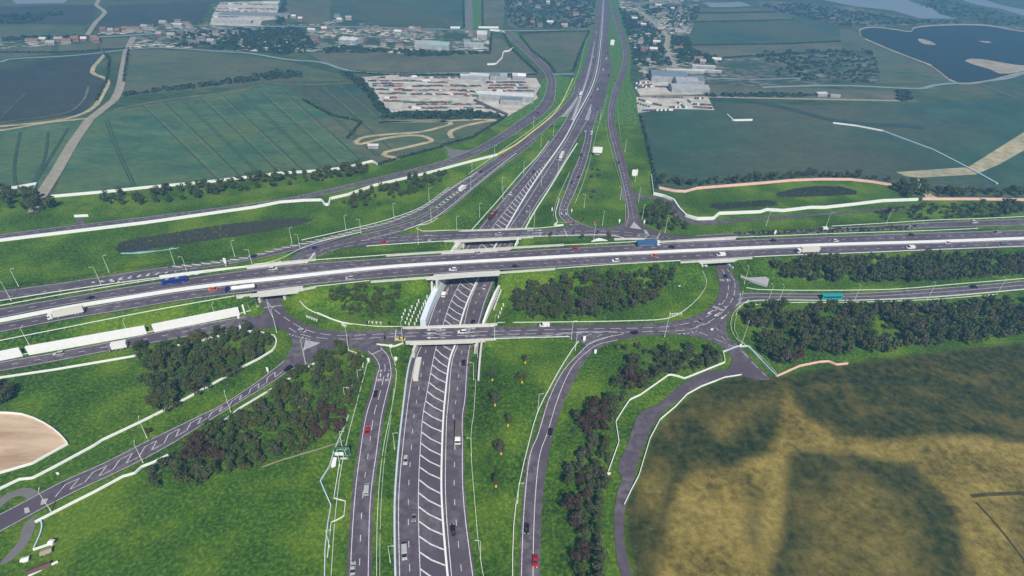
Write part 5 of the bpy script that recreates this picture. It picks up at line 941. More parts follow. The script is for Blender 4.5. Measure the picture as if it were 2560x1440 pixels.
field([(1600, 300), (1640, 285), (1800, 258), (2000, 262), (2250, 262), (2560, 240), (2800, 230), (2800, 470), (2560, 478), (2240, 450), (2120, 440), (1900, 450), (1740, 462), (1642, 455)], F_TEAL, 'big dark teal field right of the reddish road')
0 and field([(1640, 300), (1850, 300), (2050, 340), (2150, 400), (1900, 380), (1700, 370)], fld('field_patch', (.05, .09, .06), (.085, .105, .07), scale=.02, detail=7), 'paler worn patch in the big teal field', 4)
0 and field([(1850, 330), (2080, 310), (2300, 350), (2400, 420), (2150, 420), (1950, 390)], fld('field_patch2', (.07, .085, .065), (.10, .105, .08), scale=.02, detail=7), 'brownish worn patch in the big teal field', 4)
field([(1755, 212), (1900, 215), (2080, 222), (2250, 228), (2300, 255), (2100, 248), (1760, 238)], F_BROWN, 'brown rough strip between lanes right of the office yard')
field([(1715, 115), (1850, 112), (1960, 112), (2110, 105), (2100, 128), (1900, 140), (1800, 146), (1740, 138)], F_BROWN, 'olive brown strip field in the right distance')
field([(1735, 35), (1800, 35), (1950, 31), (1982, 48), (1850, 52), (1720, 55)], F_BROWN, 'pale stubble field in the right distance')
field([(1790, 22), (1880, 19), (1950, 28), (1800, 33), (1720, 20)], F_MID, 'green field below the far pond')
field([(1725, 62), (1980, 52), (2080, 60), (2100, 100), (1900, 112), (1710, 112)], F_TEAL, 'broad teal meadow in the right distance')
field([(2100, 70), (2145, 80), (2160, 100), (2330, 170), (2390, 210), (2200, 208), (2190, 150), (2100, 100)], F_MID, 'meadow on the left shore of the lake')
field([(1800, 148), (1890, 143), (1932, 168), (1840, 173)], fld('field_blue', (.075, .115, .105), (.13, .17, .15), scale=.3, stretch=(1.1, 1, .08)), 'pale blue grey polytunnel plot in the right distance')
for i, (a, b) in enumerate(((1835, 1885), (1890, 1950), (1958, 1990))): field([(a, 178), (b, 173), (b + 30, 192), (a + 25, 197)], fld('orchard_rows', (.035, .075, .045), (.13, .17, .12), scale=.12, stretch=(1.0, 1, .05), detail=2), '%s orchard plot from the left with slanting rows' % ORD[i])
field([(2240, 430), (2420, 418), (2560, 330), (2640, 290), (2640, 330), (2500, 410), (2440, 436), (2300, 444), (2262, 440)], F_SAND, 'pale sandy track crossing the field corner at right', name='track', cat='track')
field([(2285, 443), (2310, 452), (2306, 470), (2330, 486), (2345, 494), (2318, 496), (2296, 478), (2280, 455)], F_SAND, 'sandy track running down through the trees at right', name='track', cat='track')
GARD = mat('garden_plots', (.018, .045, .026), (.66, .60, .48), scale=.08, detail=5, c3=(.030, .062, .034), scale3=.012, stretch=(.05, 1, 1.6), lo=.49, hi=.56)
GARD2 = mat('garden_green', (.018, .042, .028), (.22, .21, .15), scale=.06, detail=7, c3=(.03, .065, .04), scale3=.012, stretch=(.05, 1, 1.8), lo=.44, hi=.58)
for px, m_, lb in (([(0, 101), (250, 93), (245, 107), (0, 122)], GARD, 'patchwork of gardens below the village road at far left'), ([(325, 93), (420, 84), (660, 69), (800, 68), (1080, 75), (1228, 80), (1225, 132), (1060, 138), (900, 127), (780, 130), (640, 128), (560, 126), (400, 117), (325, 120)], GARD, 'patchwork of gardens south of the pale village road'),
  ([(242, 75), (505, 56), (700, 62), (800, 60), (850, 44), (910, 48), (950, 66), (700, 62), (420, 79), (245, 88)], GARD, 'patchwork of gardens north of the pale village road'), ([(1262, 0), (1488, 0), (1482, 72), (1270, 72)], GARD2, 'patchwork of gardens left of the motorway end'),
  ([(1545, 0), (1760, 0), (1720, 30), (1735, 60), (1712, 115), (1740, 140), (1840, 150), (1830, 175), (1760, 182), (1600, 186), (1582, 130)], GARD, 'patchwork of gardens right of the motorway end'), ([(1830, 150), (2180, 125), (2200, 208), (1900, 216), (1620, 198), (1600, 186), (1760, 182)], GARD2, 'rough mottled plots between orchard and lake'), ([(1900, 0), (2140, 18), (2300, 50), (2560, 60), (2560, 76), (2300, 62), (2140, 72), (2060, 56), (1985, 45), (1880, 12)], GARD2, 'mottled riverside scrub plots')): field(px, m_, lb)
# tramlines, lane edges, dirt circuit
TR = mat('wheel_track', (.020, .060, .036), (.045, .090, .05), scale=.2)
for i in range(13):
    x0 = 300 + i * 50; y0 = 262 - i * 4.6 if i < 8 else 226 - (i - 8) * 4; L_ = 1 if i < 11 else .6
    x1 = x0 + (205 - i * 1.5) * L_; y1 = y0 + (205 - i * 4) * L_
    if i == 0: x0, y0, x1, y1 = 262, 300, 330, 470
    for d in (0, 8): track([(x0 + d, y0), ((x0 + x1) / 2 - 4 + d, (y0 + y1) / 2 - 5), (x1 + d, min(y1, 462 - i * 3))], 1.2, (TR, TR, F_TRACK)[(i + (d > 0)) % 3], '%s pair of wheel lines from the left across the tramlined field, %s line' % (ORD[i], 'right' if d else 'left'))
track([(284, 274), (400, 252), (520, 236), (600, 228), (640, 214), (690, 209), (780, 211), (905, 207)], 5, F_TRACK, 'rough headland strip along the top of the tramlined field')
track([(340, 275), (450, 254), (530, 242)], 2.5, F_TRACK, 'short pale wheel line below the headland')
for px, lb in (([(40, 470), (35, 420), (50, 330)], 'left'), ([(75, 470), (110, 400), (120, 330)], 'middle'), ([(80, 468), (140, 370), (170, 320)], 'right')): track(px, 2.2, TR, lb + ' curved wheel line in the field left of the lane')
track([(262, 136), (230, 181), (268, 199), (256, 235), (225, 275), (160, 298), (0, 316), (-200, 330)], 5, F_SAND, 'sandy margin round the dark ploughed field')
track([(222, 215), (205, 255), (160, 284), (60, 298), (0, 306)], 2.5, F_TRACK, 'inner curved wheel line of the dark ploughed field')
track([(-200, 340), (0, 326), (120, 306), (218, 296)], 5, F_SAND, 'sandy headland between the two left fields')
track([(0, 296), (64, 232)], 1., F_TRACK, 'thin diagonal line in the dark ploughed field')
track([(888, 356), (905, 344), (980, 335), (1050, 330), (1100, 318), (1130, 308), (1100, 302), (1000, 303), (940, 306), (990, 304), (1110, 303), (1220, 298), (1240, 302)], 5, F_SAND, 'upper sandy loop of the dirt circuit')
track([(888, 358), (900, 360), (960, 346), (1030, 338), (1065, 342), (1080, 352), (1060, 358), (1000, 372), (965, 380), (960, 388), (1000, 396)], 5, F_SAND, 'lower sandy loop of the dirt circuit')
track([(1130, 345), (1125, 330), (1150, 318), (1200, 306), (1240, 300)], 5, F_SAND, 'right sandy branch of the dirt circuit')
track([(100, 492), (140, 430), (222, 300), (285, 250), (303, 205), (316, 130), (334, 92)], 8.5, LANE, 'straight grey farm lane running up the left side', 'road', 2, .05)
track([(82, 530), (95, 505), (105, 488)], 6., LANE, 'end of the farm lane among the trees at left', 'road', 2, .12)
track([(215, 92), (240, 55), (262, 32), (258, 25), (240, 12), (255, -8)], 7., LANE, 'far grey lane climbing beyond the village road', 'road', 2, .05)
track([(-300, 103), (0, 99), (250, 92), (420, 82), (520, 75), (660, 66), (740, 65.5), (860, 66.5), (1000, 70), (1100, 73), (1180, 76), (1300, 76.5), (1470, 75)], 9., PALEROAD, 'long pale blue village road across the far left', 'road', 2, .06)
track([(-300, 178), (0, 155), (22, 148), (180, 139), (320, 124), (380, 119), (430, 120), (560, 129), (625, 133), (720, 149), (800, 155), (870, 176), (960, 184), (1150, 182), (1340, 183)], 6., PALEROAD, 'winding pale lane across the left fields', 'road', 3, .06)
track([(1383, 186), (1410, 185), (1436, 185)], 6., PALEROAD, 'short pale lane between the bend and the motorway', 'road', 2, .13)
track([(1172, 75), (1172, 20), (1173, -12)], 14., ASPHF, 'straight far road running north from the village road', 'road', 1, .1)
track([(1600, 240), (1700, 240.5), (1900, 245), (2100, 249), (2250, 252)], 6.5, LANE, 'straight pale lane east of the office yard', 'road', 2, .06)
track([(1610, 187), (1680, 190), (1720, 200), (1800, 196), (1900, 198), (2000, 195)], 4, PALEROAD, 'pale lane above the office yard', 'road', 3, .06)
track([(1905, 218), (2000, 215), (2120, 214), (2250, 220), (2305, 221), (2335, 213), (2400, 207), (2505, 198), (2560, 182), (2640, 160)], 7, PALEROAD, 'pale lane along the near shore of the lake', 'road', 3, .06)
track([(2400, 214), (2450, 212), (2500, 230), (2560, 254), (2640, 290)], 4, F_TRACK, 'farm track curving away below the lake', 'road', 3, .06)
track([(1578, 20), (1600, 30), (1618, 42), (1640, 62), (1662, 82), (1670, 100), (1665, 118), (1672, 140), (1688, 168)], 9, LANE, 'brown lane winding through the gardens right of the motorway', 'road', 3, .06)
track([(1600, 169), (1680, 168), (1740, 176), (1760, 182)], 6, LANE, 'lane past the nursery glasshouses', 'road', 2, .06)
track([(1620, 46), (1680, 52), (1720, 52)], 4, F_SAND, 'sandy spur off the winding brown lane', 'road', 2, .06)
for i, (px, w) in enumerate((([(1780, 248), (1870, 252), (1960, 268), (2060, 295), (2150, 309), (2240, 313), (2310, 318)], 12),)): track(px, w, mat('damp_hollow', (.018, .050, .045), (.03, .07, .055), scale=.05), 'dark damp hollow curving across the big teal field')
# yards
field([(905, 193), (960, 189), (1000, 186), (1060, 191), (1340, 195), (1352, 215), (1340, 235), (1345, 245), (1325, 258), (1268, 292), (1180, 278), (1010, 276), (975, 287), (950, 262)], F_PALE, 'large pale lorry yard left of the bend', name='yard', cat='yard')
field([(1592, 225), (1600, 200), (1620, 195), (1730, 200), (1745, 207), (1758, 236), (1600, 238)], F_PALE, 'pale office car park right of the reddish road', name='yard', cat='yard')
field([(1590, 243), (1770, 243), (1786, 275), (1680, 272), (1595, 282)], F_PALE, 'pale lower car park right of the reddish road', name='yard', cat='yard')
field([(525, 62), (530, 40), (548, 6), (700, 1), (690, 48), (655, 52), (650, 64), (600, 66)], F_PALE, 'pale far depot yard at the top left', name='yard', cat='yard')
field([(1640, 171), (1745, 172), (1745, 180), (1690, 181), (1660, 176)], F_PALE, 'small pale nursery yard', name='yard', cat='yard')
# lake, river, pond
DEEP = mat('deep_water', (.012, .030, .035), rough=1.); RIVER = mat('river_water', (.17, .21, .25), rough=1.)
LAKE = [(2150, 76), (2170, 70), (2200, 70), (2240, 75), (2275, 80), (2284, 72), (2310, 67), (2400, 63), (2470, 65), (2560, 80), (2800, 95), (2800, 150), (2560, 178), (2510, 190), (2470, 200), (2395, 206), (2330, 165), (2240, 128), (2160, 96)]
field([(x + (x - 2400) * .012, y + (y - 125) * .05) for x, y in LAKE], F_BEACH, 'sandy shore around the dark lake', 3, 'shore', 'shore')
field(LAKE, DEEP, 'dark blue gravel pit lake at the right', 3, 'water', 'water')
track([(2160, 96), (2240, 130), (2328, 163)], 6, F_BEACH, 'straight pale bank on the left side of the lake', 'shore', 2, .02)
field([(2294, 97), (2310, 98), (2335, 108), (2340, 112), (2315, 111), (2300, 105)], F_BEACH, 'pale sandbar island in the left of the lake', 2, 'shore', 'island')
field([(2445, 102), (2470, 103), (2480, 107), (2462, 107)], F_BEACH, 'tiny sandbar in the middle of the lake', 0, 'shore', 'island')
field([(2412, 152), (2430, 146), (2470, 150), (2540, 162), (2580, 165), (2545, 180), (2500, 184), (2475, 173), (2430, 160)], F_BEACH, 'broad sandy spit at the right of the lake', 2, 'shore', 'island')
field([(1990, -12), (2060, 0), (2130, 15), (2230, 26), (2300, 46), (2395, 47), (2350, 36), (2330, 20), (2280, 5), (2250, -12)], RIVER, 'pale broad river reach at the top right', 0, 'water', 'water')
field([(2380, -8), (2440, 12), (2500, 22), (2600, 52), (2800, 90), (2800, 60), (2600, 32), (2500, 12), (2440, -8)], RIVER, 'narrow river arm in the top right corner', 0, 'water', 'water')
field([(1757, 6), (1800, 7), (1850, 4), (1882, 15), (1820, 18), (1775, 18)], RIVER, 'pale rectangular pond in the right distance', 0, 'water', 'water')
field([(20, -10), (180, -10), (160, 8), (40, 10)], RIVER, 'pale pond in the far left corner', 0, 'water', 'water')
# distant woods, read as masses
def wood(poly, label, n, col, hh=3.6, r=3.0):
    n = int(n * 1.3)
    w = wpoly(poly); xs = [q[0] for q in w]; ys = [q[1] for q in w]; mb = MB(); k = 0; t = 0
    while k < n and t < n * 30:
        t += 1; x, y = random.uniform(min(xs), max(xs)), random.uniform(min(ys), max(ys))
        if not pip(w, np.array([x]), np.array([y]))[0]: continue
        k += 1; R = r * random.uniform(.6, 1.3); H = hh * random.uniform(.6, 1.2)
        for _ in range(16):
            d = np.array([random.gauss(0, 1), random.gauss(0, 1), abs(random.gauss(0, 1))]); d /= np.linalg.norm(d); c = np.array([x, y, H * .35]) + d * np.array([R, R, H * .65]) * random.uniform(.6, 1.05)
            nn = d + np.array([random.gauss(0, .5), random.gauss(0, .5), .3]); nn /= np.linalg.norm(nn); u = np.cross(nn, [.3, .2, .9]); u /= np.linalg.norm(u); v = np.cross(nn, u); s = R * random.uniform(.25, .5)
            mb.add([c - u * s - v * s, c + u * s - v * s, c + u * s + v * s, c - u * s + v * s], [(0, 1, 2, 3)])
    tag(mb.build('wood', col), label, 'wood', kind='stuff')
WD = mat('wood_leaf', (.010, .030, .018), (.035, .065, .035), scale=.15, detail=4)
for poly, lb, n in (
 ([(650, 72), (740, 70), (765, 90), (790, 120), (760, 130), (700, 138), (640, 128), (610, 105)], 'dark wood below the village road left of the paddocks', 300),
 ([(1262, 0), (1490, 0), (1482, 60), (1470, 72), (1300, 72), (1262, 40)], 'dark wood left of the far end of the motorway', 380),
 ([(430, 84), (640, 72), (640, 125), (560, 126), (430, 118)], 'scrubby gardens wood above the winding lane', 150),
 ([(1548, 20), (1600, 40), (1655, 80), (1660, 120), (1680, 165), (1585, 165), (1580, 120), (1565, 80)], 'dark wooded gardens right of the far motorway', 300),
 ([(1680, 90), (1720, 95), (1740, 130), (1800, 145), (1800, 160), (1700, 160), (1680, 120)], 'dark thicket right of the winding brown lane', 170),
 ([(1600, 10), (1750, 20), (1740, 50), (1700, 70), (1660, 60), (1620, 35)], 'scattered far trees right of the motorway end', 130),
 ([(1880, 132), (2050, 125), (2170, 125), (2200, 165), (2200, 205), (2100, 208), (1950, 200), (1930, 165)], 'dark rough wood between orchard and lake', 160),
 ([(1890, 15), (2000, 10), (2130, 28), (2280, 50), (2400, 55), (2400, 60), (2200, 62), (2120, 68), (2060, 55), (1980, 40)], 'riverside wood below the pale river', 300),
 ([(2330, -5), (2600, 55), (2600, 70), (2420, 58), (2300, 15)], 'wood between the two river arms', 160),
 ([(690, 45), (712, 0), (700, -5), (716, -5), (712, 60), (690, 62)], 'dark tree belt right of the far depot', 60),
 ([(610, 196), (700, 180), (760, 182), (755, 192), (640, 203), (300, 243), (300, 239)], 'dark hedge and wood above the tramlined field', 90),
 ([(850, 180), (905, 200), (975, 290), (960, 292), (900, 215), (860, 190)], 'dark scrub on the left side of the lorry yard', 90),
 ([(975, 287), (1180, 280), (1260, 294), (1180, 298), (960, 296)], 'dark scrub below the lorry yard', 120),
 ([(985, 130), (1010, 126), (1150, 134), (1225, 130), (1225, 134), (1060, 142), (1020, 140)], 'dark scrub below the farm estate', 90),
 ([(790, 130), (850, 118), (980, 126), (960, 132), (820, 134)], 'scrub line below the far houses', 90),
 ([(0, 96), (230, 92), (230, 96), (0, 104)], 'roadside scrub at far left', 60),
 ([(0, 40), (150, 32), (160, 38), (60, 60), (0, 58)], 'dark copse at the far left edge', 90),
 ([(1760, 238), (1900, 236), (2080, 240), (1900, 243), (1770, 243)], 'line of bushes above the straight pale lane', 60),
 ([(2240, 228), (2275, 232), (2275, 252), (2245, 252)], 'round dark copse at the end of the pale lane', 30)): wood(poly, lb, n, WD)
def hedge(px, label, w=2.2, hh=1.7, m=None):
    pts = resamp(L2(px, 0, 1, smooth=False), 3.); mb = MB()
    for x, y, z in pts:
        for _ in range(7):
            c = np.array([x + random.gauss(0, w * .3), y + random.gauss(0, w * .3), hh * random.uniform(.2, .95)]); d = np.array([random.gauss(0, 1), random.gauss(0, 1), abs(random.gauss(0, 1)) + .4]); d /= np.linalg.norm(d)
            u = np.cross(d, [.3, .1, .9]); u /= np.linalg.norm(u); v = np.cross(d, u); s = random.uniform(.6, 1.2); mb.add([c - u * s - v * s, c + u * s - v * s, c + u * s + v * s, c - u * s + v * s], [(0, 1, 2, 3)])
    tag(mb.build('hedge', m or WD), label, 'hedge')
for px, lb in (([(310, 205), (322, 126)], 'hedge beside the upper farm lane'), ([(242, 252), (268, 200), (275, 150), (262, 134)], 'hedge between the ploughed field and the lane'), ([(1600, 290), (1615, 345), (1636, 440), (1640, 470)], 'long dark hedge right of the reddish road'), ([(1105, 365), (1180, 345), (1265, 293)], 'dark hedge between dirt circuit and green bank'), ([(945, 412), (1000, 396), (1105, 368)], 'dark hedge between rough field and green bank'), ([(1225, 132), (1228, 84)], 'dark hedge right of the farm estate'), ([(1302, 92), (1330, 128), (1372, 160), (1385, 182)], 'dark hedge outside the road bend'), ([(1258, 84), (1282, 125), (1320, 160), (1342, 182)], 'dark hedge inside the road bend'), ([(1300, 84), (1400, 79), (1472, 78)], 'dark hedge along the top of the olive field'), ([(1472, 80), (1452, 125), (1432, 178)], 'dark hedge left of the distant motorway'), ([(1158, 0), (1160, 68)], 'dark hedge left of the straight far road'), ([(1206, 0), (1207, 68)], 'dark hedge right of the straight far road'), ([(240, 76), (505, 56)], 'hedge above the village houses at far left'), ([(1720, 56), (1980, 50)], 'dark hedge below the stubble field'), ([(1735, 34), (1960, 30)], 'dark hedge above the stubble field'), ([(1800, 146), (1900, 139), (2110, 128)], 'dark hedge above the polytunnel plot'), ([(1932, 146), (1990, 170)], 'dark hedge right of the polytunnel plot'), ([(0, 132), (150, 132), (320, 122)], 'hedge above the winding lane at left'), ([(1710, 114), (1950, 111), (2100, 104)], 'dark hedge above the olive brown strip'), ([(860, 180), (960, 188), (1340, 187)], 'dark hedge behind the lorry yard'), ([(760, 252), (830, 290), (905, 305), (870, 345)], 'ragged hedge between tramlined and rough field')): hedge(px, lb)
# ------------------------------------------------------------------ distant buildings
def hpx(px, py): return P(px, py, 0)
WALLM = [mat('render_wall', (.36, .33, .29)), RBRICK, mat('stone_wall', (.36, .33, .28))]; ROOFM = [TILE, mat('grey_tile', (.13, .12, .13)), TILE, mat('slate', (.10, .105, .115)), mat('pale_roof', (.30, .29, .27)), mat('white_sheet_roof', (.50, .50, .48))]
def house_group(desc, pts, L=(7, 12), W=(5.5, 7.5), roofs=None):
    pts = sorted(pts)
    for i, (x, y) in enumerate(pts):
        lab = '%s house from the left %s' % (ORD[i] if i < 20 else 'farthest right', desc); p = P(x, y, 0); l, w = random.uniform(*L), random.uniform(*W); hh = random.uniform(3, 5.2)
        r = emp('house', p, random.uniform(-.25, .25)); tag(r, lab, 'house', 'houses ' + desc); mb = MB(); mb.box((0, 0, hh / 2), (l, w, hh)); wl = mb.build('wall', random.choice(WALLM), r)
        m2 = MB(); g = w * .38; m2.add([(-l / 2 - .3, -w / 2 - .3, hh), (l / 2 + .3, -w / 2 - .3, hh), (l / 2 + .3, 0, hh + g), (-l / 2 - .3, 0, hh + g), (-l / 2 - .3, w / 2 + .3, hh), (l / 2 + .3, w / 2 + .3, hh)], [(0, 1, 2, 3), (3, 2, 5, 4), (0, 3, 4), (1, 5, 2)]); ro = m2.build('roof', random.choice(roofs or ROOFM), r)
        m3 = MB(); m3.box((l * .3, 0, hh + g + .3), (.9, .7, 1.6)); m3.build('chimney', RBRICK, ro)
        for k in (-.3, 0, .3): m4 = MB(); m4.box((l * k, -w / 2 - .02, hh * .55), (1.6, .08, 1.3)); m4.build('window', GLASS, r)
house_group('north of the pale village road', [(262 + i * 17, 80 - i * 1.1 + (i % 3) * 2) for i in range(8)] + [(410, 62), (425, 70), (448, 60), (470, 66), (735, 45), (752, 52), (845, 44), (850, 54), (872, 50)])
house_group('south of the pale village road at far left', [(75, 106), (92, 109), (110, 104), (130, 112), (150, 104), (170, 107), (190, 103), (212, 102), (238, 100), (245, 106)])
house_group('in the gardens below the village road', [(400, 90), (430, 94), (455, 87), (480, 84), (490, 112), (505, 105), (530, 110), (542, 88), (590, 84), (780, 80), (790, 100), (812, 78), (825, 86), (920, 77), (935, 76), (950, 78), (1000, 80)], L=(7, 13))
house_group('in the hamlet above the farm estate', [(995, 84), (1010, 83), (1030, 76), (1045, 77), (1060, 80), (1075, 82), (1035, 88), (960, 115), (975, 104), (908, 102), (1185, 86), (1175, 90), (1000, 122)], L=(7, 12))
house_group('among the trees left of the motorway end', [(1300, 12), (1325, 8), (1345, 20), (1370, 10), (1395, 14), (1420, 24), (1330, 62), (1350, 66), (1375, 60), (1410, 68), (1440, 40)], L=(7, 12))
house_group('among the gardens right of the motorway end', [(1585, 50), (1600, 62), (1608, 66), (1630, 22), (1645, 18), (1660, 30), (1680, 25), (1700, 30), (1690, 68), (1610, 128), (1632, 130), (1640, 110), (1600, 108), (1650, 78), (1695, 124), (1745, 150), (1755, 158), (1790, 154)], L=(7, 14))
def barn(px, py, L, W, H, rz, lab, roofm, wallm=LGREY): 
    p = P(px, py, 0); r = emp('warehouse', p, rz); tag(r, lab, 'warehouse'); mb = MB(); mb.box((0, 0, H / 2), (L, W, H)); mb.build('wall', wallm, r)
    n = max(1, int(W // 16)); m2 = MB()
    for k in range(n):
        y0 = -W / 2 + W * k / n; y1 = y0 + W / n; ym = (y0 + y1) / 2; g = W / n * .12; m2.add([(-L / 2 - .3, y0, H + .05), (L / 2 + .3, y0, H + .05), (L / 2 + .3, ym, H + g), (-L / 2 - .3, ym, H + g), (-L / 2 - .3, y1, H + .05), (L / 2 + .3, y1, H + .05)], [(0, 1, 2, 3), (3, 2, 5, 4), (0, 3, 4), (1, 5, 2)])
    m2.build('roof', roofm, r)
    for k in range(max(2, int(L // 12))): m3 = MB(); m3.box((-L / 2 + (k + .5) * L / max(2, int(L // 12)), -W / 2 - .05, H * .35), (4, .1, H * .6)); m3.build('loading_door', GREY, r)
for a in ((1200, 198, 24, 13, 6, -.05, 'long white shed at the top of the lorry yard', WHR), (1238, 198, 12, 16, 6, 0, 'grey blue shed in the upper right of the lorry yard', BLUR), (1256, 198, 12, 14, 6, 0, 'narrow grey shed in the upper right of the lorry yard', LGREY), (1290, 198, 9, 14, 6, 0, 'white square shed in the upper right corner of the lorry yard', WHR), (1304, 199, 10, 14, 6, 0, 'pinkish white shed beside the corner of the lorry yard', FWHITE), (1165, 197, 14, 10, 5, .1, 'small white shed behind the parked lorries', WHR), (1265, 250, 62, 15, 7, -.05, 'longest white warehouse in the lorry yard', WHR), (1278, 260, 24, 12, 6, -.02, 'dark blue shed in front of the long white warehouse', BLUR),
          (1668, 200, 46, 30, 8, -.05, 'ribbed blue roofed office block in the upper car park', BLUR), (1712, 212, 28, 22, 7, 0, 'grey roofed office block behind the car park', LGREY), (1733, 210, 22, 22, 7, 0, 'dark roofed office block at the right of the car park', BLUR), (1720, 228, 46, 22, 6, 0, 'low pale office block beside the straight lane', LGREY),
          (1711, 182, 52, 7, 4, -.04, 'longest white glasshouse of the nursery', WHR), (1757, 171, 32, 6, 4, -.04, 'upper white glasshouse of the nursery', WHR), (1766, 181, 40, 5, 3.5, -.06, 'thin pale glasshouse right of the nursery', WHR),
          (1068, 119, 34, 26, 7, 0, 'grey roofed barn in the farm estate', LGREY), (1098, 121, 32, 24, 7, 0, 'pale teal roofed barn in the farm estate', TEALR), (1186, 118, 30, 12, 6, 0, 'pale teal roofed shed right of the farm estate', TEALR), (1205, 92, 16, 30, 6, .05, 'white roofed barn beside the green strip', WHR), (868, 107, 14, 22, 6, -.35, 'left white gabled barn in the far village', WHR), (889, 108, 14, 22, 6, -.35, 'right white gabled barn in the far village', WHR), (1700, 80, 20, 6, 4, 0, 'pale barn in the right distance', LGREY), (640, 40, 120, 34, 3, .08, 'wide grey slab roofed depot hall at the top left', mat('depot_roof', (.16, .17, .18))),
          (2050, 240, 14, 8, 4, .3, 'small white shed in the brown rough strip', WHR), (2085, 243, 12, 6, 3, 0, 'tiny shed beside the straight pale lane', LGREY), (1720, 230, 8, 8, 3, 0, 'small kiosk in the upper car park', WHR), (445, 68, 18, 10, 5, 0, 'white roofed barn north of the village road', WHR)): barn(*a)
# ------------------------------------------------------------------ parked vehicles in the yards
def parked_proto(col, L=9., cab=True, W=2.5, H=2.6):
    mb = MB(); mb.box((.6, 0, .9 + H / 2), (L - 2.4, W, H)); mb.box((-L / 2 + .9, 0, 1.4), (1.8, W * .94, 2.0)); 
    for x in (-L / 2 + 1.2, L / 2 - 2, L / 2 - .9):
        for y in (-1, 1): mb.tube((x, y * W * .35, .45), (x, y * W * .5, .45), .45)
    o = mb.build('parked_lorry', col); d = o.data; bpy.data.objects.remove(o); return d
PC = [(mat('pk_red', (.20, .07, .06)), 'dark red'), (mat('pk_dark', (.05, .055, .06)), 'dark grey'), (mat('pk_blue', (.07, .10, .15)), 'blue'), (mat('pk_pink', (.34, .22, .20)), 'faded pink'), (mat('pk_white', (.62, .62, .60)), 'white'), (mat('pk_brown', (.15, .09, .07)), 'brown'), (mat('pk_green', (.06, .12, .09)), 'dark green')]
PM = [parked_proto(c) for c, _ in PC]
def yard_row(x0, x1, y, n, where, y1=None, along=True):
    for i in range(n):
        t = (i + random.uniform(-.3, .3)) / max(1, n - 1); k = random.choice([0, 1, 1, 1, 2, 3, 5, 6, 4, 5]); p = P(x0 + (x1 - x0) * t, y + ((y1 or y) - y) * t + random.uniform(-.7, .7), .1)
        o = bpy.data.objects.new('parked_lorry', PM[k]); C.objects.link(o); o.location = p; o.rotation_euler = (0, 0, random.choice([0, math.pi]) + random.gauss(0, .2) + (0 if along else 1.3)); s = random.uniform(.6, .95); o.scale = (s, s * .85, s * .7)
        tag(o, '%s parked lorry in the %s' % (PC[k][1], where), 'parked lorry', '%s lorries parked in the %s' % (PC[k][1], where))
for j, (x0, x1, y, n) in enumerate(((945, 955, 196, 2), (998, 1045, 192, 7), (1060, 1150, 196, 11), (925, 1070, 204, 16), (1075, 1115, 208, 5), (935, 1000, 211, 9), (940, 1000, 217, 6), (1035, 1195, 217, 16), (945, 1010, 226, 9), (1012, 1160, 228, 16), (1170, 1200, 231, 4), (955, 1010, 236, 8), (1030, 1160, 238, 20), (1168, 1195, 242, 5), (962, 985, 246, 5), (968, 1005, 255, 7), (1020, 1125, 258, 12), (1045, 1200, 263, 16), (1030, 1120, 272, 12), (1165, 1215, 272, 5), (1222, 1310, 208, 12), (1230, 1315, 215, 12), (1226, 1312, 222, 11), (1235, 1330, 229, 9))):
    yard_row(x0, x1, y, n, ('rear rows' if y < 215 else 'middle rows' if y < 245 else 'front rows') + ' of the lorry yard')
PV = []
for c, nm in PC:
    mb = MB(); mb.prof([(-2.2, .3), (2.2, .3), (2.25, .85), (1.2, .95), (.6, 1.45), (-1.3, 1.45), (-2.1, .95)], 1.8); o = mb.build('parked_car', c); PV.append(o.data); bpy.data.objects.remove(o)
def car_row(x0, x1, y, n, where, y1=None):
    for i in range(n):
        t = i / max(1, n - 1); k = random.choice([1, 1, 1, 2, 2, 0, 4]); p = P(x0 + (x1 - x0) * t, y + ((y1 or y) - y) * t, .1); o = bpy.data.objects.new('parked_car', PV[k]); C.objects.link(o); o.location = p; o.rotation_euler = (0, 0, random.choice([1.3, -1.8])); o.scale = (1.15, 1.15, 1.15)
        tag(o, '%s parked car in the %s' % (PC[k][1], where), 'parked car', '%s cars in the %s' % (PC[k][1], where))
for x0, x1, y, y1, n in ((1592, 1625, 202, 200, 8), (1587, 1620, 210, 207, 8), (1590, 1628, 218, 213, 10), (1590, 1628, 222, 217, 10), (1640, 1690, 218, 219, 12)): car_row(x0, x1, y, n, 'upper office car park', y1)
for x0, x1, y, y1, n in ((1632, 1705, 244, 245, 12), (1598, 1625, 250, 258, 7), (1595, 1622, 260, 268, 5), (1634, 1652, 261, 265, 5), (1607, 1685, 278, 276, 16), (1694, 1706, 258, 266, 5), (1720, 1732, 253, 262, 5), (1675, 1715, 269, 270, 9), (1735, 1778, 262, 264, 9), (1735, 1778, 269, 272, 9), (1738, 1756, 247, 248, 4)): car_row(x0, x1, y, n, 'lower car park', y1)
barn(585, 58, 60, 14, 4, .1, 'long low shed at the front of the far depot', LGREY); barn(680, 14, 30, 14, 5, 0, 'small pale shed at the back of the far depot', WHR); yard_row(545, 690, 10, 16, 'far depot yard', 14); yard_row(540, 690, 22, 16, 'far depot yard', 24); yard_row(535, 640, 30, 10, 'far depot yard'); yard_row(530, 590, 44, 7, 'far depot yard')
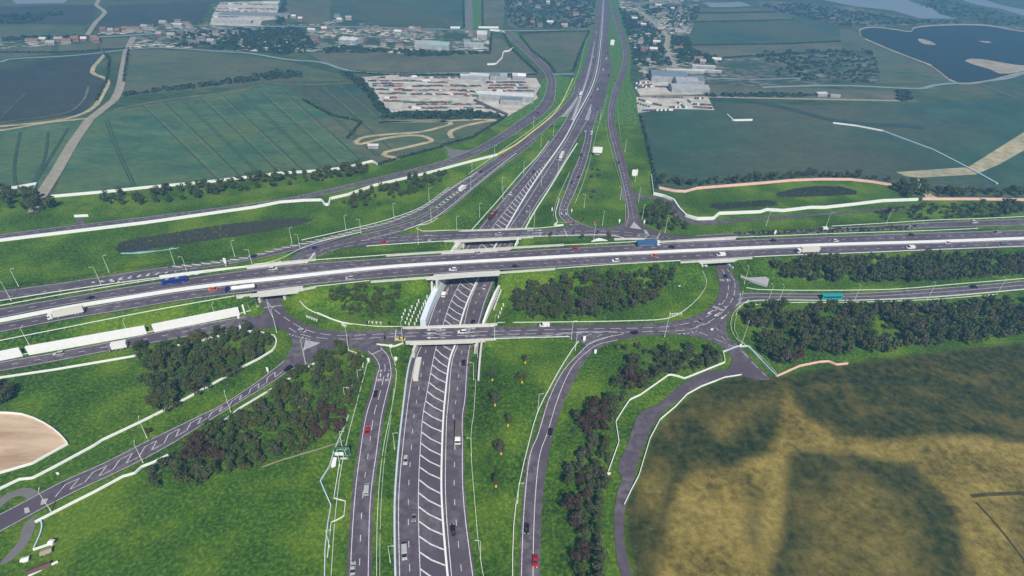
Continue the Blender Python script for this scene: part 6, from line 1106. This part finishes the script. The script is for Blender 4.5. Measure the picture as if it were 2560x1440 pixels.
# ------------------------------------------------------------------ traffic
COL = {'black': (.012, .012, .018), 'white': (.70, .70, .69), 'silver': (.38, .39, .40), 'grey': (.16, .16, .17), 'red': (.42, .012, .018), 'orange': (.62, .10, .025), 'blue': (.02, .03, .22), 'yellow': (.72, .55, .03), 'maroon': (.15, .012, .03), 'teal': (.02, .30, .34), 'navy': (.012, .02, .10), 'cream': (.60, .58, .50), 'steelblue': (.04, .11, .24), 'brown': (.14, .10, .085)}
def pm(c): return mat('paint_' + c, COL[c], tuple(min(1, v * 1.05) for v in COL[c]), scale=2, rough=.3)
LITE = mat('lamp_glass', (.7, .7, .65), rough=.2); TAIL = mat('tail_lens', (.4, .01, .01), rough=.3); RIM = mat('wheel_rim', (.35, .35, .36), rough=.4)
def wheels(root, xs, W, r=.33, w=.22):
    for x in xs:
        for s in (-1, 1):
            mb = MB(); y = s * (W / 2 - w * .5); mb.tube((x, y - w / 2, r), (x, y + w / 2, r), r, n=12); t = mb.build('wheel', BLACK, root); m2 = MB(); m2.tube((x, y + s * w * .4, r), (x, y + s * (w / 2 + .02), r), r * .6, n=10); m2.build('rim', RIM, t)
def car(c, kind='saloon'):
    L, W, H = {'saloon': (4.7, 1.85, 1.42), 'hatch': (4.2, 1.8, 1.48), 'suv': (4.6, 1.9, 1.75), 'estate': (4.7, 1.85, 1.5)}[kind]; r = emp('car', (0, 0, 0)); m = pm(c)
    hb = .92 if kind == 'suv' else .80; a = L / 2
    mb = MB(); mb.prof([(-a, .28), (-a + .15, .2), (a - .1, .2), (a, .38), (a - .05, .62), (a - .5, hb - .08), (a * .42, hb), (-a * .86, hb + .02), (-a + .03, hb - .1), (-a, .5)], W, [.86, .94, .94, .82, .84, .95, 1, .98, .9, .86]); mb.build('body', m, r)
    tail = {'saloon': -a * .78, 'hatch': -a * .95, 'suv': -a * .95, 'estate': -a * .95}[kind]; rb = {'saloon': -a * .40, 'hatch': -a * .68, 'suv': -a * .80, 'estate': -a * .76}[kind]
    g = MB(); g.prof([(tail, hb - .02), (a * .46, hb - .02), (a * .08, H - .04), (rb, H - .04)], W * .94, [.98, .98, .80, .80]); g.build('windows', GLASS, r)
    t = MB(); t.prof([(rb - .05, H - .05), (a * .12, H - .05), (a * .02, H), (rb + .12, H)], W * .79, [1, 1, .93, .93]); t.build('roof', m, r)
    for s in (-1, 1):
        q = MB(); q.box((a - .12, s * W * .34, .62), (.22, .34, .14)); q.build('headlight', LITE, r); q = MB(); q.box((-a + .05, s * W * .36, .70), (.12, .3, .16)); q.build('tail_light', TAIL, r)
        q = MB(); q.box((a * .36, s * (W / 2 + .06), hb + .08), (.16, .2, .13)); q.build('wing_mirror', m, r)
    wheels(r, (a * .62, -a * .60), W); return r
def van(c):
    r = emp('van', (0, 0, 0)); m = pm(c); L, W, H = 5.4, 2.0, 2.15; a = L / 2
    mb = MB(); mb.prof([(-a, .3), (a - .1, .25), (a, .5), (a - .1, .95), (a * .66, 1.12), (a * .40, H - .1), (a * .30, H), (-a + .1, H), (-a, H - .15)], W, [1, .9, .85, .88, .95, .92, .92, .94, .96]); mb.build('body', m, r)
    g = MB(); g.prof([(a * .70, 1.16), (a * .43, H - .16), (a * .46, H - .12), (a * .75, 1.17)], W * .88); g.build('windscreen', GLASS, r)
    g = MB(); g.box((-a - .01, 0, 1.55), (.06, W * .7, .5)); g.build('rear_window', GLASS, r)
    for s in (-1, 1):
        g = MB(); g.box((a * .36, s * W * .475, 1.5), (.8, .05, .45)); g.build('side_window', GLASS, r)
        q = MB(); q.box((a - .08, s * W * .38, .75), (.16, .3, .2)); q.build('headlight', LITE, r)
        q = MB(); q.box((-a, s * W * .46, 1.0), (.08, .12, .5)); q.build('tail_light', TAIL, r)
    wheels(r, (a * .62, -a * .55), W, .36); return r
def cab(r, x, c, W=2.5, H=3.0):
    m = pm(c); mb = MB(); mb.prof([(x - 1.0, .6), (x + 1.05, .5), (x + 1.1, 1.4), (x + .9, H - .2), (x + .5, H), (x - 1.0, H + .1)], W, [1, 1, 1, .96, .92, .95]); b = mb.build('cab', m, r)
    g = MB(); g.prof([(x + 1.12, 1.55), (x + .95, H - .45), (x + .90, H - .45), (x + 1.06, 1.55)], W * .88); g.build('windscreen', GLASS, b)
    for s in (-1, 1):
        g = MB(); g.box((x + .3, s * W * .49, 2.0), (.9, .08, .7)); g.build('side_window', GLASS, b)
        g = MB(); g.box((x + .95, s * (W / 2 + .15), 2.2), (.15, .25, .6)); g.build('wing_mirror', BLACK, b); g = MB(); g.box((x + 1.1, s * W * .38, .85), (.1, .4, .22)); g.build('headlight', LITE, b)
def lorry(c, c2, L=15.5, kind='box'):
    r = emp('lorry', (0, 0, 0)); a = L / 2; cab(r, a - 1.1, c2)
    mb = MB(); mb.box((.0 if kind != 'rigid' else -.2, 0, .85), (L - 2.4, 1.0, .3)); mb.build('chassis', GREY, r)
    if kind == 'tank':
        t = MB(); n = 16; xs = [-a + .1, -a + .5, a - 3.6, a - 3.1]; rr = [.75, 1.12, 1.12, .75]; vs = []
        for x, q in zip(xs, rr):
            for i in range(n): vs.append((x, q * 1.08 * math.cos(2 * math.pi * i / n), 2.15 + q * math.sin(2 * math.pi * i / n)))
        t.add(vs, [(k * n + i, k * n + (i + 1) % n, (k + 1) * n + (i + 1) % n, (k + 1) * n + i) for k in range(3) for i in range(n)] + [tuple(range(n))[::-1], tuple(range(3 * n, 4 * n))]); tk = t.build('tank', pm(c), r)
        t = MB(); t.box((1, 0, 3.3), (2.4, .5, .1)); t.build('walkway', GREY, tk); t = MB(); t.tube((-a - .05, 0, 2.15), (-a + .25, 0, 2.15), 1.2, n=16); t.build('tank_end', pm('navy'), tk)
        t = MB(); t.box((-.6, -1.15, .9), (2.2, .2, .7)); t.build('side_locker', pm('cream'), r)
    else:
        t = MB(); e = a - 2.45; t.box(((-a + e) / 2, 0, 2.5), (a + e, 2.55, 2.8)); b = t.build('trailer_box', pm(c), r)
        t = MB(); t.box((-a - .02, 0, 2.45), (.06, 2.35, 2.5)); t.build('rear_door', pm(c if c != 'steelblue' else 'navy'), b)
        for s in (-1, 1): t = MB(); t.box(((-a + e) / 2, s * 1.27, 1.0), (a + e - 4, .06, .35)); t.build('side_skirt', GREY, r)
        for k in range(int((a + e) // 1.3)): pass
    wheels(r, [a - 1.4, a - 4.2] + ([-a + 1.2, -a + 2.5, -a + 3.8] if L > 12 else [-a + 1.8, -a + 2.9]), 2.5, .5, .3); return r
def pickup(c, c2):
    r = emp('lorry', (0, 0, 0)); cab(r, 2.6, c2, 2.3, 2.5); mb = MB(); mb.box((-1.2, 0, .8), (5.6, 2.2, .25)); mb.build('chassis', GREY, r); t = MB(); t.box((-1.2, 0, 2.0), (5.4, 2.35, 2.1)); b = t.build('load_box', pm(c), r); t = MB(); t.box((-1.2, 0, 3.08), (5.2, 2.2, .06)); t.build('box_roof', pm('brown'), b); wheels(r, (2.7, -2.3), 2.3, .45, .3); return r
def bus(c):
    r = emp('bus', (0, 0, 0)); L, W, H = 12.5, 2.6, 3.2; a = L / 2; mb = MB(); mb.prof([(-a, .35), (a - .1, .35), (a, .9), (a - .15, H - .2), (a - .4, H), (-a + .3, H), (-a, H - .2)], W, [1, 1, 1, .95, .92, .92, .97]); mb.build('body', pm(c), r)
    for s in (-1, 1):
        for k in range(6): g = MB(); g.box((-a + 1.7 + k * 1.85, s * W * .492, 2.0), (1.65, .07, .85)); g.build('side_window', GLASS, r)
    g = MB(); g.box((a - .06, 0, 1.9), (.08, W * .86, 1.3)); g.build('windscreen', GLASS, r); g = MB(); g.box((-a, 0, 2.1), (.06, W * .7, .8)); g.build('rear_window', GLASS, r)
    for k in (-3.5, 1.5): g = MB(); g.box((k, 0, H + .1), (1.8, 1.5, .22)); g.build('roof_unit', mat('bus_roof_unit', tuple(v * .7 for v in COL[c])) if 0 else GREY if c != 'teal' else pm('teal'), r)
    wheels(r, (a - 2.4, -a + 2.8, -a + 4.1), W, .5, .3); return r
PROT = {}
def veh(spec, px, py, z, ax, ay, label, hz=.7, mirror=False, sc=1.0):
    key = repr(spec)
    kind, args = spec[0], spec[1:]
    if key not in PROT:
        PROT[key] = r = {'car': car, 'van': van, 'lorry': lorry, 'pickup': pickup, 'bus': bus}[kind](*args)
    else: r = copy_tree(PROT[key])
    p = P(px, py, z + hz); q = P(ax, ay, z + hz); a = math.atan2(q[1] - p[1], q[0] - p[0]); r.location = (p[0], p[1], z + .03); r.rotation_euler = (0, 0, a); r.scale = (sc,) * 3
    tag(r, label, {'car': 'car', 'van': 'van', 'lorry': 'lorry', 'pickup': 'lorry', 'bus': 'bus'}[kind], 'vehicles on the roads')
A_ = ZA
def slope_dir(px, d):   # heading of the dual carriageway at this picture column
    i = [x for x, _ in Nb]; yy = [y for _, y in Nb]; return (np.interp(px + d, i, yy) - np.interp(px, i, yy))
def on_a(spec, px, py, d, label, hz=.7, **k): veh(spec, px, py, A_, px + d * 30, py + float(slope_dir(px, d * 30)), label, hz, **k)
on_a(('lorry', 'cream', 'white'), 164, 782, -1, 'white articulated lorry at the left end of the near elevated carriageway', 1.9)
on_a(('car', 'black', 'saloon'), 228, 744, 1, 'black car at the left end of the far elevated carriageway')
on_a(('bus', 'blue'), 437, 701, 1, 'dark blue coach on the far elevated carriageway', 1.7)
on_a(('car', 'orange', 'saloon'), 532, 722, -1, 'orange car just ahead of the white tanker')
on_a(('lorry', 'white', 'navy', 15.5, 'tank'), 601, 719, -1, 'white tanker lorry with a dark cab on the near elevated carriageway', 1.9)
on_a(('car', 'cream', 'suv'), 683, 671, 1, 'cream car on the far elevated carriageway above the left bridge')
on_a(('car', 'silver', 'suv'), 874, 695, -1, 'silver car on the near elevated carriageway between tanker and motorway bridge')
on_a(('car', 'white', 'suv'), 1132, 673, -1, 'white car on the near elevated carriageway over the motorway')
on_a(('car', 'silver', 'estate'), 1196, 632, 1, 'silver car on the far elevated carriageway over the motorway')
on_a(('car', 'black', 'saloon'), 1287, 665, -1, 'black car on the near elevated carriageway right of the motorway')
on_a(('car', 'red', 'saloon'), 1440, 621.5, 1, 'red car on the far elevated carriageway')
on_a(('car', 'white', 'suv'), 1539, 651, -1, 'boxy white car on the near elevated carriageway before the big copse')
on_a(('lorry', 'steelblue', 'white'), 1621, 608, 1, 'blue articulated lorry with white cab on the far elevated carriageway', 1.9)
on_a(('car', 'orange', 'hatch'), 1636, 638, -1, 'orange car hugging the central barrier below the blue lorry')
on_a(('car', 'black', 'suv'), 1681, 617.5, 1, 'black car just ahead of the blue lorry')
on_a(('van', 'white'), 1802, 637, -1, 'white van on the elevated road above the right bridge')
on_a(('car', 'black', 'saloon'), 1935, 600.5, 1, 'black car on the far elevated carriageway below the signpost')
on_a(('lorry', 'cream', 'white', 15.0), 2020, 625, -1, 'white articulated lorry on the near elevated carriageway at right', 1.9)
on_a(('car', 'white', 'hatch'), 2089, 601, 1, 'white hatchback above the right hand white lorry')
on_a(('van', 'white'), 2276, 619, -1, 'white van following the right hand white lorry')
on_a(('car', 'black', 'hatch'), 2280, 586.5, 1, 'black hatchback on the far elevated carriageway at right')
on_a(('car', 'cream', 'hatch'), 2370, 607, -1, 'cream car tucked against the central barrier at right')
on_a(('car', 'grey', 'estate'), 2503, 611.5, -1, 'dark grey car on the near elevated carriageway at the right edge')
on_a(('car', 'silver', 'hatch'), 2495, 579.5, 1, 'silver car on the far elevated carriageway at the right edge')
veh(('car', 'white', 'suv'), 2436, 554.5, 5.0, 2460, 553.5, 'white car on the climbing slip road at the right edge')
veh(('car', 'silver', 'hatch'), 2275, 567, 4.1, 2300, 565, 'small silver car half hidden on the climbing slip road')
veh(('van', 'white'), 2064, 572, 2.2, 2090, 570.5, 'white van entering the climbing slip road')
veh(('bus', 'teal'), 2079, 741, Z0, 2040, 741.3, 'teal single deck bus on the lower right slip road', 1.7)
veh(('car', 'black', 'suv'), 2437, 717, Z0, 2460, 715, 'black car on the teal bus road near the right edge')
veh(('car', 'black', 'hatch'), 1815, 691, Z0, 1818, 700, 'black car just south of the right roundabout bridge')
veh(('car', 'grey', 'hatch'), 1752, 803, Z0, 1735, 808, 'grey hatchback rounding the right bend of the near roundabout')
veh(('car', 'black', 'suv'), 1585, 832, Z0, 1560, 834, 'black car leaving the near roundabout for the curving slip')
veh(('van', 'white'), 1361, 813, Z0, 1330, 814, 'white van on the near roundabout right of the bridge')
veh(('car', 'white', 'suv'), 1155, 829, Z0, 1130, 830, 'white car on the near roundabout bridge')
veh(('car', 'yellow', 'saloon'), 1002, 847, Z0, 975, 848, 'yellow car at the left end of the near roundabout bridge')
veh(('car', 'silver', 'saloon'), 755, 825, Z0, 735, 815, 'silver car on the near roundabout by the triangular island')
veh(('car', 'black', 'suv'), 720, 922, Z0, 690, 940, 'black car leaving down the single hatched road')
veh(('car', 'silver', 'estate'), 147, 882.5, Z0, 115, 888, 'silver estate car behind the box lorry on the left slip road')
veh(('lorry', 'white', 'grey', 9.0, 'rigid'), 291, 866, Z0, 262, 871, 'white box lorry with grey cab below the retaining wall', 1.8)
veh(('car', 'silver', 'estate'), 287, 706, 4.9, 310, 702, 'silver car in the merging lane at the left')
veh(('car', 'black', 'saloon'), 635, 640, 1.6, 655, 635, 'black car on the ticked link road')
veh(('car', 'blue', 'hatch'), 785, 620, Z0, 765, 628, 'blue car on the upper roundabout at left')
veh(('car', 'red', 'saloon'), 960, 605.5, Z0, 985, 603, 'red car on the upper roundabout')
veh(('car', 'silver', 'suv'), 1246, 585, Z0, 1220, 586, 'silver car on the far roundabout bridge')
veh(('car', 'grey', 'hatch'), 1663, 595, Z0, 1640, 590, 'small dark car on the upper roundabout above the blue lorry')
def m1v(spec, px, py, ax, ay, label, hz=.7, z=None): veh(spec, px, py, ZM(py) if z is None else z, ax, ay, label, hz)
m1v(('pickup', 'white', 'white'), 1112, 731, 1106, 742, 'small white box lorry on the motorway just south of the long bridge', 1.6)
m1v(('car', 'silver', 'hatch'), 1211, 718, 1206, 730, 'silver car in the shade by the right motorway edge below the long bridge')
m1v(('car', 'black', 'suv'), 1183, 804, 1187, 795, 'black car about to pass under the near roundabout bridge')
m1v(('lorry', 'cream', 'white', 16.), 1044, 922, 1048, 900, 'long white articulated lorry on the near left motorway carriageway', 1.9)
m1v(('car', 'black', 'suv'), 1160, 905, 1163, 880, 'black car on the right carriageway opposite the long white lorry')
m1v(('lorry', 'brown', 'white', 11., 'rigid'), 1145, 1082, 1144, 1105, 'lorry with brown roof and white cab on the right carriageway', 1.8)
m1v(('car', 'silver', 'suv'), 1014, 1150, 1010, 1180, 'silver car on the left carriageway beyond the grey one')
m1v(('car', 'grey', 'saloon'), 1035, 1290, 1034, 1320, 'grey saloon hugging the hatched strip on the left carriageway')
m1v(('van', 'silver'), 1011, 1382, 1012, 1410, 'pale van nearest the camera on the left carriageway')
m1v(('car', 'black', 'saloon'), 1132, 1324, 1128, 1300, 'black car nearest the camera on the right carriageway')
veh(('car', 'black', 'saloon'), 939, 983, -.8, 945, 955, 'black car highest on the left slip road')
veh(('car', 'red', 'saloon'), 919, 1075, -2.0, 925, 1045, 'red car on the left slip road')
veh(('van', 'silver'), 917, 1223, -3.5, 921, 1190, 'pale van on the left slip road')
veh(('car', 'silver', 'saloon'), 882, 1420, -4.5, 884, 1390, 'silver saloon at the bottom of the left slip road')
veh(('car', 'black', 'saloon'), 1376, 1080, -1.2, 1369, 1110, 'black car highest on the curving right slip road')
veh(('car', 'black', 'hatch'), 1317, 1321, -2.6, 1315, 1350, 'black car lower on the curving right slip road')
veh(('car', 'red', 'saloon'), 1338, 1402, -2.9, 1337, 1430, 'bright red car at the bottom of the curving right slip road')
m1v(('bus', 'maroon'), 1232, 536, 1222, 549, 'maroon coach on the far left motorway carriageway', 1.7)
m1v(('car', 'white', 'hatch'), 1276, 484, 1268, 494, 'white car on the far left carriageway ahead of the small signs')
m1v(('car', 'black', 'suv'), 1334, 430, 1325, 440, 'black car beside the hatched strip of the far motorway')
m1v(('car', 'silver', 'hatch'), 1318, 531, 1323, 522, 'silver car on the far right motorway carriageway')
m1v(('lorry', 'cream', 'white'), 1404, 390, 1399, 400, 'cream articulated lorry on the far right carriageway', 1.9)
m1v(('car', 'grey', 'saloon'), 1383, 411, 1389, 402, 'dark grey car behind the cream lorry')
m1v(('car', 'red', 'hatch'), 1399, 347, 1393, 356, 'red car on the far left carriageway'); m1v(('car', 'maroon', 'hatch'), 1405, 279, 1398, 288, 'dark red car in the chevron gap of the link road')
veh(('car', 'black', 'suv'), 1453, 387, -1.1, 1449, 397, 'black car upper on the far slip road'); veh(('car', 'black', 'hatch'), 1446, 443, -1.2, 1443, 452, 'black car lower right on the far slip road'); veh(('car', 'navy', 'hatch'), 1430, 456, -1.2, 1426, 466, 'navy car lower left on the far slip road')
m1v(('car', 'grey', 'hatch'), 1466, 285, 1463, 293, 'dark grey car on the distant right carriageway'); m1v(('car', 'black', 'hatch'), 1494, 271, 1492, 278, 'black car on the outer lane of the distant right carriageway'); m1v(('car', 'maroon', 'hatch'), 1475, 311, 1473, 318, 'maroon car on the diverging distant slip lane')
veh(('van', 'white'), 1479, 333, -.4, 1477, 342, 'white van at the top of the far slip road')
m1v(('lorry', 'white', 'white', 12., 'rigid'), 1452, 236, 1448, 244, 'white lorry at the tip of the distant chevrons', 1.9); m1v(('car', 'black', 'hatch'), 1478, 243, 1476, 250, 'black car beside the distant central barrier'); m1v(('car', 'white', 'hatch'), 1494, 223, 1492, 230, 'white car on the distant right carriageway')
m1v(('car', 'white', 'suv'), 1508, 174, 1507, 180, 'white car in the middle of the distant right carriageway'); m1v(('car', 'white', 'hatch'), 1484, 142, 1482, 148, 'white car on the distant left carriageway'); m1v(('car', 'silver', 'hatch'), 1480, 161, 1478, 167, 'silver car on the distant left carriageway'); m1v(('car', 'silver', 'suv'), 1470, 195, 1468, 200, 'silver suv on the distant left carriageway')
m1v(('car', 'white', 'hatch'), 1514, 147, 1515, 141, 'white car in the leading distant pair at right'); m1v(('car', 'white', 'suv'), 1517, 145, 1518, 139, 'second white car in the leading distant pair at right'); m1v(('car', 'black', 'hatch'), 1519, 133, 1519, 128, 'black car beyond the distant white pair'); m1v(('car', 'black', 'suv'), 1522, 188, 1522, 182, 'black car at the outer edge of the distant motorway'); m1v(('car', 'white', 'hatch'), 1491, 81, 1490, 86, 'tiny white car near the far end, left side'); m1v(('car', 'silver', 'hatch'), 1516, 89, 1516, 84, 'tiny silver car near the far end, right side')
veh(('car', 'red', 'saloon'), 1257, 388, -1.2, 1268, 380, 'red car on the upper part of the ticked link road'); veh(('car', 'black', 'saloon'), 1203, 428, -1.2, 1215, 418, 'black car on the ticked link road beyond the lorry'); veh(('lorry', 'white', 'white', 9., 'rigid'), 1156, 471, -1.2, 1168, 461, 'white box lorry on the ticked link road', 1.8)
veh(('car', 'black', 'saloon'), 1344, 282, Z0, 1336, 290, 'black car on the curving local road'); veh(('car', 'black', 'saloon'), 1547, 406, Z0, 1549, 416, 'black car on the reddish side road'); veh(('car', 'silver', 'hatch'), 1523, 287, Z0, 1523, 280, 'silver car on the distant reddish side road')
# ------------------------------------------------------------------ air, sun and sky
mb = MB(); mb.box((0, 2300, (CH + 8 - 9) / 2 ), (8200, 5500, CH + 8 + 9)); hz_o = mb.build('haze', bpy.data.materials.new('haze')); tag(hz_o, 'thin blue haze over the whole plain', 'haze', kind='stuff')
hm = hz_o.data.materials[0]; hm.use_nodes = True; nt = hm.node_tree; nt.nodes.clear(); om = nt.nodes.new('ShaderNodeOutputMaterial'); pv = nt.nodes.new('ShaderNodeVolumePrincipled')
pv.inputs['Color'].default_value = HAZEC; pv.inputs['Density'].default_value = HAZED; pv.inputs['Anisotropy'].default_value = 0.
nt.links.new(pv.outputs[0], om.inputs['Volume'])
w = bpy.data.worlds.new('World'); SC.world = w; w.use_nodes = True; nt = w.node_tree; bg = nt.nodes['Background']; sk_ = nt.nodes.new('ShaderNodeTexSky'); sk_.sky_type = 'NISHITA'; sk_.sun_disc = False
EL = math.radians(46); AZ = math.radians(15)   # shadows fall away from the camera and to the left
sd = Vector((math.sin(AZ) * math.cos(EL), -math.cos(AZ) * math.cos(EL), math.sin(EL)))
sk_.sun_elevation = EL; sk_.sun_rotation = math.atan2(sd.x, sd.y); nt.links.new(sk_.outputs[0], bg.inputs[0]); bg.inputs[1].default_value = .06
sl = bpy.data.lights.new('sun', 'SUN'); sl.energy = 4.8; sl.angle = math.radians(.5); sl.color = (1, .95, .88); so = bpy.data.objects.new('sun', sl); C.objects.link(so); so.rotation_euler = sd.to_track_quat('Z', 'Y').to_euler()
SC.view_settings.view_transform = 'Standard'; SC.view_settings.look = 'None'; SC.view_settings.gamma = 1; SC.view_settings.use_curve_mapping = False; SC.view_settings.exposure = EXPO
SC.cycles.volume_bounces = 0; SC.cycles.max_bounces = 4
